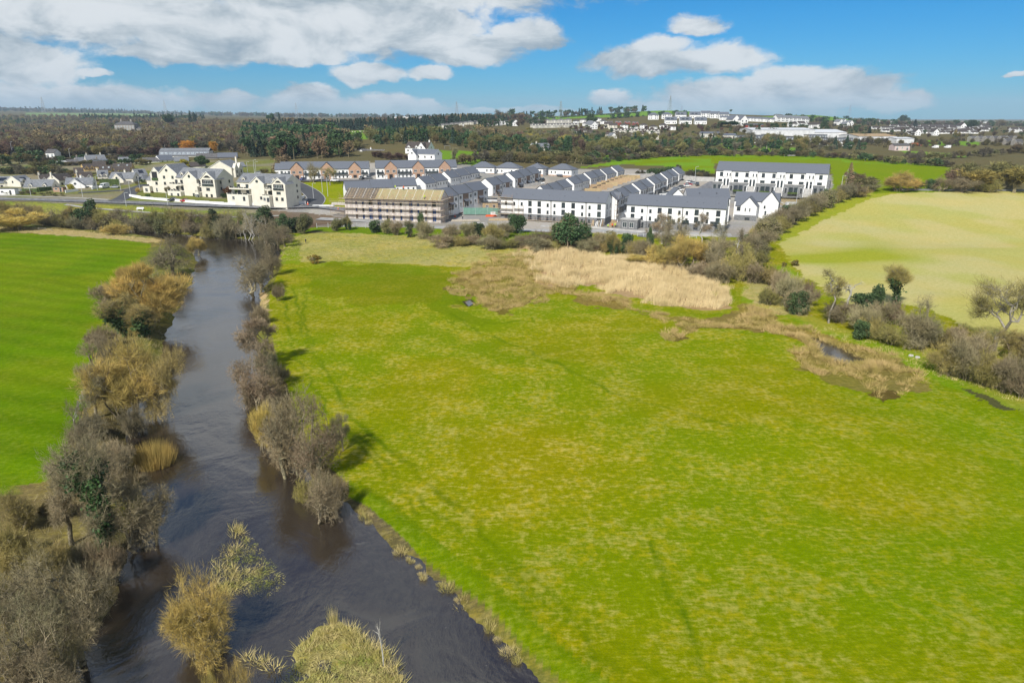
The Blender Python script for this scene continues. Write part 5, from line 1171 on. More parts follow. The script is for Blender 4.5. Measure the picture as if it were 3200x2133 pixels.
def scaffold(label, root_b, x0, x1, yo, lifts, y_side=None, top=9.8, side=None):
    """standards, ledgers, braces and boards standing off a facade; root_b gives the frame of reference"""
    e = empty('scaffold', root_b.root.location, root_b.yaw, label, 'scaffolding', 'scaffolding on the building site'); r = .04
    if side is None:
        n_ = max(2, int((x1-x0)/2.4)); xs = [x0+(x1-x0)*i/n_ for i in range(n_+1)]; P = lambda u, o: (u, -o)
    else:
        n_ = max(2, int((x1-x0)/2.4)); xs = [x0+(x1-x0)*i/n_ for i in range(n_+1)]; P = lambda u, o: (side+o, u)
    rg = random.Random(int(x0*10+len(label)))
    for x in xs:
        mb = MB()
        for o in (.35, 1.5): a = P(x, yo+o); mb.bar((*a, -1.2), (*a, top+rg.uniform(.2, 1.6)), r, 'scaffold_tube')
        mb.mesh; mb.obj('standard', e)
    for z in lifts:
        mb = MB(); a, b = P(x0, yo+.40), P(x1, yo+1.45)
        mb.box(min(a[0], b[0]), max(a[0], b[0]), min(a[1], b[1]), max(a[1], b[1]), z, z+.06, 'scaffold_board'); mb.obj('board', e)
        for dz in (.12, 1.0):
            mb = MB(); o = 1.55; mb.bar((*P(x0-.6, yo+o), z+dz), (*P(x1+.6, yo+o), z+dz), r, 'scaffold_tube' if dz > .5 else 'scaffold_board'); mb.obj('rail', e)
        mb = MB(); mb.box(*[v for v in (min(P(x0, yo+1.5)[0], P(x1, yo+1.56)[0]), max(P(x0, yo+1.5)[0], P(x1, yo+1.56)[0]), min(P(x0, yo+1.5)[1], P(x1, yo+1.56)[1]), max(P(x0, yo+1.5)[1], P(x1, yo+1.56)[1]))], z+.06, z+.2, 'timber_pale'); mb.obj('toe_board', e)
    for i in range(0, n_, 3):
        mb = MB(); mb.bar((*P(xs[i], yo+1.52), 0), (*P(xs[min(i+2, n_)], yo+1.52), lifts[-1]), r*.9, 'scaffold_tube'); mb.obj('brace', e)
    return e
scaffold('brown tube and board scaffold along the river side of the unfinished block', S1, -1.5, S1.W+1.5, 0, (2.2, 4.9, 7.6, 8.9))
scaffold('scaffold wrapped round the right end of the unfinished block', S1, -1.5, 11, 0, (2.2, 4.9, 7.6, 9.0), side=S1.W)
scaffold('deep scaffold against the left end of the unfinished block', S1, -7.5, -1.6, -2.5, (2.2, 4.6, 7.0), top=7.5)
scaffold('orange scaffold round the left end of the long white block', L1, -3.6, 5.6, 0, (2.3, 4.6, 7.2, 9.2))
scaffold('lower scaffold bay right of the orange one on the long white block', L1, 6.2, 10.6, 0, (2.5, 4.9), top=6.2)
scaffold('low scaffold rail along the stone ground floor of the long white block', L1, 11, L1.W, 0.4, (.4,), top=1.6)
scaffold('scaffold on the right end of the long white block', L1, 8.5, 16, 0, (2.6, 5.0, 7.4), side=L1.W+1.2)

# --- cream riverside apartments
def cream(label, A, B, ze, g1, g2, hw, D=11, left_wing=True):
    h = Bld('cream_apartments', label, 'apartment building', A, B, ze, 9.6, D, 'cream apartment buildings', 'cream_render', 'slate_pale', 'frame_white'); W = h.W
    h.walls(rise=4.0, base=-5); h.gable(rise=4.0, oh=.4)
    for gi, g in enumerate((g1, g2)):
        x0, x1 = W*(g-hw), W*(g+hw); mb = MB(); h.walls(x0, x1, -1.5, 3.2, e=9.3, rise=3.3, axis='y', mb=mb, base=-5); h.obj('gable_bay', mb); h.gable(x0, x1, -1.5, 4.8, e=9.3, rise=3.35, axis='y', name='bay_roof', oh=.45, ov=.3)
        c_ = (x0+x1)/2
        if gi == 0:
            mb = MB(); mb.V = []; pts = [(c_+.75*math.cos(a), 10.3+.75*math.sin(a)) for a in np.linspace(0, 2*math.pi, 13)[:-1]]; mb.prism(pts, 'y', -1.56, -1.503, 'glass'); h.obj('round_window', mb)
            h.win('F', c_+1.5, .9, 1.2, 1.5, 'brown', 1, 0, 1.5)
        else:
            h.obj('recess_shade', MB().box(x0+.9, x1-.9, -1.54, -1.503, 6.4, 9.1, 'dark_void').prism([(x0+1.9, 9.9), (x1-1.9, 9.9), (c_+.6, 11.0), (c_-.6, 11.0)], 'y', -1.54, -1.503, 'dark_void')); h.win('F', c_, 6.5, (x1-x0)*.5, 2.2, 'white', 3, 0, 1.56)  # shade of the recessed balcony painted as flat near-black panels on the bay
            mb = MB().box(x0+.8, x1-.8, -1.75, -1.56, 6.0, 7.1, 'glass').box(x0+.8, x1-.8, -1.78, -1.54, 7.1, 7.18, 'frame_white'); h.obj('balcony', mb)
            h.win('F', c_-.2, 3.9, 2.2, 1.4, 'brown', 2, 0, 1.5); h.win('F', c_-1.5, .6, 1.3, 1.7, 'brown', 1, 0, 1.5); h.win('F', c_+1.5, .6, 1.3, 1.7, 'brown', 1, 0, 1.5)
    # stepped terraces
    for (u0, u1) in ((-.12 if left_wing else .0, g1-hw-.01), (g1+hw+.01, g2-hw-.01)):
        a_, b_ = W*u0, W*u1
        for lv, (z, y_) in enumerate(((3.0, -3.6), (6.2, -2.6))):
            h.obj('terrace', MB().box(a_+lv*.8, b_, y_, -.01 if u0 > 0 else 3.5, z-.35 if lv else -5, z, 'cream_render').box(a_+lv*.8, b_, y_, y_+.15, z, z+.35, 'cream_render'))
            mb = MB()
            for k in range(5): xk = a_+lv*.8+.1+(b_-a_-lv*.8-.2)*k/4; mb.box(xk-.13, xk+.13, y_-.02, y_+.18, z+.35, z+1.1, 'cream_render')
            mb.box(a_+lv*.8, b_, y_+.05, y_+.09, z+.95, z+1.02, 'frame_dark'); mb.box(a_+lv*.8, b_, y_+.06, y_+.08, z+.4, z+.9, 'glass'); h.obj('railing', mb)
            for k in range(2): h.win('F', a_+(b_-a_)*(.35+.4*k), z+.3, 1.6, 1.9, 'brown', 1)
        h.win('F', a_+(b_-a_)*.3, .6, 1.3, 1.7, 'white', 1, 0, 3.6); h.door('F', a_+(b_-a_)*.8, 0, 1.3, 2.3, 'frame_dark', 3.6)
    for u in (.12, g1+.28 if g1+.28 < g2-.05 else (g1+g2)/2):
        c_ = W*u; mb = MB(); mb.prism([(c_-.8, 9.5), (c_+.8, 9.5), (c_+.8, 11.3), (c_, 12.0), (c_-.8, 11.3)], 'y', .9, 3.4, 'cream_render'); slab(mb, (c_-1.1, 3.4, 11.15), (c_-1.1, .6, 11.15), (c_, .6, 12.1), (c_, 3.4, 12.1), .1, 'slate_pale', 'frame_white'); slab(mb, (c_+1.1, .6, 11.15), (c_+1.1, 3.4, 11.15), (c_, 3.4, 12.1), (c_, .6, 12.1), .1, 'slate_pale', 'frame_white')
        d_ = h.obj('dormer', mb); o_ = link('window', window_mesh(.9, 1.1, 'brown', 1), d_); o_.location = (c_, .9, 10.0)
    for z in (.8, 4.0, 7.0):
        for y_ in (2.4, 8.2): h.win('R', y_, z, 1.0, 1.4, 'brown', 1)
    return h
CB = cream('two gabled cream apartment building, middle of the riverside three, behind the red car', Z2(705, 628), Z2(1300, 650), 14.6, .39, .83, .17)
CC = cream('two gabled cream apartment building, rightmost of the riverside three, by the junction', Z2(1595, 695), (891, 573), 14.5, .47, .90, .135)
CC.root.scale = (1, 1, .84); CC.root.location.z += 9.6*.16
h = Bld('cream_apartments', 'tall cream apartment building with a balcony tower, leftmost of the riverside three', 'apartment building', (496, 541), (551, 542), 16.0, 9.6, 13, 'cream apartment buildings', 'cream_render', 'slate_pale', 'frame_white'); W = h.W
h.walls(rise=4.0, axis='y', y1=13); h.gable(rise=4.1, axis='y', oh=.4, ov=.35)
for z in (.8, 4.0, 7.0):
    for u in (.27, .75): h.win('F', W*u, z, 1.2, 1.4, 'brown', 1)
mb = MB().prism([(W*.45+.7*math.cos(a), 11+.7*math.sin(a)) for a in np.linspace(0, 2*math.pi, 13)[:-1]], 'y', -.06, -.003, 'glass'); h.obj('round_window', mb)
mb = MB(); h.walls(-5.6, .0, .6, 8, e=9.0, rise=3.1, axis='y', mb=mb); h.obj('balcony_tower', mb); h.gable(-5.6, 0, .6, 8, e=9.0, rise=3.2, axis='y', name='tower_roof')
h.obj('recess_shade', MB().box(-4.6, -1.6, .54, .597, 6.4, 10.2, 'dark_void')); h.obj('balcony', MB().box(-4.8, -1.4, .2, .53, 6.0, 7.2, 'ivy')); h.win('F', -2.6, 3.9, 1.3, 1.4, 'brown', 1, 0, -.6); h.win('F', -3, .4, .9, 1.9, 'white', 0, 0, -.6)  # tower opening is a flat near-black panel, its shade put into the colour
mb = MB(); h.walls(-9, -5.6, 1.6, 8, e=6.0, rise=2, axis='x', mb=mb); h.obj('side_wing', mb); h.gable(-9, -5.6, 1.6, 8, e=6, rise=2, name='side_roof'); h.obj('terrace', MB().box(-9.4, -5.6, -1.2, 1.6, -2, 3.2, 'cream_render').box(-9.4, -5.6, -1.2, -1.1, 3.2, 4.2, 'frame_dark')); h.win('F', -7.5, .6, 1.5, 1.7, 'white', 1, 0, 1.2)
h.walls(-5, -.3, 8.2, 13, e=8.6, rise=3.2, name='rear_wing', axis='y'); h.gable(-5, -.3, 8.2, 14, e=8.6, rise=3.2, name='rear_roof', axis='y')
h = Bld('pavilion', 'small cream pavilion with a hipped slate roof, left of the cream apartments', 'building', Z1(1945, 662), Z1(2110, 665), 9.4, 3.6, 6.5, None, 'cream_render', 'slate_pale', 'frame_white'); h.walls(rise=0, axis='z'); h.hip(rise=2.6, oh=.5); h.win('F', h.W*.5, .9, 4.0, 1.6, 'white', 4)
h = Bld('cream_house', 'big cream house with a plain gable towards the river, behind the riverside apartments', 'house', Z2(1187, 492), Z2(1520, 494), 15.4, 7.2, 14, None, 'cream_render', 'slate_pale', 'frame_white'); W = h.W; h.walls(rise=3.6, axis='y'); h.gable(rise=3.7, axis='y', oh=.4, ov=.3)
for u in (.4, .6): h.win('F', W*u, 4.2, .8, 1.2, 'brown', 0)
for y_ in (3, 8): mb = MB(); mb.prism([(y_-2, -2), (y_+2, -2), (y_+2, 7.2), (y_, 9.6), (y_-2, 7.2)], 'x', W, W+1.6, 'cream_render'); h.obj('side_gable', mb); h.win('R', y_, 1, 1.4, 1.8, 'brown', 1, 0, 1.6); h.win('R', y_, 4.3, 1.4, 1.6, 'brown', 1, 0, 1.6)
h.chimney(W*.8, 12, 8, 12.5)
# --- village cottages
def cottage(label, A, B, ze, D=8, rise=3.0, eave=3.2, wall='cream_render', roof='slate_pale', dorm=0, cross=None, chim=(), wins=3, group=None, name='cottage', solar=False, ridge='x', style='brown', skyl=0, fa='frame_white'):
    h = Bld(name, label, 'house' if name != 'warehouse' else 'building', A, B, ze, eave, D, group, wall, roof, fa); W = h.W
    h.walls(rise=rise, axis=ridge); h.gable(rise=rise, oh=.3, axis=ridge)
    for i in range(wins): h.win('F', W*(i+.5)/wins, .9 if eave < 4.4 else 1, 1.1, 1.2, style, 1)
    if eave > 4.6:
        for i in range(wins): h.win('F', W*(i+.5)/wins, 3.4, 1.0, 1.2, style, 1)
    h.win('L', D*.5, eave-.4, .8, 1.1, style, 0); h.win('R', D*.5, eave-.4, .8, 1.1, style, 0)
    for i in range(dorm):
        c_ = W*(i+.5)/dorm if dorm > 1 else W*.5; mb = MB(); mb.prism([(c_-.9, eave-1.2), (c_+.9, eave-1.2), (c_+.9, eave+.7), (c_, eave+1.6), (c_-.9, eave+.7)], 'y', -.15, D*.32, wall)
        slab(mb, (c_-1.25, D*.36, eave+.45), (c_-1.25, -.45, eave+.45), (c_, -.45, eave+1.7), (c_, D*.36, eave+1.7), .1, roof, fa); slab(mb, (c_+1.25, -.45, eave+.45), (c_+1.25, D*.36, eave+.45), (c_, D*.36, eave+1.7), (c_, -.45, eave+1.7), .1, roof, fa)
        d_ = h.obj('dormer', mb); o_ = link('window', window_mesh(.8, .9, style, 1), d_); o_.location = (c_, -.16, eave-.3)
    if cross:
        u, hw_ = cross; mb = MB(); h.walls(W*(u-hw_), W*(u+hw_), -2.2, D*.5, e=eave-.8, rise=rise+.5, axis='y', mb=mb); h.obj('cross_gable', mb); h.gable(W*(u-hw_), W*(u+hw_), -2.2, D*.5, e=eave-.8, rise=rise+.55, axis='y', name='cross_roof')
        mb = MB().prism([(W*u+.6*math.cos(a), eave+.5+.6*math.sin(a)) for a in np.linspace(0, 2*math.pi, 11)[:-1]], 'y', -2.28, -2.203, 'glass'); h.obj('round_window', mb)
    for c_ in chim: h.chimney(W*c_, D/2, eave+rise*.6, eave+rise+1.3)
    if solar: k = rise/(D/2); mb = MB(); slab(mb, (W*.35, 1, eave+k+.25), (W*.75, 1, eave+k+.25), (W*.75, 3, eave+3*k+.25), (W*.35, 3, eave+3*k+.25), .05, 'solar'); h.obj('solar_panel', mb)
    for i in range(skyl): k = rise/(D/2); x_ = W*(i+.6)/(skyl+.2); mb = MB(); slab(mb, (x_, 1.6, eave+1.6*k+.25), (x_+.9, 1.6, eave+1.6*k+.25), (x_+.9, 2.7, eave+2.7*k+.25), (x_, 2.7, eave+2.7*k+.25), .05, 'glass_light'); h.obj('skylight', mb)
    return h
VG = 'cream cottages of the riverside village'
cottage('cream cottage with solar panels, cut by the left edge, beside the road', (-30, 573), (36, 571), 9.4, dorm=2, solar=True, group=VG)
cottage('cream cottage with solar panels and a plain gable, second from the left edge', (62.7, 569.8), (104, 565.5), 9.8, D=9, dorm=2, solar=True, group=VG)
cottage('long cream cottage with two dormers, nearest the road on the left', (73, 584), (161, 583), 8.4, dorm=2, group=VG, rise=3.2, D=8.5)
cottage('cream cottage with a dark roof and a chimney on its left gable', (126, 566), (181, 563.5), 9.8, dorm=2, roof='slate_brown', chim=(.02,), group=VG)
cottage('cream cottage with dark roof, its chimney between two other dark roofs', (184, 565), (233, 560), 10.2, dorm=1, roof='slate_brown', chim=(-.02,), group=VG)
cottage('cream cottage with a dark roof and two white gablets below the ochre houses', (245, 558), (291, 556), 10.6, dorm=2, roof='slate_brown', chim=(.0,), group=VG)
cottage('cream cottage with solar panels right of the dark roofed ones', (304, 552), (337, 551), 11.0, D=9, dorm=2, chim=(.0,), solar=True, group=VG)
cottage('cream cottage with a round window in its wide gable, behind the clipped hedge', (340, 558), (415, 558), 10.4, cross=(.42, .26), chim=(.55,), group=VG)
cottage('white cottage with a round window in its wide gable, behind the yellow bush', (203, 577), (288, 575), 9.0, cross=(.42, .34), chim=(.54,), wall='white_render', group=VG)
cottage('grey roofed cream cottage partly hidden left of the cream apartments', (425, 548), (462, 546), 11.4, group=VG, solar=True)
OG = 'ochre houses with black roofs'
for i, (A, B, z, lab) in enumerate([((263, 529), (297, 527.5), 12.4, 'with two brown dormers, leftmost of the large ones'), ((309, 534), (348, 533), 12.2, 'with two skylights and a yellow wall'), ((290, 521), (330, 520), 13.0, 'hidden behind the others in the middle'), ((350, 527), (410, 526), 12.6, 'with a long roof and two skylights on the right'),
        ((232, 542), (262, 541), 12.0, 'smallest, at the left end'), ((357, 539), (405, 538), 11.8, 'low one in front on the right')]):
    cottage('ochre house with a black roof, '+lab, A, B, z, wall='ochre_render', roof='slate_brown', dorm=2 if i == 0 else 0, skyl=2 if i in (1, 3) else 0, group=OG, rise=2.8, name='ochre_house', fa='ochre_render')
GG = 'grey roofed buildings behind the village'
for A, B, z, D, rise, ev, wl, rf, ch, lab in [((148, 509), (208, 507), 13.5, 8, .6, 3.2, 'white_render', 'tin_white', (), 'white bungalow with a nearly flat white roof'), ((210, 511), (246, 510), 13.8, 8, 2.2, 3.4, 'grey_render', 'tile_grey', (), 'grey rendered house next to the white bungalow'),
        ((248, 506), (285, 504), 14.2, 9, 2.6, 4.8, 'grey_render', 'slate_pale', (.2,), 'grey roofed house with two white chimneys'), ((270, 500), (332, 498), 15.5, 9, 2.8, 4.8, 'pale_render', 'slate_pale', (.1, .8), 'long grey roofed house with white chimneys'),
        ((297, 512), (345, 510), 13.6, 9, 2.4, 4.0, 'grey_render', 'slate', (.3,), 'low slate roofed building before the ochre houses'), ((374, 504), (405, 503), 14.4, 8, 2.4, 3.8, 'white_render', 'slate_pale', (), 'white building with a slate roof left of the parked vans'),
        ((405, 505), (440, 504), 14.2, 8, 1.6, 3.4, 'white_render', 'tile_grey', (), 'low white shed with a grey roof'), ((443, 505), (500, 504), 14.2, 9, 2.2, 3.4, 'white_render', 'tile_grey', (), 'long grey roofed shed left of the skylit warehouse'),
        ((500, 501), (545, 499), 14.8, 9, 3.0, 5.2, 'white_render', 'slate', (), 'white building with three dark windows below the skylit warehouse'), ((545, 504), (590, 503), 14.2, 9, 2.6, 4.6, 'white_render', 'slate_pale', (), 'small white gabled house beside the yellow-green tree'),
        ((612, 494), (680, 493), 15.6, 10, 2.8, 4.6, 'grey_render', 'tile_grey', (), 'dark roofed building behind the cedar'), ((680, 492), (742, 491), 15.8, 10, 2.8, 4.6, 'grey_render', 'slate', (), 'dark roofed building at the edge of the tawny trees'),
        ((590, 520), (640, 519), 13.4, 8, 2.4, 3.6, 'pale_render', 'slate_brown', (.5,), 'brown roofed cottage left of the big cream house'), ((722, 522), (768, 520), 13.2, 8, 2.4, 3.8, 'cream_render', 'slate_pale', (.1,), 'cream house with a yellow chimney behind the big cream gable')]:
    cottage(lab, A, B, z, D=D, rise=rise, eave=ev, wall=wl, roof=rf, chim=ch, group=GG, name='village_house', fa='fascia')
h = cottage('long white warehouse with a row of skylights in its mansard roof, before the orange willows', (498, 486), (652, 485), 16.0, D=13, rise=1.2, eave=3.6, wall='white_render', roof='slate_pale', group=None, name='warehouse', wins=0)
mb = MB(); slab(mb, (-.3, -.5, 3.4), (h.W+.3, -.5, 3.4), (h.W+.3, 1.6, 6.4), (-.3, 1.6, 6.4), .15, 'slate'); mb.box(-.2, h.W+.2, 1.6, 12, 3.6, 6.4, 'white_render'); h.obj('mansard', mb)
mb = MB(); slab(mb, (-.3, 1.5, 6.5), (h.W+.3, 1.5, 6.5), (h.W+.3, 6.5, 8.4), (-.3, 6.5, 8.4), .15, 'slate_pale'); slab(mb, (h.W+.3, 12, 6.5), (-.3, 12, 6.5), (-.3, 6.5, 8.4), (h.W+.3, 6.5, 8.4), .15, 'slate_pale'); h.obj('upper_roof', mb)
for i in range(11): x_ = h.W*(i+.6)/11.3; mb = MB(); slab(mb, (x_-1.1, -.1, 4.25), (x_+1.1, -.1, 4.25), (x_+1.1, .95, 5.75), (x_-1.1, .95, 5.75), .06, 'glass_light', 'frame_white'); h.obj('skylight', mb)
# red brick buildings by the bridge at the left edge
for A, B, z, lab in [((0, 466), (22, 465), 19, 'dark red brick building at the left edge above the bridge'), ((18, 474), (40, 473), 17, 'small dark red brick gable house by the bridge'), ((-30, 442), (14, 440), 23, 'brown roofed brick house hidden in trees at the left edge')]:
    cottage(lab, A, B, z, wall='red_brick', roof='tile_grey', name='brick_house', eave=5, rise=2.4, chim=(.7,))
# --- single houses on the slope behind the estate
cottage('white two storey house with two front gables, above the right brick gabled terrace', Z3(1720, 118), Z3(2030, 127), 21.4, D=8, rise=2.6, eave=5.6, wall='white_render', roof='slate', cross=(.2, .16), name='white_house', chim=(.3,), wins=4)
cottage('white dormer bungalow with a brown roof on the green slope', (1266, 462), (1338, 463), 23.0, D=10, rise=3.6, eave=3.0, wall='white_render', roof='slate_brown', dorm=3, cross=(.76, .2), name='dormer_bungalow', chim=(.93,), wins=4)
cottage('low white bungalow with two gables behind the copper hedge', Z3(1010, 105), Z3(1370, 118), 18.2, D=8, rise=2.4, eave=2.9, wall='white_render', roof='tile_grey', cross=(.42, .14), name='bungalow', chim=(.55,), wins=4)
cottage('dark timber barn with a grey metal roof, left of the low white bungalow', Z3(830, 98), Z3(1010, 96), 18.4, D=9, rise=2.0, eave=3.4, wall='slate_brown', roof='tile_grey', name='barn', wins=0)
cottage('bungalow with a pale slate roof and a small gabled dormer, behind the hedges', (1668, 463), (1722, 462), 19.5, D=10, rise=3.4, eave=3.0, wall='cream_render', roof='slate_pale', dorm=1, name='bungalow', chim=(.3,), fa='frame_dark')
# ------------------------------------------------------------------ the town on the hill: houses copied from a few kinds
def far_house(kind, wall, roof):
    """a house 10 m wide, 8 m deep, standing on its origin, front towards -y"""
    W, D, e, r = {'semi': (12, 8, 5.4, 2.8), 'hip': (12, 8.5, 5.4, 2.6), 'gablefront': (7.5, 11, 5.2, 3.6), 'bungalow': (13, 8, 2.8, 2.6), 'twin': (12, 8, 5.2, 2.8), 'dormer': (13, 8.5, 4.2, 3.6)}[kind]
    wb = MB(); rb = MB(); x0, x1 = -W/2, W/2; fr = 'frame_white' if wall != 'white_render' else 'fascia'
    class H: pass
    h = Bld.__new__(Bld); h.W, h.D, h.e, h.wall, h.roof, h.fa, h.root = W, D, e, wall, roof, fr, None
    ax = 'y' if kind == 'gablefront' else ('z' if kind == 'hip' else 'x')
    h.walls(x0, x1, 0, D, rise=r, axis=ax, mb=wb, base=-4)
    if kind == 'hip': h.hip(x0, x1, 0, D, rise=r, mb=rb)
    else: h.gable(x0, x1, 0, D, rise=r, axis=ax, mb=rb)
    if kind == 'twin':
        for c in (-W*.27, W*.27): h.walls(c-1.9, c+1.9, -.6, 3, e=5.0, rise=2.2, axis='y', mb=wb); h.gable(c-1.9, c+1.9, -.6, 4, e=5.0, rise=2.25, axis='y', mb=rb, oh=.3)
    wins = MB(); off = -.66 if kind == 'twin' else -.05
    for c in (-.36, -.18, .18, .36) if kind != 'gablefront' else (-.25, .25):
        for z in ((.9, 3.4) if e > 4.5 else (.9,)): wins.box(W*c-.6, W*c+.6, off, .02, z, z+1.3, 'glass')
    if kind == 'dormer':
        for c in (-W*.25, W*.1): rb.box(c-1.3, c+1.3, .8, 3.4, e+.5, e+2.1, 'fascia'); wins.box(c-1.0, c+1.0, .74, .79, e+1.0, e+1.9, 'glass')
    return [('wall', wb.mesh('wall')), ('roof', rb.mesh('roof')), ('windows_pane' if False else 'glazing', wins.mesh('glazing'))]
FH = {}
def town(kind, wall, roof, spots, yaw, name, label, group, wpx=None, cat='house', lift=0):
    key = (kind, wall, roof)
    if key not in FH: FH[key] = far_house(*key)
    w0 = {'semi': 12, 'hip': 12, 'gablefront': 7.5, 'bungalow': 13, 'twin': 12, 'dormer': 13}[kind]
    for i, (x, y) in enumerate(spots):
        p = ground(x, y+.0); s = 1.0
        if wpx: s = min(1.5, max(.7, wpx*depth_of(p)/FPX/w0))
        lab = label if '{' not in label else label.format(ordi(i, len(spots)))
        e = empty(name, (p[0], p[1], p[2]+lift), yaw-math.atan2(p[0], p[1])*0+rs.uniform(-.06, .06), lab, cat, group, s)
        for pn, me in FH[key]: link(pn, me, e)
def line_(x0, y0, x1, y1, n): return [(x0+(x1-x0)*i/max(1, n-1), y0+(y1-y0)*i/max(1, n-1)) for i in range(n)]
town('hip', 'cream_render', 'tile_grey', line_(1384, 401, 1500, 386, 9), .25, 'hill_house', 'pale hip roofed house, {} in the row stepping up beside the pines', 'hip roofed row beside the pines', 16)
town('twin', 'pale_render', 'tile_grey', line_(1278, 424, 1346, 420, 3), .1, 'hill_house', 'pale green house with front gables, {} above the dormer bungalow', 'pale houses above the dormer bungalow', 26)
town('semi', 'cream_render', 'tile_grey', [(1180, 438), (1222, 436), (1262, 436)], -.2, 'hill_house', 'cream house, {} behind trees below the pale green houses', 'cream houses behind trees', 34)
town('gablefront', 'white_render', 'tile_grey', [(1392, 416), (1410, 416), (1448, 407), (1562, 392), (1612, 394), (1420, 414)], .2, 'hill_house', 'small white gable, {} right of the pale green houses', 'scattered white gables', 16)
town('twin', 'white_render', 'tile_grey', line_(1530, 394, 1580, 390, 3), .1, 'hill_house', 'white house with dark gables, {} below the leaning bare tree', 'houses below the bare tree', 18)
town('twin', 'pale_render', 'tile_grey', line_(1668, 401, 1800, 398, 8), .05, 'hill_house', 'white twin gabled house, {} in the long row of white gables', 'long row of white gables', 17)  # walls of this row and the next: shade put in as a duller render
town('hip', 'pale_render', 'tile_grey', line_(1668, 386, 1776, 384, 6), .1, 'hill_house', 'pale hip roofed house, {} in the row under the pasture', 'hip roofed row under the pasture', 20)
town('hip', 'white_render', 'tile_grey', [(1800, 388), (1822, 384), (1845, 388), (1868, 380), (1885, 388), (1830, 394), (1862, 394)], -.15, 'hill_house', 'white hip roofed house in the crowded rows left of the brick fronts', 'crowded white houses on the hill', 20)
town('twin', 'red_brick', 'tile_grey', [(1905, 392), (1932, 392), (1960, 392), (1985, 394)], -.1, 'brick_house', 'red brick fronted house, {} below the pasture edge', 'red brick fronted houses under the pasture', 19)
town('twin', 'pale_render', 'slate_brown', line_(1925, 417, 2050, 420, 7), -.1, 'hill_house', 'brown roofed house with brick gablets, {} behind the trees', 'brown roofed row behind the trees', 21)
town('hip', 'white_render', 'slate_brown', [(1950+i*30+rs.uniform(-4, 4), 402+(i % 2)*5) for i in range(6)], -.1, 'hill_house', 'white house with a brown hip roof in the dense rows of the old town', 'dense rows of the old town', 24)
town('semi', 'cream_render', 'slate_brown', [(1905, 432), (1935, 436), (1980, 434), (2010, 432), (2045, 436), (1900, 400), (1915, 404)], -.2, 'hill_house', 'cream house, {} at the foot of the old town', 'cream houses at the foot of the old town', 26)
town('gablefront', 'white_render', 'slate_pale', [(1918, 440), (1850, 402), (1858, 404)], .3, 'hill_house', 'tall white gable, {} between the trees at the foot of the town', 'white gables between trees', 20)
town('semi', 'pale_render', 'slate_brown', [(1800, 422), (1822, 418), (1845, 424), (1806, 434), (1732, 442), (1775, 436)], .2, 'hill_house', 'old house with a brown roof, {} around the dark cypress', 'old houses around the cypress', 22)
town('hip', 'white_render', 'slate', [(2042, 374), (2084, 372)], -.05, 'modern_house', 'modern white hip roofed house, {} at the left end of the new hill estate', 'new hill estate', 36)
town('dormer', 'white_render', 'slate', line_(2128, 370, 2172, 370, 2), -.05, 'modern_house', 'modern white house with two dark roof dormers, {} in the top row', 'new hill estate', 36)
town('semi', 'white_render', 'slate', line_(2206, 368, 2262, 372, 3), -.1, 'modern_house', 'modern white house, {} right of the dormered ones', 'new hill estate', 30)
town('dormer', 'white_render', 'slate', line_(2097, 388, 2190, 389, 3), -.05, 'modern_house', 'modern white house with dark gablets, {} in the lower row', 'new hill estate', 36)
town('semi', 'white_render', 'slate', line_(2258, 376, 2408, 382, 8), -.5, 'modern_house', 'modern white house, {} in the stepped row along the hill', 'stepped row along the hill', 20)
town('gablefront', 'white_render', 'slate', [(2300, 392), (2325, 393)], .3, 'modern_house', 'white gabled house, {} of the pair below the stepped row', 'pair below the stepped row', 26)
town('semi', 'white_render', 'slate_pale', line_(2440, 381, 2516, 385, 4), .35, 'modern_house', 'white gabled house, {} of the four above the white sheds', 'four above the white sheds', 30)
town('semi', 'white_render', 'slate_brown', [(2480, 398), (2505, 396), (2535, 401), (2555, 400)], .2, 'hill_house', 'white house with a brown roof, {} below the four gabled ones', 'houses below the four gabled ones', 24)
town('gablefront', 'white_render', 'slate_pale', [(2628, 392), (2640, 392), (2660, 396), (2648, 400)], .3, 'hill_house', 'tall white house, {} of the cluster under the mast', 'cluster under the mast', 16)
sp = []
for rw, (y, xa, xb, st_) in enumerate([(399, 2800, 3090, 23), (405, 2740, 3100, 22), (411, 2770, 3080, 22), (418, 2850, 3060, 24)]):
    x = xa
    while x < xb: sp.append((x+rs.uniform(-5, 5), y+rs.uniform(-1.5, 1.5))); x += st_
town('bungalow', 'white_render', 'slate_brown', sp, 0, 'bungalow', 'small white bungalow with a brown roof in the dense estate on the right', 'bungalow estate on the right', 22)
town('gablefront', 'white_render', 'slate_brown', [(2925, 424), (2868, 424), (3010, 405)], 0, 'bungalow', 'gable fronted bungalow, {} of the larger ones on the right', 'larger gables on the right', 17)
town('semi', 'white_render', 'slate_brown', [(3170, 414), (3196, 414)], 0, 'bungalow', 'white gabled house, {} at the right edge above the grey row', 'houses at the right edge', 22)
town('semi', 'grey_render', 'tile_grey', line_(3045, 443, 3185, 443, 7), .3, 'grey_house', 'grey rendered terraced house, {} in the row left of the right edge', 'grey row at the right edge', 23)
town('semi', 'grey_render', 'tile_grey', [(3152, 452), (3185, 455)], .3, 'grey_house', 'grey rendered house, {} in front of the grey row', 'grey houses before the row', 24)
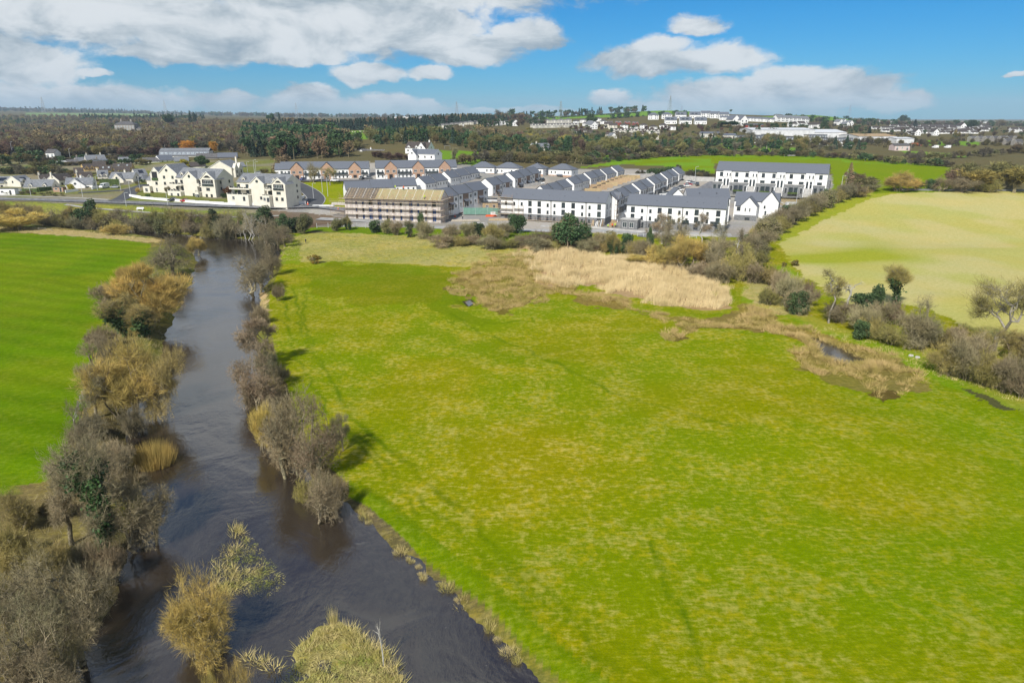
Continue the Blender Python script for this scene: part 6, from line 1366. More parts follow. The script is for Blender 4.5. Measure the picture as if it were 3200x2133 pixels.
# factories and flat roofed rows
def shed(label, x0, x1, y, hgt, D, wall, roof, rise=1.5, name='warehouse', n_win=0, band=None, yaw_eq=0, cat='warehouse', group=None):
    """shed whose foot shows between pixel columns x0 and x1 at pixel row y"""
    p = ground((x0+x1)/2, y); ze = p[2]+hgt
    dep = depth_of(p); k = lambda x: np.array([p[0]+(x-(x0+x1)/2)*dep/FPX, p[1]+yaw_eq*(x-(x0+x1)/2)*dep/FPX, ze])
    h = Bld(name, label, cat, tuple(k(x0)), tuple(k(x1)), ze, hgt, D, group, wall, roof, 'fascia'); h.walls(rise=rise if rise else 0, axis='x' if rise else 'z', base=-4)
    if rise: h.gable(rise=rise, ov=.3)
    else: h.obj('roof', MB().box(-.2, h.W+.2, -.2, D+.2, hgt+.01, hgt+.35, roof))
    if band: h.obj('cladding', MB().box(-.05, h.W+.05, -.35, -.003, hgt-3.2, hgt+.2, band))
    for i in range(n_win): h.win('F', h.W*(i+.5)/n_win, hgt-2.4, 1.4, 1.6, 'light', 1, 0, .35 if band else 0)
    for i in range(0, n_win, 2): h.win('F', h.W*(i+.5)/n_win, .8, 1.4, 1.3, 'dark', 1)
    return h
shed('long white roofed factory behind the dark flat roofed rows', 2350, 2545, 424, 6, 60, 'tin_white', 'tin_white', 2); shed('white ridged factory with several pitched roofs, right of the long factory', 2545, 2645, 432, 6, 60, 'tin_white', 'tin_white', 3)
shed('big shed with a tan roof, behind the hedgerow on the right', 2682, 2800, 445, 6, 50, 'tin_white', 'tin_tan', 2.2); shed('pale grey low shed beside the tan roofed one', 2800, 2855, 449, 5, 30, 'tin_white', 'tin_white', 1)
for x0_, x1_, y_, n_, lab in [(2302, 2385, 447, 8, 'leftmost'), (2385, 2425, 443, 4, 'short one, second from the left'), (2420, 2478, 452, 7, 'lowest in the middle'), (2520, 2582, 444, 7, 'under the white ridged factory'), (2572, 2662, 456, 12, 'rightmost')]:
    shed('flat roofed dark clad terrace with white windows, '+lab, x0_, x1_, y_, 7, 9, 'white_render', 'fascia', 0, 'flat_roofed_terrace', n_, 'slate', cat='terrace', group='dark flat roofed terraces')
for x0_, x1_, y_, lab in [(2190, 2250, 430, 'dark roofed low building left of the flat roofed terraces'), (2250, 2300, 436, 'dark roofed low building next to the leftmost flat roofed terrace'), (2330, 2385, 402, 'red shed below the stepped row of modern houses'), (2795, 2842, 471, 'pink washed cottage with a white chimney beyond the hedge')]:
    shed(lab, x0_, x1_, y_, 4.2, 10, 'red_brick' if 'red' in lab else ('pink_render' if 'pink' in lab else 'pale_render'), 'slate' if 'pink' not in lab else 'tile_grey', 1.6, 'low_building', 3, cat='building')
h = shed('grey stone country house with two rows of tall windows, deep in the left woodland', 360, 422, 411, 9.5, 14, 'grey_render', 'tile_grey', 0, 'country_house', 0, cat='house'); h.hip(e=9.9, rise=4.5, run=7)
for z in (1.0, 5.2):
    for i in range(7): h.win('F', h.W*(i+.5)/7, z, 1.7, 2.8, 'light', 1, 1)
for c_ in (.25, .75): h.chimney(h.W*c_, 7, 12, 17, 2)
shed('low grey wing beside the country house in the woodland', 424, 444, 410, 4, 10, 'grey_render', 'tile_grey', 2, 'outbuilding', 2, cat='outbuilding'); shed('slate roofed buildings in the woodland right of the country house', 508, 552, 408, 4, 12, 'grey_render', 'tile_grey', 2.5, 'outbuilding', 3, cat='outbuilding')
for x0_, x1_, y_, lab in [(378, 420, 446, 'grey roofed house among reddish birches'), (272, 298, 484, 'white gabled house half hidden in trees behind the village'), (322, 350, 486, 'small white house hidden in trees behind the village'), (145, 172, 496, 'small white house in trees right of the bridge'), (35, 52, 488, 'white shed beside the bridge')]:
    shed(lab, x0_, x1_, y_, 4, 8, 'white_render' if 'white' in lab else 'grey_render', 'tile_grey', 2.4, 'woodland_house', 2, cat='house')
# --- the distant city: countless buildings, one object
mb = MB(); rg = random.Random(5)
for i in range(260):
    x = rg.uniform(1230, 1520) if i < 200 else rg.uniform(2660, 3200); p = ground(x, rg.uniform(368.6, 371.5)) if i < 200 else ground(x, rg.uniform(382, 386)); s = p[1]/2500.
    mb.box(p[0]-6*s, p[0]+6*s*rg.uniform(.6, 2.5), p[1], p[1]+10*s, p[2]-5, p[2]+4*s*rg.uniform(.5, 1.4), rg.choice(['white_render', 'tin_white', 'pale_render', 'grey_render']))
tag(mb.obj('distant_city'), 'pale scatter of far off city buildings on the horizon', 'city', kind='stuff')

# ------------------------------------------------------------------ woodland, hedgerows and trees of the hill
WOODS = [ # polygon (2352 px wide coordinates of the feet), prototypes, spacing
 ([(-80,268),(200,270),(330,273),(640,290),(700,305),(760,318),(800,352),(640,362),(560,354),(480,346),(330,356),(240,362),(120,362),(-80,372)], ['f_alder','f_grey','f_alder','f_grey','f_olive','f_olive','f_red','f_dark','f_grey','f_birch','f_gold','f_larch'], 8.5),
 ([(560,300),(760,312),(830,340),(800,362),(640,372),(560,360)], ['f_larch','f_olive','f_dark','f_larch','f_pine','f_spruce','f_dark'], 8.0),
 ([(840,318),(1000,312),(1180,320),(1200,350),(1100,352),(1000,330),(860,335)], ['f_dark','f_olive','f_grey','f_larch','f_dark','f_alder'], 9.0),
 ([(1120,318),(1330,318),(1360,338),(1300,362),(1180,358),(1110,340)], ['f_dark','f_olive','f_dark','f_grey','f_olive','f_gold','f_red'], 10.0),
 ([(1330,322),(1700,326),(1900,334),(2010,345),(1700,352),(1340,356)], ['f_olive','f_hedge','f_hedge2','f_grey','f_olive','f_shrub2','f_hedge3'], 12.0),
]
PZ = {'f_dark': .8, 'f_spruce': .9}
ind = []; stuff_pts = []
rg = random.Random(11); Yc = 385.0
while Yc < 3200:
    Xs = np.arange(-.78*Yc, .78*Yc, 9.0*max(1, (Yc/1100)))
    X = Xs+np.array([rg.uniform(-3.5, 3.5) for _ in Xs]); Yv = Yc+np.array([rg.uniform(-3.5, 3.5) for _ in Xs]); Z = base_h(X, Yv); qx, qy, _ = proj(X, Yv, Z)
    for wi, (pg, kinds, spc) in enumerate(WOODS):
        m_ = inpoly(qx/D2S, qy/D2S, pg)
        for j in np.nonzero(m_)[0]:
            if 345 < qx[j] < 452 and 404 < qy[j] < 432 or 500 < qx[j] < 556 and 404 < qy[j] < 420: continue      # clearings before the country house
            k_ = rg.choice(kinds); vn = vnoise(X[j], Yv[j], 90, 77)
            if vn > .66 and Yv[j] > 500: k_ = rg.choice(['f_dark', 'f_spruce', 'f_dark', 'f_olive'])
            if rg.random() < min(1, (8.5/spc)**2): ind.append((Yv[j], X[j], Z[j], wi, k_))
    Yc *= 1.0+max(.016, 8.6/Yc)
ind.sort()
print('woodland trees', len(ind))
WL_ = ['the woodland behind the village', 'the tawny copse behind the brick gabled terraces', 'the trees around the sheep field', 'the trees below the hill houses', 'the trees below the old town']
n_ind = 300
for (Y_, X_, Z_, wi, k) in ind[:n_ind]:
    o = link('woodland_tree', far_mesh(k)); s = rg.uniform(.75, 1.1)*(.72 if k in ('f_dark', 'f_spruce') and wi != 1 else 1)*(.66 if wi >= 3 else .8 if wi == 2 else 1); o.location = (X_, Y_, Z_-.2); o.scale = (s*rg.uniform(.9, 1.1),)*2+(s,); o.rotation_euler = (0, 0, rg.uniform(0, 6.28))
    tag(o, DESC.get(k, 'tree')+' in '+WL_[wi], 'tree', DESC.get(k, 'tree')+'s in '+WL_[wi])
def stuff_wood(name, label, pts, cat='woodland'):
    """one mesh of a far-off wood: every tree light, none countable"""
    Vs = []; Fs = {}; off = 0; trs = []; mats = []
    for (Y_, X_, Z_, k, s, hs) in pts:
        pr = PROTO[k]; a = rg.uniform(0, 6.28); ca_, sa_ = math.cos(a), math.sin(a); keep = max(.12, min(1, (700/Y_)**1.1))
        for v, f, mname in zip(pr['V'], pr['F'], pr['M']):
            nf = len(f); kq = f.shape[1]
            if nf > 60 and keep < 1:
                m_ = max(40, int(nf*keep)); st0 = rg.randrange(0, nf-m_+1); 
                stp = nf/m_; idx = (np.arange(m_)*stp).astype(int); f2 = f[idx]; v2 = v[f2.ravel()]; f2 = np.arange(len(v2)).reshape(-1, kq)
                c0 = v2.reshape(-1, kq, 3); cc = c0.mean(1, keepdims=True); v2 = (cc+(c0-cc)*min(2.6, keep**-.5)).reshape(-1, 3)
            else: v2, f2 = v, f
            vv = np.empty_like(v2); vv[:, 0] = (v2[:, 0]*ca_-v2[:, 1]*sa_)*s+X_; vv[:, 1] = (v2[:, 0]*sa_+v2[:, 1]*ca_)*s+Y_; vv[:, 2] = v2[:, 2]*hs+Z_
            if mname not in mats: mats.append(mname)
            if kq == 4: f3 = np.concatenate([f2[:, [0, 1, 2]], f2[:, [0, 2, 3]]])
            else: f3 = f2
            Vs.append(vv); trs.append((f3+off, mats.index(mname))); off += len(vv)
    V = np.concatenate(Vs); F = np.concatenate([t[0] for t in trs]); M = np.concatenate([np.full(len(t[0]), t[1]) for t in trs])
    o = link(name, mk_mesh(name, V, F, [MT[m_] for m_ in mats], M)); print(name, len(F)); return tag(o, label, cat, kind='stuff')
far_ = [(Y_, X_, Z_-.3, k, (s := rg.uniform(.8, 1.15)*(.75 if k in ('f_dark', 'f_spruce') and wi != 1 else 1)), s) for (Y_, X_, Z_, wi, k) in ind[n_ind:]]
stuff_wood('woodland', 'brown leafless woodland filling the left distance', far_)
# ridges of far woods, conifer belt, town greenery
def band(x0, x1, fy, n, kinds, s0=1.0, dy=0):
    out = []
    for i in range(n):
        x = rg.uniform(x0, x1); y = fy(x)+rg.uniform(-dy, dy); p = ground(x, y); s = rg.uniform(.8, 1.2)*s0; out.append((p[1], p[0], p[2]-.5, rg.choice(kinds), s*1.1, s))
    return out
ip = lambda *a: (lambda x: float(np.interp(x, [q[0] for q in a], [q[1] for q in a])))
belt = band(820, 1600, ip((820, 402), (1000, 409), (1300, 400), (1450, 388), (1600, 381)), 300, ['f_spruce'], .95, 1.6)
stuff_wood('conifer_belt', 'dark belt of spruces behind the sheep field', belt, 'conifer wood')
rid = band(870, 1640, ip((870, 396), (1000, 402), (1300, 394), (1500, 383), (1640, 377)), 260, ['f_alder', 'f_red', 'f_grey', 'f_larch'], 1.15, 1.5)
rid += band(-60, 700, lambda x: 346+x*.02, 260, ['f_grey', 'f_alder', 'f_grey', 'f_dark', 'f_spruce'], 1.5, 3)+band(-60, 480, lambda x: 345+x*.02, 200, ['f_grey', 'f_spruce', 'f_alder'], 1.8, 2)
rid += band(250, 640, lambda x: 377, 130, ['f_dark', 'f_spruce'], 1.1, 2)+band(600, 1600, ip((600, 360), (900, 366), (1600, 371)), 260, ['f_grey', 'f_alder', 'f_dark'], 1.8, 1.5)
stuff_wood('far_woods', 'bluish far woods along the left horizon', rid)
grn = []
for (x0_, x1_, ya, yb_, n_, ks, s_) in [(1500, 1700, 398, 380, 50, ['f_alder', 'f_grey', 'f_dark'], .8), (1780, 2100, 440, 398, 85, ['f_grey', 'f_alder', 'f_olive', 'f_red', 'f_dark'], .48), (2100, 2300, 442, 396, 60, ['f_grey', 'f_olive', 'f_red', 'f_dark'], .5), (2300, 2700, 422, 396, 90, ['f_grey', 'f_alder', 'f_olive', 'f_dark'], .6),
        (2680, 3200, 432, 398, 120, ['f_grey', 'f_alder', 'f_olive', 'f_dark', 'f_hedge'], .48), (2680, 3230, 396, 387, 120, ['f_grey', 'f_dark', 'f_alder', 'f_pine'], .95), (2640, 3230, 462, 440, 90, ['f_hedge', 'f_olive', 'f_hedge2', 'f_grey'], .7), (1250, 1520, 432, 402, 40, ['f_dark', 'f_grey', 'f_olive'], .6), (2080, 2660, 462, 446, 70, ['f_hedge', 'f_olive', 'f_grey'], .7)]:
    grn += band(x0_, x1_, lambda x: rg.uniform(yb_, ya), n_, ks, s_)
stuff_wood('town_trees', 'bare and evergreen trees scattered through the hillside town', grn, 'trees')
hl = band(1500, 2290, ip((1500, 372), (1640, 371), (1800, 361), (1980, 350), (2100, 342), (2200, 345), (2290, 358)), 210, ['f_dark', 'f_grey', 'f_pine', 'f_spruce'], 1.0, .3)+band(2440, 2780, ip((2440, 360), (2520, 357), (2620, 364), (2780, 378)), 130, ['f_shrub2', 'f_hedge'], 1.1, .3)+band(2450, 3230, ip((2450, 379), (2780, 390), (3230, 396)), 110, ['f_dark', 'f_grey'], 1.0, 1)
hl += band(1620, 2000, ip((1620, 378), (1800, 365), (2000, 353)), 150, ['f_shrub2'], .7, .3)+band(1900, 2150, ip((1900, 372), (2040, 362), (2150, 360)), 60, ['f_shrub2', 'f_dark'], .8, .6)
stuff_wood('hilltop_trees', 'line of pines and hedges along the hilltop', hl, 'tree line')
# skyline and landmark trees, each its own
LT = [('f_orange', 590, 478, 438, 62, 'large orange willow behind the skylit warehouse', 'willow'), ('f_orange', 667, 478, 441, 36, 'smaller orange willow at the right end of the skylit warehouse', 'willow'), ('f_orange', 132, 480, 462, 24, 'small orange willow near the bridge', 'willow'),
 ('yellow_bush', 578, 530, 496, 38, 'yellow-green tree between the cream apartments', 'tree'), ('monterey', 636, 530, 480, 52, 'dark spreading cedar behind the big cream house', 'cedar'), ('larch2', 880, 555, 470, 60, 'brown larch group left of the brick gabled terraces', 'tree'),
 ('spruce', 612, 400, 350, 26, 'dark spire of a spruce, left one of the skyline pair', 'spruce'), ('spruce', 598, 400, 344, 20, 'dark spire of a spruce, right one of the skyline pair', 'spruce'), ('monterey', 530, 402, 350, 34, 'dark evergreen on the skyline above the country house', 'tree'), ('pine', 850, 400, 352, 26, 'ragged pine on the skyline above the conifer belt', 'pine'), ('spruce', 876, 398, 350, 18, 'narrow spruce right of the ragged skyline pine', 'spruce'),
 ('evergreen_big', 905, 482, 414, 90, 'large dark green tree above the tawny copse', 'tree'), ('cypress', 1812, 446, 405, 18, 'dark pointed cypress among the town houses', 'cypress'), ('cypress', 1850, 400, 376, 12, 'dark cypress beside the town trees', 'cypress'), ('big_bare', 1765, 442, 388, 56, 'large reddish bare tree before the long row of white gables', 'tree'), ('olive2', 1900, 470, 412, 78, 'broad olive tree left of the old town', 'tree'),
 ('evergreen_big', 1850, 392, 354, 40, 'dark tree clump on the pasture below the hilltop pines', 'tree'), ('monterey', 2280, 398, 376, 70, 'dark evergreen clump below the modern houses', 'tree'), ('f_gold', 1655, 414, 397, 28, 'yellow bush before the hip roofed row', 'bush'),
 ('ash_ivy', 1422, 508, 452, 34, 'ivy trunked tree on the green slope', 'tree'), ('birch2', 1372, 500, 466, 30, 'bare tree left of the ivy trunked tree on the green slope', 'tree'), ('pole_tree', 2395, 472, 408, 48, 'tall bare tree before the flat roofed terraces', 'tree'), ('olive_ivy', 2505, 486, 416, 50, 'tall olive tree with ivy before the flat roofed terraces', 'tree'),
 ('evergreen_big', 2825, 388, 359, 36, 'dark round tree on the right skyline', 'tree'), ('f_dark', 2760, 386, 373, 10, 'tiny round tree standing alone on the right skyline', 'tree'), ('evergreen_big', 3030, 402, 374, 40, 'dark bluish tree on the right skyline', 'tree'), ('spruce', 2858, 398, 372, 24, 'dark conifer right of the round skyline tree', 'conifer'), ('ash1', 3120, 400, 366, 50, 'bare tree on the skyline near the right edge', 'tree'), ('cypress', 2715, 424, 394, 16, 'dark upright tree left of the bungalow estate', 'tree'), ('olive_ivy', 2985, 442, 402, 22, 'slim ivy covered tree before the bungalow estate', 'tree'), ('evergreen_big', 2572, 402, 374, 20, 'dark tree on the slope under the mast', 'tree'), ('f_dark', 2642, 372, 361, 24, 'dark clump of trees at the foot of the mast', 'tree'), ('f_grey', 2430, 366, 353, 28, 'bare round tree above the stepped row', 'tree')]
for k, x, yb, yt, wv, lab, ct in LT: plant(k, x, yb, yt, wv, ct.replace(' ', '_'), lab, ct, d2=False)
# two big bare trees before the brick gabled terrace and smaller ones
plant('dead_oak', *[v for v in (1032, 579, 508, 74)], 'bare_tree', 'big bare tree on the lawn before the left brick gabled terrace', 'tree', d2=False); plant('big_bare', 980, 570, 500, 50, 'bare_tree', 'slimmer bare tree left of the big one before the brick gabled terrace', 'tree', d2=False)
plant('ash1', 926, 595, 560, 26, 'bare_tree', 'small bare tree at the junction beside the right cream apartments', 'tree', d2=False)
# hedgerows between the pastures
def hedge_row(pts, n, kinds, hh, where, group, s_=1.0, jit=2.5):
    items = []; L = len(pts)-1
    for i in range(n):
        t = (i+.5)/n*L; a = int(min(t, L-1)); f = t-a; x = pts[a][0]+(pts[a+1][0]-pts[a][0])*f+rs.uniform(-4, 4); y = pts[a][1]+(pts[a+1][1]-pts[a][1])*f+rs.uniform(-jit, jit); h_ = hh*rs.uniform(.7, 1.3)
        o = plant(rs.choice(kinds), x, y, y-h_, h_*rs.uniform(1.3, 2.0)*s_, 'hedge_bush', None, None, group, d2=False)
        items.append(o)
    for o in items: tag(o, 'bare or evergreen bush in '+where, 'bush')
HK = ['f_hedge', 'f_hedge2', 'f_hedge3', 'f_hedge2', 'f_shrub', 'f_shrub2', 'f_hedge']
hedge_row([(1820, 512), (1960, 500), (2050, 492), (2200, 487), (2400, 486), (2560, 490), (2700, 500), (2810, 512), (2980, 520)], 84, HK, 22, 'the hedgerow along the far side of the green field', 'hedgerow beyond the green field')
hedge_row([(1400, 520), (1500, 505), (1600, 508), (1700, 512), (1850, 512)], 26, ['f_olive', 'f_hedge2', 'f_hedge', 'f_gold', 'f_hedge2'], 34, 'the hedge behind the hipped houses', 'hedge behind the hipped houses', .7)
hedge_row([(1640, 500), (1750, 498), (1900, 492), (2000, 478), (2200, 470)], 40, HK, 24, 'the overgrown hedge below the old town', 'overgrown hedge below the old town')
hedge_row([(2150, 552), (2190, 556), (2240, 556)], 8, ['f_hedge2', 'f_shrub2', 'f_hedge'], 24, 'the hedge left of the maisonette block', 'hedge left of the maisonette block')
hedge_row([(1985, 548), (2050, 545), (2120, 535)], 10, ['f_shrub2', 'f_hedge', 'f_shrub2'], 18, 'the dark hedge behind the timber yards', 'dark hedge behind the timber yards')
hedge_row([(2640, 560), (2690, 575), (2650, 585)], 6, ['f_olive', 'f_hedge3', 'f_shrub2'], 34, 'the trees right of the maisonette block', 'bushes right of the maisonette block', .7)
hedge_row([(2830, 500), (2980, 496), (3200, 478), (3260, 470)], 26, HK, 26, 'the hedges beyond the right hand pasture', 'hedges beyond the right pasture')
hedge_row([(820, 540), (860, 560), (868, 575)], 5, ['f_hedge2', 'f_olive'], 26, 'the bushes left of the brick gabled terraces', 'bushes left of the terraces')
hedge_row([(1160, 487), (1230, 500), (1330, 492), (1160, 492)], 14, ['f_red', 'f_hedge3'], 20, 'the copper coloured hedge by the low bungalow', 'copper hedge')
hedge_row([(0, 545), (60, 542), (150, 545), (230, 548)], 16, ['f_shrub2', 'f_hedge2', 'f_hedge'], 26, 'the dark bushes between the village and the bridge', 'bushes between village and bridge')
hedge_row([(0, 520), (60, 512), (130, 505)], 8, ['f_olive', 'f_dark', 'f_gold'], 36, 'the trees under the bridge', 'trees under the bridge', .6)
for x, y, s_ in [(2860, 505, 12), (2905, 512, 14), (2925, 516, 10)]: plant('gorse', x, y, y-s_, s_*2.2, 'gorse_bush', f'yellow flowering gorse, {"left" if x == 2860 else "middle" if x == 2905 else "right"} one at the far hedge', 'bush', 'gorse at the far hedge', d2=False)
# village garden plants
for k, x, yb, yt, wv, lab in [('yellow_bush', 224, 597, 574, 25, 'round bright yellow bush in front of the white cottage'), ('box_ball', 172, 588, 577, 12, 'small clipped shrub by the white cottage gate'), ('copper_bush', 712, 612, 582, 27, 'russet bush between the two right cream apartments'), ('evergreen', 700, 618, 604, 18, 'low dark bush at the foot of the russet one'), ('evergreen', 898, 622, 604, 34, 'round dark bush at the right corner of the cream apartments'),
    ('evergreen', 706, 585, 568, 8, 'thin dark conifer beside the middle cream apartments'), ('stalk_tuft', 431, 600, 585, 13, 'small palm on the lawn left of the cream apartments'), ('box_ball', 462, 614, 605, 15, 'clipped green bush on the apartment lawn'), ('copper_bush', 477, 603, 597, 9, 'small clipped brown bush on the apartment lawn'), ('olive_bush', 525, 604, 582, 16, 'climbing bush by the apartment entrance'), ('box_ball', 932, 600, 593, 18, 'low clipped bush on the corner lawn')]:
    plant(k, x, yb, yt, wv, 'garden_bush', lab, 'bush', d2=False)
for (xa, ya, xb, yb_, n_, kk) in [(60, 575, 420, 566, 24, ['f_hedge2', 'f_shrub2', 'f_shrub', 'f_hedge']), (130, 555, 420, 545, 22, ['f_shrub2', 'f_hedge', 'f_shrub']), (100, 520, 480, 513, 24, ['f_hedge2', 'f_shrub2', 'f_grey', 'f_olive']), (190, 492, 500, 482, 30, ['f_grey', 'f_olive', 'f_red', 'f_dark', 'f_gold']), (60, 507, 480, 500, 26, ['f_olive', 'f_hedge', 'f_shrub2', 'f_grey', 'f_hedge2']), (420, 575, 740, 545, 18, ['f_shrub2', 'f_hedge2', 'f_olive']), (0, 606, 200, 612, 10, ['f_hedge2', 'f_shrub'])]:
    hedge_row([(xa, ya), (xb, yb_)], n_, kk, 12 if ya > 530 else 30 if ya == 492 else 19, 'the gardens around the village houses', 'garden bushes of the village')
def wall_line(name, label, cat, pts, hgt, th, m, cap=None, group=None, z0=-.6, kind=None, d2=False, gap=None):
    P_ = [ground(x*(D2S if d2 else 1), y*(D2S if d2 else 1)) for x, y in pts]; e = empty(name, P_[0], 0, label, cat, group); o0 = P_[0]
    w_ = MB(); c_ = MB()
    for a, b_ in zip(P_[:-1], P_[1:]):
        n_ = max(1, int(np.hypot(*(b_-a)[:2])/6))
        for i in range(n_):
            s0 = a+(b_-a)*i/n_; s1 = a+(b_-a)*(i+1)/n_; s0[2] = height(s0[0], s0[1])[0]; s1[2] = height(s1[0], s1[1])[0]; s0 = s0-o0; s1 = s1-o0
            d = (s1-s0)[:2]; d = d/(np.hypot(*d)+1e-9); n = np.array([-d[1], d[0]])*th/2; zt = max(s0[2], s1[2])+hgt
            for mb_, ex, za, zb, mm in ((w_, 1, min(s0[2], s1[2])+z0, zt, m),)+(((c_, 1.35, zt+.003, zt+.12, cap),) if cap else ()):
                k = len(mb_.V); A_ = s0[:2]-n*ex; B_ = s0[:2]+n*ex; C_ = s1[:2]+n*ex; D_ = s1[:2]-n*ex
                mb_.V += [(*A_, za), (*D_, za), (*C_, za), (*B_, za), (*A_, zb), (*D_, zb), (*C_, zb), (*B_, zb)]
                for f in ((3, 2, 1, 0), (4, 5, 6, 7), (0, 1, 5, 4), (1, 2, 6, 5), (2, 3, 7, 6), (3, 0, 4, 7)): mb_.F.append([k+t for t in f]); mb_.M.append(mb_.mi(mm))
    w_.obj('panel', e)
    if cap: c_.obj('coping', e)
    return e
wall_line('clipped_hedge', 'tall clipped green hedge behind the white van in the village', 'hedge', [(313, 580), (375, 577)], 3.0, 1.6, 'box_hedge')
wall_line('clipped_hedge', 'clipped hedge along the road before the long cream cottage', 'hedge', [(72, 601), (120, 600), (160, 594)], 1.8, 1.5, 'box_hedge')
for i, (pts, lab) in enumerate([([(405, 614), (440, 621), (520, 628), (610, 634), (700, 640)], 'low white garden wall along the road before the left cream apartments'), ([(700, 640), (790, 642), (880, 640), (930, 630), (952, 617)], 'low white garden wall curving round the right cream apartments'),
        ([(205, 603), (245, 597)], 'white garden wall before the white cottage'), ([(288, 592), (308, 587)], 'white garden wall left of the white van'), ([(-20, 595), (60, 598), (75, 596)], 'white garden wall at the left end of the village road')]):
    wall_line('garden_wall', lab, 'wall', pts, .95, .35, 'white_render', 'white_render')
wall_line('boundary_wall', 'pale concrete boundary wall behind the car park', 'wall', [(2125, 561), (2180, 566), (2232, 567)], 2.2, .25, 'concrete', 'concrete'); wall_line('boundary_wall', 'grey concrete wall behind the timber fenced yards', 'wall', [(1950, 554), (2000, 556), (2045, 553)], 2.0, .25, 'concrete', 'concrete')
wall_line('site_kerb_wall', 'long low concrete wall at the foot of the building site', 'wall', [(1850, 712), (1960, 722), (2050, 730), (2200, 738), (2260, 740)], .6, .4, 'concrete')
wall_line('stone_wall', 'low field wall along the top of the dry pasture', 'wall', [(2790, 594), (2900, 596), (3050, 597), (3200, 597)], .8, .5, 'stone_grey')
# timber garden fences in the yards
TF = 'timber garden fences in the yards'
yl = [((1806, 600), (1880, 600)), ((1818, 593), (1897, 593)), ((1829, 587), (1915, 587)), ((1841, 580), (1930, 581)), ((1856, 575), (1945, 576)), ((1868, 570), (1960, 571)), ((1880, 566), (1972, 567)), ((1892, 562), (1984, 563)), ((1905, 559), (1990, 560)), ((1918, 557), (2000, 558))]
for i, (a, b_) in enumerate(yl): wall_line('garden_fence', f'pale timber garden fence, {"nearest" if i == 0 else "farthest" if i == 9 else ORD[i]+" from the front"} across the yards', 'fence', [a, b_], 1.9, .12, 'timber', group=TF)
wall_line('garden_fence', 'long timber fence dividing the yards down the middle', 'fence', [(1850, 600), (1905, 575), (1965, 556)], 1.9, .12, 'timber_pale')
for i, (a, b_) in enumerate([((1524, 625), (1556, 618)), ((1468, 640), (1500, 646)), ((1430, 648), (1465, 640)), ((1636, 585), (1690, 577))]): wall_line('concrete_fence', 'pale panel fence, '+['behind the first brick fronted row', 'before the farthest brick fronted house', 'beside the parked vans', 'before the brick fronted three'][i], 'fence', [a, b_], 1.3, .12, 'concrete')
wall_line('garden_fence', 'grey timber fence right of the round windowed cottage', 'fence', [(388, 577), (412, 575)], 1.8, .12, 'grey_render')
# post and rail fences by the river
def rail_fence(label, pts, m, step=3.2, h_=1.2, d2=True, rails=(.5, 1.0)):
    P_ = [ground(x*(D2S if d2 else 1), y*(D2S if d2 else 1)) for x, y in pts]; e = empty('rail_fence', P_[0], 0, label, 'fence'); o0 = P_[0]; Q = []
    for a, b_ in zip(P_[:-1], P_[1:]):
        n_ = max(1, int(np.hypot(*(b_-a)[:2])/step))
        for i in range(n_): s = a+(b_-a)*i/n_; Q.append(np.array([s[0], s[1], height(s[0], s[1])[0]])-o0)
    Q.append(P_[-1]-o0)
    for q in Q: MB().bar((q[0], q[1], q[2]-.3), (q[0], q[1], q[2]+h_), .09, m).obj('post', e)
    for z in rails:
        mb = MB()
        for a, b_ in zip(Q[:-1], Q[1:]): mb.bar((a[0], a[1], a[2]+z), (b_[0], b_[1], b_[2]+z), .05, m)
        mb.obj('rail', e)
rail_fence('grey rail fence by the far left corner of the left field', [(-40, 519), (0, 521), (60, 527), (120, 531)], 'bark_pale'); rail_fence('pale leaning rail fence beside the left field near the river', [(196, 905), (182, 940), (172, 975), (176, 1010)], 'twig_white', 2.2, 1.4)
rail_fence('wire mesh fence before the gravel yard, left of the scaffolded building', [(728, 524), (780, 522), (860, 524), (900, 527)], 'galv', 3.0, 2.0); rail_fence('railing along the path right of the gravel yard', [(1740, 462), (1800, 470), (1840, 476)], 'galv', 2.0, 1.1)
rail_fence('railing at the foot of the annexed long block', [(1385, 538), (1450, 542), (1520, 545), (1600, 548)], 'galv', 2.2, 1.2)
# ------------------------------------------------------------------ vehicles
def wheel_mesh():
    mb = MB(); n = 12
    mb.prism([(.32*math.cos(a), .32*math.sin(a)) for a in np.linspace(0, 2*math.pi, n+1)[:-1]], 'y', -.11, .11, 'tyre'); return mb.mesh('wheel')
def rim_mesh(): return MB().prism([(.19*math.cos(a), .19*math.sin(a)) for a in np.linspace(0, 2*math.pi, 9)[:-1]], 'y', -.125, .125, 'steel').mesh('rim')
WH, RM = wheel_mesh(), rim_mesh()
def loft(mb, secs, m):
    """closed loft through rings of equal size"""
    k = len(secs[0]); b = len(mb.V)
    for r in secs: mb.V += [tuple(p) for p in r]
    for i in range(len(secs)-1):
        for j in range(k): q = (j+1) % k; mb.F.append([b+i*k+j, b+(i+1)*k+j, b+(i+1)*k+q, b+i*k+q]); mb.M.append(mb.mi(m))
    mb.F.append([b+j for j in range(k)]); mb.M.append(mb.mi(m)); mb.F.append([b+(len(secs)-1)*k+j for j in range(k)][::-1]); mb.M.append(mb.mi(m))
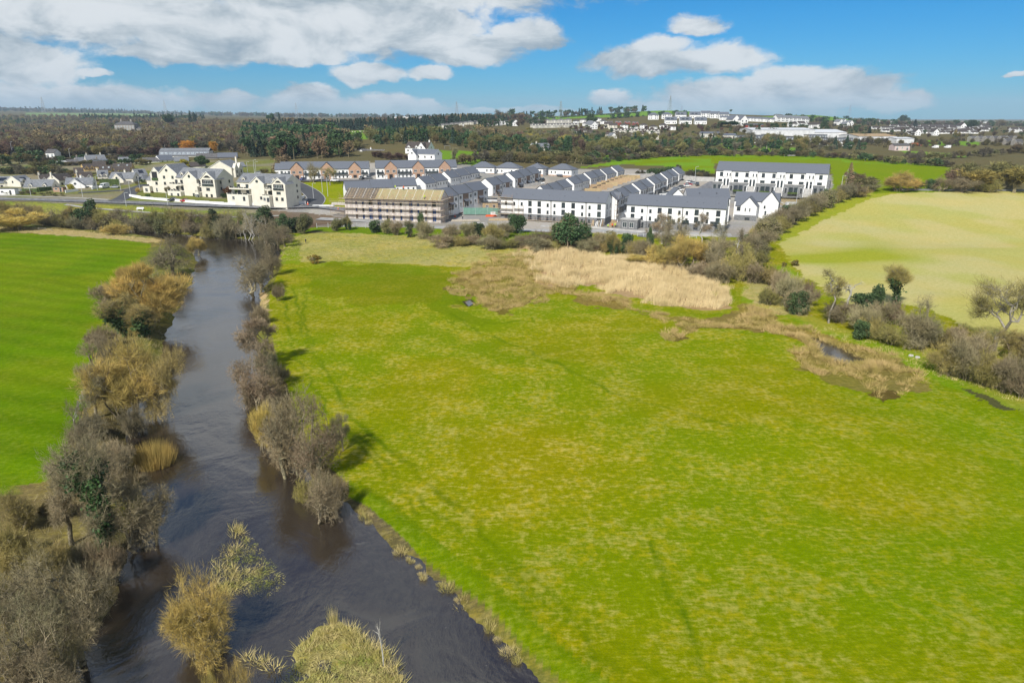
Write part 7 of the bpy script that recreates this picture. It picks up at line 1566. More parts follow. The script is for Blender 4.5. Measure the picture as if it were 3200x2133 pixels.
def car_parts(kind, paint):
    L = {'car': 4.4, 'suv': 4.6, 'van': 5.6}[kind]; w = {'car': .88, 'suv': .93, 'van': 1.0}[kind]; H = {'car': 1.45, 'suv': 1.68, 'van': 2.5}[kind]
    body = MB(); secs = []
    prof = {'car': [(-2.2, .45, .62), (-2.1, .3, .82), (-1.2, .22, .92), (0, .2, .94), (1.3, .22, .95), (2.1, .3, .92), (2.2, .45, .78)],
            'suv': [(-2.3, .5, .75), (-2.2, .35, 1.0), (-1.2, .27, 1.08), (0, .25, 1.1), (1.4, .27, 1.12), (2.2, .35, 1.08), (2.3, .5, .9)],
            'van': [(-2.8, .5, .9), (-2.65, .35, 1.15), (-1.9, .28, 1.35), (-1.3, .25, 2.35), (.5, .25, 2.5), (2.6, .28, 2.48), (2.8, .45, 2.3)]}[kind]
    for x, z0, z1 in prof:
        ww = w*(.9 if abs(x) > L/2-.12 else 1); secs.append([(x, -ww, z0), (x, -ww, (z0+z1)/2), (x, -ww*.95, z1), (x, ww*.95, z1), (x, ww, (z0+z1)/2), (x, ww, z0)])
    loft(body, secs, paint); parts = [('body', body.mesh('body'))]
    if kind != 'van':
        z0 = .90 if kind == 'car' else 1.05; cab = MB(); loft(cab, [[(x, -w*a, z0), (x2, -w*a*.82, z), (x2, w*a*.82, z), (x, w*a, z0)] for x, x2, z, a in ((-1.25, -.95 if 0 else -1.2, z0+.02, .9), (-.75, -.6, H-.02, .93), (.9, .8, H, .93), (1.75, 1.6, z0+.03, .9))], 'glass'); parts.append(('cabin_glass', cab.mesh('cabin_glass')))
        rf = MB().box(-.55, .85, -w*.72, w*.72, H-.01, H+.03, paint); parts.append(('roof', rf.mesh('roof')))
        parts.append(('headlights', MB().box(-L/2-.01, -L/2+.1, -w*.85, -w*.5, .6, .75, 'glass_light').box(-L/2-.01, -L/2+.1, w*.5, w*.85, .6, .75, 'glass_light').mesh('headlight')))
    else:
        ws = MB(); slab(ws, (-1.92, -w*.85, 1.4), (-1.92, w*.85, 1.4), (-1.38, w*.8, 2.2), (-1.38, -w*.8, 2.2), .03, 'glass'); ws.box(-1.3, -.5, -w-.01, w+.01, 1.35, 1.95, 'glass'); parts.append(('windscreen', ws.mesh('windscreen')))
    return parts, L, w
CARS = {}
def car(kind, paint, x, y, ang, label, group=None, z=None):
    """ang: heading in the ground plane, 0 = bonnet to the left of the photo"""
    key = (kind, paint)
    if key not in CARS: CARS[key] = car_parts(kind, paint)
    parts, L, w = CARS[key]; p = ground(x, y); e = empty('van' if kind == 'van' else 'parked_car', (p[0], p[1], p[2]+.1), R(ang), label, 'van' if kind == 'van' else 'car', group)
    for pn, me in parts: link(pn[:-1] if pn == 'headlights' else pn, me, e)
    for sx in (-1, 1):
        for sy in (-1, 1):
            o = link('wheel', WH, e); o.location = (sx*L*.31, sy*(w-.1), .32); link('rim', RM, o)
car('car', 'car_red', 579, 631, 0, 'red car driving on the road before the cream apartments'); car('suv', 'car_black', 542, 629, 5, 'black car with a dark trailer shadow, left of the red car')
car('van', 'car_white', 327, 588, 80, 'white box van parked before the clipped hedge'); car('car', 'car_silver', 359, 588, 0, 'silver estate car right of the white box van')
car('car', 'car_blue', 947, 563, 75, 'blue car before the left brick gabled terrace'); car('suv', 'car_black', 1131, 561, 80, 'black car at the right end of the left brick gabled terrace'); car('car', 'car_grey', 1152, 559, 10, 'grey car between the two brick gabled terraces')
car('car', 'car_white', 1046, 567, 0, 'white car behind the big bare tree'); car('car', 'car_white', 1205, 557, 70, 'white car before the right brick gabled terrace'); car('car', 'car_silver', 808, 543, 0, 'silver car on the lane left of the brick gabled terrace')
car('van', 'car_white', 1418, 656, 150, 'white van parked right of the scaffolded building, rear one'); car('van', 'car_white', 1410, 664, 150, 'white van parked right of the scaffolded building, front one'); car('suv', 'car_grey', 1436, 650, 150, 'dark car parked behind the two white vans')
car('van', 'car_white', 1953, 682, 10, 'white van with a blue marking behind the stone annex'); car('suv', 'car_black', 1960, 655, 60, 'black car behind the long blocks'); car('car', 'car_white', 1952, 664, 20, 'white car behind the white van and the long blocks')
PKG = 'cars in the car park street'
for x, y, c, lab in [(2155, 572, 'car_white', 'white car, back row of the car park'), (2163, 576, 'car_silver', 'silver car, back row of the car park'), (2150, 580, 'car_red', 'dark red car in the car park'), (2146, 584, 'car_white', 'long white car nearest the black one'), (2128, 588, 'car_grey', 'grey car below the white ones'), (2112, 593, 'car_white', 'white car at the near end of the car park'), (2122, 597, 'car_white', 'white car beside the near end of the car park'), (2072, 611, 'car_white', 'white car behind the gabled rear block, left'), (2088, 607, 'car_silver', 'pale car behind the gabled rear block, right')]:
    car('car', c, x, y, 20, lab, PKG)
car('suv', 'car_black', 2179, 580, 80, 'black car standing alone in the car park', PKG); car('car', 'car_grey', 1665, 577, 60, 'grey car before the brick fronted three'); car('suv', 'car_black', 1694, 566, 60, 'black car between the hipped houses'); car('car', 'car_white', 1688, 576, 15, 'white car before the rightmost hipped house')
car('car', 'car_white', 46, 493, 10, 'white car crossing the bridge')
car('van', 'car_white', 2922, 463, 0, 'white lorry beyond the hedge on the right'); car('van', 'car_white', 2960, 463, 0, 'second white lorry right of the first beyond the hedge')
def simple(name, label, cat, x, y, build, ang=0, group=None, scale=1):
    p = ground(x, y); e = empty(name, p, R(ang), label, cat, group, scale); build(e); return e
def cabin(m, w=6, d=2.5, h=2.6):
    def f(e):
        MB().box(-w/2, w/2, 0, d, 0, h, m).obj('body', e); MB().box(-w/2-.06, w/2+.06, -.06, d+.06, h, h+.1, 'fascia').obj('roof', e); link('door', door_mesh(1, 2.1, 'frame_dark'), e).location = (w*.25, 0, .1); link('window', window_mesh(1.4, .9, 'white', 1), e).location = (-w*.2, 0, 1.1)
    return f
simple('site_container', 'orange shipping container beyond the hedge on the right', 'container', 2866, 456, cabin('rust', 10, 3, 2.8)); simple('site_cabin', 'round cornered pale cabin with timber panels left of the orange scaffold', 'cabin', 1532, 655, cabin('timber', 7, 4, 3)); simple('site_cabin', 'white covered skip cabin behind the timber panelled cabin', 'cabin', 1527, 645, cabin('tin_white', 8, 4, 3.2))
simple('shelter', 'white bus shelter on the road before the first cottages', 'shelter', 20, 609, cabin('white_render', 9, 3, 2.8)); simple('garden_shed', 'brown garden shed with a fence in front of the cottages', 'shed', 183, 600, cabin('brick', 5, 3, 2.2))
simple('timber_hut', 'small orange-brown timber hut among the dark trees', 'hut', 1650, 455, cabin('timber', 9, 6, 4))
# ------------------------------------------------------------------ lamps, masts, cones, site things
def lamp(x, yb, h=8, label='', d2=False, arm=1, sgn=False):
    p = ground(x, yb); e = empty('street_lamp', p, 0, label, 'street lamp', 'street lamps'); MB().bar((0, 0, -.3), (0, 0, h), .11, 'galv', 6, .07).obj('pole', e); MB().bar((0, 0, h), (arm, 0, h+.15), .05, 'galv').obj('arm', e); MB().box(min(arm, arm*1.6), max(arm, arm*1.6), -.14, .14, h+.08, h+.22, 'galv').obj('lantern', e)
for x, y, h_, lab in [(259, 616, 7, 'grey street lamp before the yellow bush'), (305, 594, 7, 'grey street lamp at the clipped hedge'), (378, 596, 7, 'grey street lamp on the green by the village lane'), (409, 612, 7, 'grey street lamp at the wall corner by the lane'), (438, 596, 7, 'grey street lamp by the pavilion'), (395, 645, 6, 'grey lamp post in the riverside park'), (525, 644, 6, 'grey post left of the black car'), (849, 632, 7, 'grey street lamp before the right cream apartments'), (980, 620, 7, 'grey street lamp at the junction, nearest the river'), (1008, 602, 9, 'tall lamp on the lawn before the brick gabled terrace'), (1025, 614, 9, 'tall lamp with a lantern beside the scaffolded building'), (801, 545, 7, 'lamp left of the twin headed one behind the cream apartments'), (796, 545, 8, 'twin headed lamp behind the cream apartments'), (774, 540, 6, 'lamp at the corner of the tawny copse'),
        (2171, 568, 8, 'green headed lamp at the car park'), (2098, 604, 8, 'tall thin lamp at the near end of the car park'), (2628, 594, 7, 'short lamp right of the maisonette block'), (2642, 586, 9, 'taller twin armed lamp right of the maisonette block'), (2486, 652, 9, 'grey lamp post on the strip of lawn below the maisonette block'), (2532, 624, 8, 'lamp in front of the right end of the maisonette block'), (2518, 634, 8, 'lamp by the railings under the maisonette block'), (2184, 722, 9, 'lamp before the annexed long block'), (2430, 672, 5, 'short lamp right of the cross gabled house'), (42, 492, 11, 'tall lamp at the red brick house by the bridge'), (128, 486, 8, 'lamp at the right end of the bridge'), (220, 496, 7, 'lamp behind the white flat roofed bungalow'), (97, 612, 5, 'sign post lamp on the left road')]:
    lamp(x, y, h_, lab)
for x, y, yt, lab in [(2794, 470, 442, 'wooden pole left of the pink cottage'), (2846, 468, 443, 'wooden pole right of the pink cottage')]:
    p = ground(x, y); e = empty('telegraph_pole', p, 0, lab, 'pole', 'telegraph poles'); hh = (y-yt)*depth_of(p)/FPX; MB().bar((0, 0, -.5), (0, 0, hh), .22, 'bark_pale', 6, .15).obj('pole', e); MB().bar((-1, 0, hh-.6), (1, 0, hh-.6), .08, 'bark').obj('crossarm', e)
p = ground(1111, 468); e = empty('telegraph_pole', p, 0, 'wooden pole behind the low white bungalow', 'pole', 'telegraph poles'); MB().bar((0, 0, -.5), (0, 0, 9), .2, 'bark_pale', 6, .14).obj('pole', e)
def pylon(x, yb, yt, label, masts=False):
    p = ground(x, yb); d = depth_of(p); h = (yb-yt)*d/FPX; e = empty('pylon', p, .3, label, 'pylon', 'pylons on the horizon'); r = max(.12, d*.00016); b = h*.12; mb = MB()
    lv = [0, .2, .38, .54, .68, .8, .9, 1.0]; wd = [b*(1-.92*t) for t in lv]
    for (sx, sy) in ((1, 1), (1, -1), (-1, 1), (-1, -1)):
        for i in range(7): mb.bar((sx*wd[i], sy*wd[i], h*lv[i]), (sx*wd[i+1], sy*wd[i+1], h*lv[i+1]), r, 'steel', 3)
    for i in range(7):
        for s in (1, -1): mb.bar((-wd[i], s*wd[i], h*lv[i]), (wd[i+1], s*wd[i+1], h*lv[i+1]), r*.7, 'steel', 3); mb.bar((wd[i], s*wd[i], h*lv[i]), (-wd[i+1], s*wd[i+1], h*lv[i+1]), r*.7, 'steel', 3)
    mb.obj('tower', e)
    if not masts:
        for z, a in ((.62, .16), (.76, .13), (.9, .10)): MB().bar((-h*a, 0, h*z), (h*a, 0, h*z), r, 'steel', 3).obj('crossarm', e)
for x, yb, yt, lab in [(138, 352, 305, 'pylon on the left horizon, leftmost'), (518, 356, 316, 'pylon on the horizon above the country house'), (928, 368, 324, 'pylon above the conifer belt'), (1428, 370, 320, 'slim mast before the blue hill on the horizon'), (1752, 366, 318, 'pylon rising behind the row of hilltop pines'), (2093, 346, 302, 'thin mast on the hilltop'), (2130, 346, 308, 'pylon behind the hilltop pines'), (2652, 372, 330, 'lattice mast on the right hand hill')]:
    pylon(x, yb, yt, lab)
def cone(x, y, lab): simple('traffic_cone', lab, 'traffic cone', x, y, lambda e: (MB().box(-.3, .3, -.3, .3, 0, .06, 'cone_orange').bar((0, 0, .06), (0, 0, .45), .22, 'cone_orange', 8, .14).bar((0, 0, .7), (0, 0, .9), .08, 'cone_orange', 8, .04).obj('cone', e), MB().bar((0, 0, .451), (0, 0, .699), .141, 'frame_white', 8, .08).obj('band', e)), 0, 'traffic cones on the site', 1.6)
for x, y, lab in [(1425, 668, 'orange cone below the white vans, left'), (1441, 665, 'orange cone below the white vans, right'), (909, 646, 'orange cone under the white sign board'), (962, 639, 'orange cone at the junction'), (1422, 678, 'orange cone by the right end of the scaffold'), (2446, 655, 'cone right of the cross gabled house, left'), (2455, 654, 'cone right of the cross gabled house, right'), (1057, 655, 'cone at the left foot of the scaffolding')]: cone(x, y, lab)
simple('sign_board', 'white site sign board standing on the junction verge', 'sign', 907, 645, lambda e: (MB().box(-1.1, 1.1, -.04, .04, 1.0, 2.5, 'white_paint').obj('board', e), MB().bar((-.8, .08, 0), (-.8, .08, 2.4), .05, 'galv').obj('post', e), MB().bar((.8, .08, 0), (.8, .08, 2.4), .05, 'galv').obj('post', e)))
def barrier(e): 
    MB().box(-1.2, 1.2, -.25, .25, 0, .12, 'frame_white').box(-1.15, 1.15, -.14, .14, .12, .95, 'frame_white').obj('block', e)
for i, (x, y, a) in enumerate([(925, 638, 0), (944, 638, 10), (1462, 658, 70), (1450, 652, 60), (1545, 672, 20), (1500, 640, 10)]): simple('road_barrier', ['white barrier block at the junction, left one', 'white barrier block at the junction, right one', 'white barrier before the parked vans', 'white barrier behind the traffic cones', 'white barrier left of the orange scaffold', 'white barrier by the pale fence'][i], 'barrier', x, y, barrier, a, 'road barriers', 1.5)
simple('debris_netting', 'green mesh fence panels before the brick fronted row', 'fence', 1505, 672, lambda e: (MB().box(-8, 8, -.03, .03, .3, 3.2, 'net_green').obj('net', e), [MB().bar((x_, 0, 0), (x_, 0, 3.4), .07, 'galv').obj('post', e) for x_ in (-8, -2.7, 2.7, 8)]))
def stack(m, w=5, h=1.0, d=2):
    def f(e):
        for i in range(4): MB().box(-w/2+i*.1, w/2-i*.15, -d/2, d/2, i*h/4+.01*i, (i+1)*h/4, m).obj('layer', e)
    return f
for x, y, m_, lab, w_, h_, a in [(1560, 688, 'timber_pale', 'pile of pale timber in the yard left of the orange scaffold', 9, .6, 5), (1455, 690, 'scaffold_board', 'stack of boards on the gravel between the blocks', 12, .5, 4), (1480, 698, 'concrete', 'pale slabs laid on the gravel between the blocks', 10, .3, -4), (1720, 708, 'concrete', 'heap of pale rubble below the long block', 8, .5, 3), (1535, 676, 'cone_orange', 'orange mesh rolls beside the orange scaffold', 5, .6, 0), (1060, 640, 'concrete_block', 'pallet of blocks by the lawn left of the scaffold', 7, 1.0, 2), (1010, 644, 'frame_white', 'line of white kerbs along the lawn left of the scaffold', 10, .5, 0), (2475, 640, 'galv', 'grey pallets on the strip below the maisonette block', 6, 1.2, 0), (2460, 656, 'concrete', 'pale kerb stones right of the cross gabled house', 8, .4, 2)]:
    simple('material_stack', lab, 'building material', x, y, stack(m_, w_, h_), a, 'building materials')
def boards(e):
    for i in range(7): MB().bar((i*.7, 0, -.2), (i*.7+rs.uniform(.3, .8), .9, rs.uniform(1.8, 2.8)), .16, rs.choice(['timber_pale', 'timber', 'frame_white', 'scaffold_board'])).obj('board', e)
simple('leaning_boards', 'planks leaning on the stone ground floor of the long block', 'planks', 1848, 708, boards); simple('timber_trusses', 'tan roof trusses stacked at the right end of the long block', 'roof trusses', 1903, 710, lambda e: [MB().prism([(0, 0), (2.6, 0), (3.2, 2.2), (1.2, 3.0)], 'y', i*.25, i*.25+.1, 'timber').obj('truss', e) for i in range(6)])
simple('bench', 'white bench by the park path near the river', 'bench', 438, 657, lambda e: (MB().box(-1.2, 1.2, -.3, .3, .4, .5, 'frame_white').obj('seat', e), MB().box(-1.2, 1.2, .28, .36, .55, 1.0, 'frame_white').obj('backrest', e), MB().box(-1.0, -.85, -.25, .25, -.1, .4, 'frame_white').obj('leg', e), MB().box(.85, 1.0, -.25, .25, -.1, .4, 'frame_white').obj('leg', e)), 0, None, 1.3)
for x, y, lab in [(832, 638, 'black litter bin at the end of the curving wall'), (939, 622, 'dark bin on the footpath corner')]: simple('litter_bin', lab, 'bin', x, y, lambda e: (MB().bar((0, 0, 0), (0, 0, 1), .35, 'frame_dark', 8).obj('body', e), MB().bar((0, 0, 1.001), (0, 0, 1.15), .4, 'fascia', 8).obj('lid', e)))
simple('feed_trough', 'small stone coloured trough at the far edge of the green field', 'trough', 2472, 489, lambda e: (MB().box(-3, 3, -1, 1, .6, 1.0, 'concrete').obj('basin', e), MB().box(-2.6, -2.2, -.8, .8, -.2, .6, 'dark_void').obj('leg', e), MB().box(2.2, 2.6, -.8, .8, -.2, .6, 'dark_void').obj('leg', e)))
simple('goal', 'pale green football goal on the lawn right of the dormer bungalow', 'goal', 1398, 466, lambda e: [MB().bar(a, b_, .08, 'glass_light').obj('post', e) for a, b_ in (((-2, 0, 0), (-2, 0, 2.2)), ((2, 0, 0), (2, 0, 2.2)), ((-2, 0, 2.2), (2, 0, 2.2)))])
# the bridge at the left edge
e = empty('bridge', ground(70, 500), 0, 'concrete road bridge among trees at the left edge', 'bridge'); a = at_z(36, 493, 12.5); b_ = at_z(118, 503, 11.5); o0 = np.array(e.location)
mb = MB(); a = a-o0; b_ = b_-o0; d = (b_-a)[:2]; d /= np.hypot(*d); n2 = np.array([-d[1], d[0]])*4.5
def deck(mb, za, zb, s0, s1, m):
    k = len(mb.V)
    for P_, z in ((a, za), (b_, za)):
        pass
    A_ = [(*(a[:2]+n2*s0), a[2]+za), (*(b_[:2]+n2*s0), b_[2]+za), (*(b_[:2]+n2*s1), b_[2]+za), (*(a[:2]+n2*s1), a[2]+za)]; B_ = [(x, y, z+zb-za) for x, y, z in A_]; mb.V += A_+B_
    for f in ((3, 2, 1, 0), (4, 5, 6, 7), (0, 1, 5, 4), (1, 2, 6, 5), (2, 3, 7, 6), (3, 0, 4, 7)): mb.F.append([k+t for t in f]); mb.M.append(mb.mi(m))
deck(mb, -1, 0, -1, 1, 'concrete'); mb.obj('deck', e)
for s in (-1, 1): mb = MB(); deck(mb, 0.003, 1.0, s-.04, s+.04, 'frame_white'); mb.obj('parapet', e)
mb = MB(); deck(mb, .003, .03, -.9, .9, 'asphalt'); mb.obj('carriageway', e)
for t in (.2, .45, .7, .95): q = a+(b_-a)*t; MB().box(q[0]-.6, q[0]+.6, q[1]-3, q[1]+3, q[2]-12, q[2]-1.003, 'concrete').obj('pier', e)
# ------------------------------------------------------------------ people
def person_mesh(top, legs, pose):
    """one continuous figure swept through its joints: torso, head and limbs as fused tubes, clothing by height"""
    mb = MB()
    def limb(pts, rs_, m, k=8):
        for i in range(len(pts)-1): mb.bar(pts[i], pts[i+1], rs_[i], m, k, rs_[i+1])
    limb([(0, 0, .86), (0, 0, 1.1), (0, 0, 1.42), (0, 0, 1.5)], [.17, .15, .19, .08], top, 10); limb([(0, 0, 1.48), (0, 0, 1.56), (0, -.01, 1.66), (0, 0, 1.74)], [.055, .09, .105, .06], 'skin', 10)
    for s in (-1, 1): limb([(s*.18, 0, 1.42), (s*.27, .02, 1.14), (s*.26, -.22*pose-.05, .92+.1*pose)], [.065, .05, .035], top); limb([(s*.10, 0, .9), (s*.12, -.08*s*pose, .48), (s*.12, .05*s, .06), (s*.12, .05*s-.14, .04)], [.10, .07, .05, .045], legs)
    me = mb.mesh('person'); return me
def person(x, y, label, top='hi_vis', legs='cloth_dark', hat='frame_white', face=0, pos=None, pose=.6):
    p = np.array(pos) if pos is not None else ground(x, y); o = link('person', person_mesh(top, legs, pose)); o.location = tuple(p); o.rotation_euler = (0, 0, R(face)); tag(o, label, 'person')
    if hat: MB().bar((0, 0, 1.69), (0, 0, 1.78), .13, hat, 10, .09).obj('helmet', o)
    return o
def on_roof(b, x, t): 
    c, s = math.cos(b.yaw), math.sin(b.yaw); X, Y = x, -.4+5.4*t; L = b.root.location; return (L.x+X*c-Y*s, L.y+X*s+Y*c, L.z+8.72+3.88*t+.2)
person(0, 0, 'person in a yellow hi-vis jacket standing low on the batten roof', 'hi_vis', 'cloth_dark', 'hi_vis', 20, on_roof(S1, S1.W*.84, .1)); person(0, 0, 'person in orange near the ridge of the batten roof', 'hi_vis_orange', 'cloth_dark', 'cone_orange', 0, on_roof(S1, S1.W*.59, .88)); person(0, 0, 'person in dark clothes and green vest at the ridge of the batten roof', 'hi_vis', 'cloth_dark', 'frame_white', 0, on_roof(S1, S1.W*.5, .93))
person(1446, 687, 'person in dark clothes walking on the gravel between the blocks', 'cloth_dark', 'cloth_dark', 'frame_white', 30); person(1900, 713, 'person in a yellow vest left of the roof trusses', 'hi_vis', 'cloth_dark', 'frame_white', 10); person(1913, 711, 'person in orange beside the roof trusses', 'hi_vis_orange', 'cloth_dark', 'cone_orange', -20); person(1922, 710, 'person in a yellow vest right of the roof trusses', 'hi_vis', 'cloth_dark', 'frame_white', 0); person(1941, 713, 'person in orange by the stone annex', 'hi_vis_orange', 'cloth_dark', 'frame_white', 0)
person(956, 760, 'lone person in dark clothes walking far across the rough grass by the river', 'cloth_dark', 'cloth_dark', None, 60)
# sheep on the far pasture
sh = MB()
def ell(mb, c, r, m, k=8, n=5):
    b = len(mb.V)
    for i in range(n+1):
        f = math.pi*i/n
        for j_ in range(k): a_ = 2*math.pi*j_/k; mb.V.append((c[0]-r[0]*math.cos(f), c[1]+r[1]*math.sin(f)*math.cos(a_), c[2]+r[2]*math.sin(f)*math.sin(a_)))
    for i in range(n):
        for j_ in range(k): q = (j_+1) % k; mb.F.append([b+i*k+j_, b+i*k+q, b+(i+1)*k+q, b+(i+1)*k+j_]); mb.M.append(mb.mi(m))
ell(sh, (0, 0, .72), (.62, .33, .34), 'wool'); ell(sh, (-.72, 0, .98), (.22, .12, .14), 'wool'); sh.bar((-.5, 0, .82), (-.68, 0, .98), .17, 'wool', 6, .12)
for sx in (-.38, .36):
    for sy in (-.16, .16): sh.bar((sx, sy, .5), (sx+.03, sy, .27), .07, 'wool', 5, .045); sh.bar((sx+.03, sy, .27), (sx, sy, -.05), .045, 'wool', 5, .04)
SH = sh.mesh('sheep')
for i in range(36):
    x = rg.uniform(1005, 1245); y = 413+(i % 4)*3.2+rg.uniform(-1, 1)-(x-1005)*.012; p = ground(x, y); o = link('sheep', SH); o.location = tuple(p); o.rotation_euler = (0, 0, rg.uniform(0, 6.28)); o.scale = (1.5,)*3; tag(o, 'cream woolled sheep grazing in the field below the dark conifer belt', 'sheep', 'sheep below the conifer belt')

# ------------------------------------------------------------------ reeds, rushes, grass: nobody could count them
def blades(name, label, polys, n, h, wd, m, k, spread, lean, cat, z_fun=None, lim=None, seed=1, tilt=(0, 0), rag=0, thr=.42):
    rng = np.random.default_rng(seed); W_ = []
    for pg in polys:
        a = np.array([ground(x*D2S, y*D2S)[:2] for x, y in pg]); W_.append(a)
    out = []
    for a in W_:
        lo_, hi_ = a.min(0), a.max(0); area = abs(np.dot(a[:, 0], np.roll(a[:, 1], 1))-np.dot(a[:, 1], np.roll(a[:, 0], 1)))/2
        m_ = int(n*area)*4+10; p = rng.uniform(0, 1, (m_, 2))*(hi_-lo_)+lo_; p = p[inpoly(p[:, 0], p[:, 1], a)][:int(n*area)]; out.append(p)
    P_ = np.concatenate(out); P_ = P_+np.column_stack([vnoise(P_[:, 0], P_[:, 1], 5.0, seed+7)-.5, vnoise(P_[:, 0], P_[:, 1], 5.0, seed+8)-.5])*rag; thin = vnoise(P_[:, 0], P_[:, 1], 3.0, seed)+.5*vnoise(P_[:, 0], P_[:, 1], .9, seed+1) > thr; P_ = P_[thin]
    if not z_fun: P_ = P_[(height(P_[:, 0], P_[:, 1]) > PL-.1) | (P_[:, 0] < 8)]
    if z_fun: z = z_fun(P_)
    else: z = height(P_[:, 0], P_[:, 1])
    C = np.column_stack([P_, z]); hs = h*(.55+.8*vnoise(P_[:, 0], P_[:, 1], 2.2, seed+3))*rng.uniform(.8, 1.15, len(P_))
    C = np.repeat(C, k, 0); hh = np.repeat(hs, k)*rng.uniform(.6, 1.1, len(C)); off = rng.normal(0, spread, (len(C), 2)); O = C.copy(); O[:, :2] += off; O[:, 2] -= .06
    d = np.column_stack([off/spread*lean+np.array(tilt), np.ones(len(C))])+rng.normal(0, .13, (len(C), 3)); d /= np.linalg.norm(d, axis=1, keepdims=True); s = np.cross(d, rng.normal(0, 1, (len(C), 3))); s = s/np.linalg.norm(s, axis=1, keepdims=True)*wd/2
    V = np.stack([O-s, O+s, O+d*hh[:, None]], 1).reshape(-1, 3); print(name, len(V)//3)
    return tag(link(name, mk_mesh(name, V, np.arange(len(V)).reshape(-1, 3), [MT[m]])), label, cat, kind='stuff')
blades('reed_bed', 'tall pale tan reed bed across the middle of the wet ground', [REED], 4.2, 1.9, .07, 'reed', 10, .25, .08, 'reeds', rag=9, seed=3, tilt=(.12, 0))
blades('rushes', 'brown rush tussocks round the wet ground', [RUSH], 1.25, 1.25, .07, 'rush', 34, .24, .6, 'rushes', rag=7, thr=.3, seed=5)
blades('rough_grass', 'straw coloured rough grass before the hedges', [[(655,552),(720,540),(900,540),(1200,550),(1200,590),(1070,610),(950,606),(800,598),(700,600),(645,600)], [(1700,680),(1720,640),(1780,630),(1830,700),(1850,725),(1790,722)]], .9, .55, .07, 'rush_green', 16, .25, .6, 'grass', seed=7)
blades('verge_grass', 'rank straw grass along the river meadow edge', [[(-60,513),(0,519),(180,529),(330,544),(372,551),(356,558),(250,549),(100,538),(-60,528)], [(596,672),(612,668),(610,720),(597,740),(588,705)], [(1880,765),(2000,800),(2100,845),(2200,880),(2352,930),(2352,900),(2200,860),(2050,800),(1900,750)], [(832,1172),(900,1238),(950,1292),(1010,1338),(1070,1382),(1140,1448),(1200,1512),(1260,1575),(1245,1580),(1180,1515),(1120,1450),(1058,1390),(998,1344),(938,1292),(884,1240),(825,1180)]], 1.0, .6, .06, 'dry_grass', 12, .25, .5, 'grass', seed=9)
blades('bank_undergrowth', 'brown dead stems and brambles under the bank trees', [[(250,650),(290,640),(340,600),(400,600),(440,600),(440,640),(424,680),(400,722),(385,762),(372,850),(340,905),(300,942),(288,985),(310,1060),(322,1110),(318,1170),(296,1235),(270,1300),(250,1380),(220,1450),(160,1560),(-60,1620),(-60,1180),(60,1150),(140,1085),(176,1000),(200,920),(215,830)]], .55, 1.1, .05, 'twig_grey', 12, .3, .5, 'undergrowth', seed=11)
def z_isl(P_): return np.full(len(P_), WL+.02)
blades('island_grass', 'matted green and straw grass on the low river island', [[(645,1600),(655,1520),(700,1465),(740,1432),(785,1430),(830,1448),(865,1488),(890,1530),(925,1600)]], 9, .75, .06, 'rush_green', 12, .22, 1.3, 'grass', seed=13, tilt=(.5, -.3))
blades('island_reeds', 'dead reeds fringing the river island', [[(690,1470),(735,1425),(790,1420),(850,1450),(885,1500),(930,1590),(900,1590),(860,1500),(820,1455),(780,1440),(740,1445),(700,1490)], [(700,1460),(760,1418),(840,1440),(900,1500),(940,1600),(880,1600),(850,1500),(780,1450)], [(540,1480),(600,1490),(660,1520),(640,1530),(590,1510)]], 6, 1.0, .055, 'dry_grass', 12, .25, .7, 'reeds', z_isl, seed=15)
sub_px = [[(525,1195),(545,1190),(560,1225),(535,1235)],[(520,1235),(545,1240),(535,1270),(510,1262)],[(560,1240),(590,1250),(600,1300),(560,1295)],[(480,1290),(520,1270),(550,1300),(540,1350),(495,1345)],[(560,1300),(620,1290),(625,1320),(580,1350),(550,1345)],[(600,1330),(645,1305),(648,1315),(610,1355)]]
blades('drowned_grass', 'straw and green grass drowned in the middle of the river', sub_px+[[(530,1200),(565,1215),(600,1255),(640,1305),(600,1340),(530,1350),(480,1320),(485,1270)]], 7, .42, .05, 'rush_green', 12, .2, 1.2, 'grass', z_isl, seed=17, tilt=(1.7, -1.1), thr=.5)
blades('drowned_reeds', 'pale reed stalks standing in the shallows upstream of the drowned grass', sub_px[:2]+[sub_px[3]], 5, 1.1, .045, 'dry_grass', 8, .2, .5, 'reeds', z_isl, seed=18, tilt=(.2, 0))
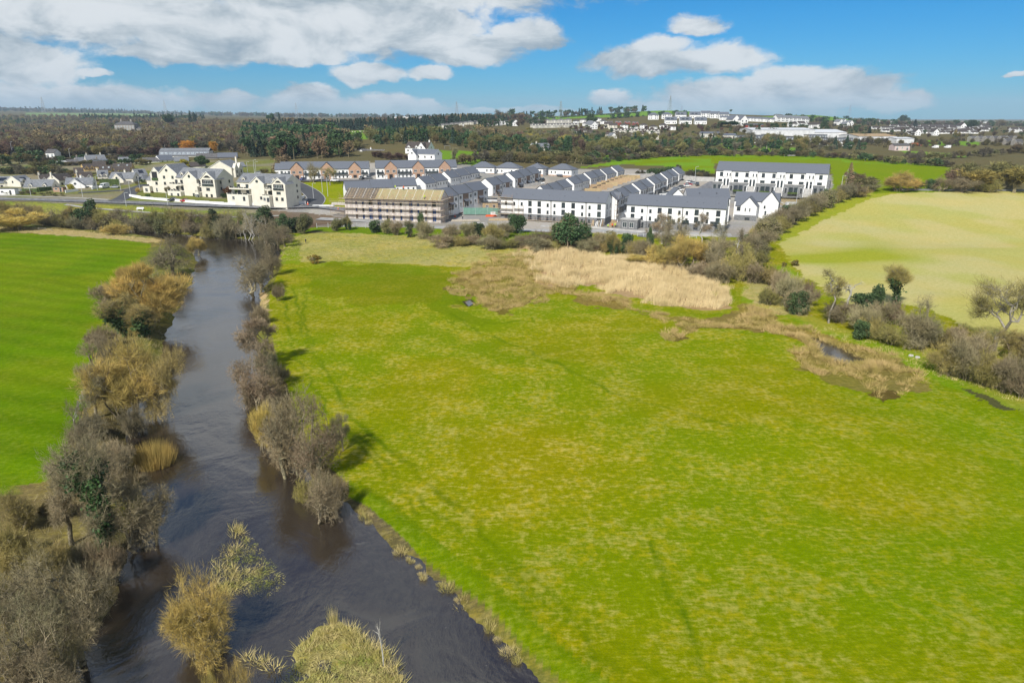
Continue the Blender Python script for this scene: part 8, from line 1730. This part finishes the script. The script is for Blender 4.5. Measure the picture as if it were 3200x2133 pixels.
# tussocks along the right hand bank, each a clump of its own
tb = dpts([(828,1176),(838,1188),(850,1200),(862,1208),(880,1230),(893,1240),(905,1262),(915,1268),(930,1290),(938,1285),(950,1302),(962,1318),(975,1328),(1008,1343),(1020,1352),(1045,1378),(1052,1372),(1112,1432),(1125,1446),(1135,1470),(1165,1500),(1185,1520)])
for i, (x, y) in enumerate(tb):
    p = at_z(x, y, WL); s = rs.choice([.4, .5, .6, .8, 1.1]); e = empty('grass_tussock', (p[0]+rs.uniform(-.2, .9), p[1], WL-.02), rs.uniform(0, 6), 'straw coloured grass tussock, '+ordi(i, 99 if i < 21 else 22).replace('rightmost', 'last')+' down the right water edge' if i < 20 else ('straw coloured grass tussock, last but one down the right water edge' if i == 20 else 'straw coloured grass tussock, last down the right water edge'), 'grass', 'tussocks down the right water edge', s)
    for pn, me in PROTO['grass_tussock' if i % 3 else 'reed_tussock']['parts'].items(): link(pn, me, e)
# pale stones by the right hand ditch
for i, (x, y) in enumerate(dpts([(2092, 818), (2107, 822), (1985, 765), (1992, 760)])):
    p = ground(x, y); mb = MB(); ell(mb, (0, 0, .15), (.5, .35, .3), 'rock', 7, 4); o = mb.obj('stone', None, tuple(p)); tag(o, 'pale stone in the grass by the right hand ditch, '+ordi(i, 4), 'stone', 'stones by the ditch')

# ------------------------------------------------------------------ air
mb = MB().box(-12500, 12500, -500, 12400, -60, 330, 'concrete'); hz = bpy.data.materials.new('haze'); hz.use_nodes = True; n = NT(hz.node_tree); hz.node_tree.nodes.clear()
ho = n.n('ShaderNodeOutputMaterial'); vs = n.n('ShaderNodeVolumePrincipled'); vs.inputs['Color'].default_value = (.62, .80, 1.0, 1); vs.inputs['Density'].default_value = HAZE_D; vs.inputs['Anisotropy'].default_value = 0; hz.node_tree.links.new(vs.outputs[0], ho.inputs['Volume'])
hz.cycles.homogeneous_volume = True if hasattr(hz.cycles, 'homogeneous_volume') else None
MT['haze'] = hz; mb.mats = ['haze']; o = mb.obj('haze'); tag(o, kind='stuff'); o['label'] = 'thin blue haze in the air over the whole valley'; o['category'] = 'haze'
sc.cycles.max_bounces = 6; sc.cycles.diffuse_bounces = 2; sc.cycles.glossy_bounces = 2; sc.cycles.volume_bounces = 0; sc.cycles.transparent_max_bounces = 4
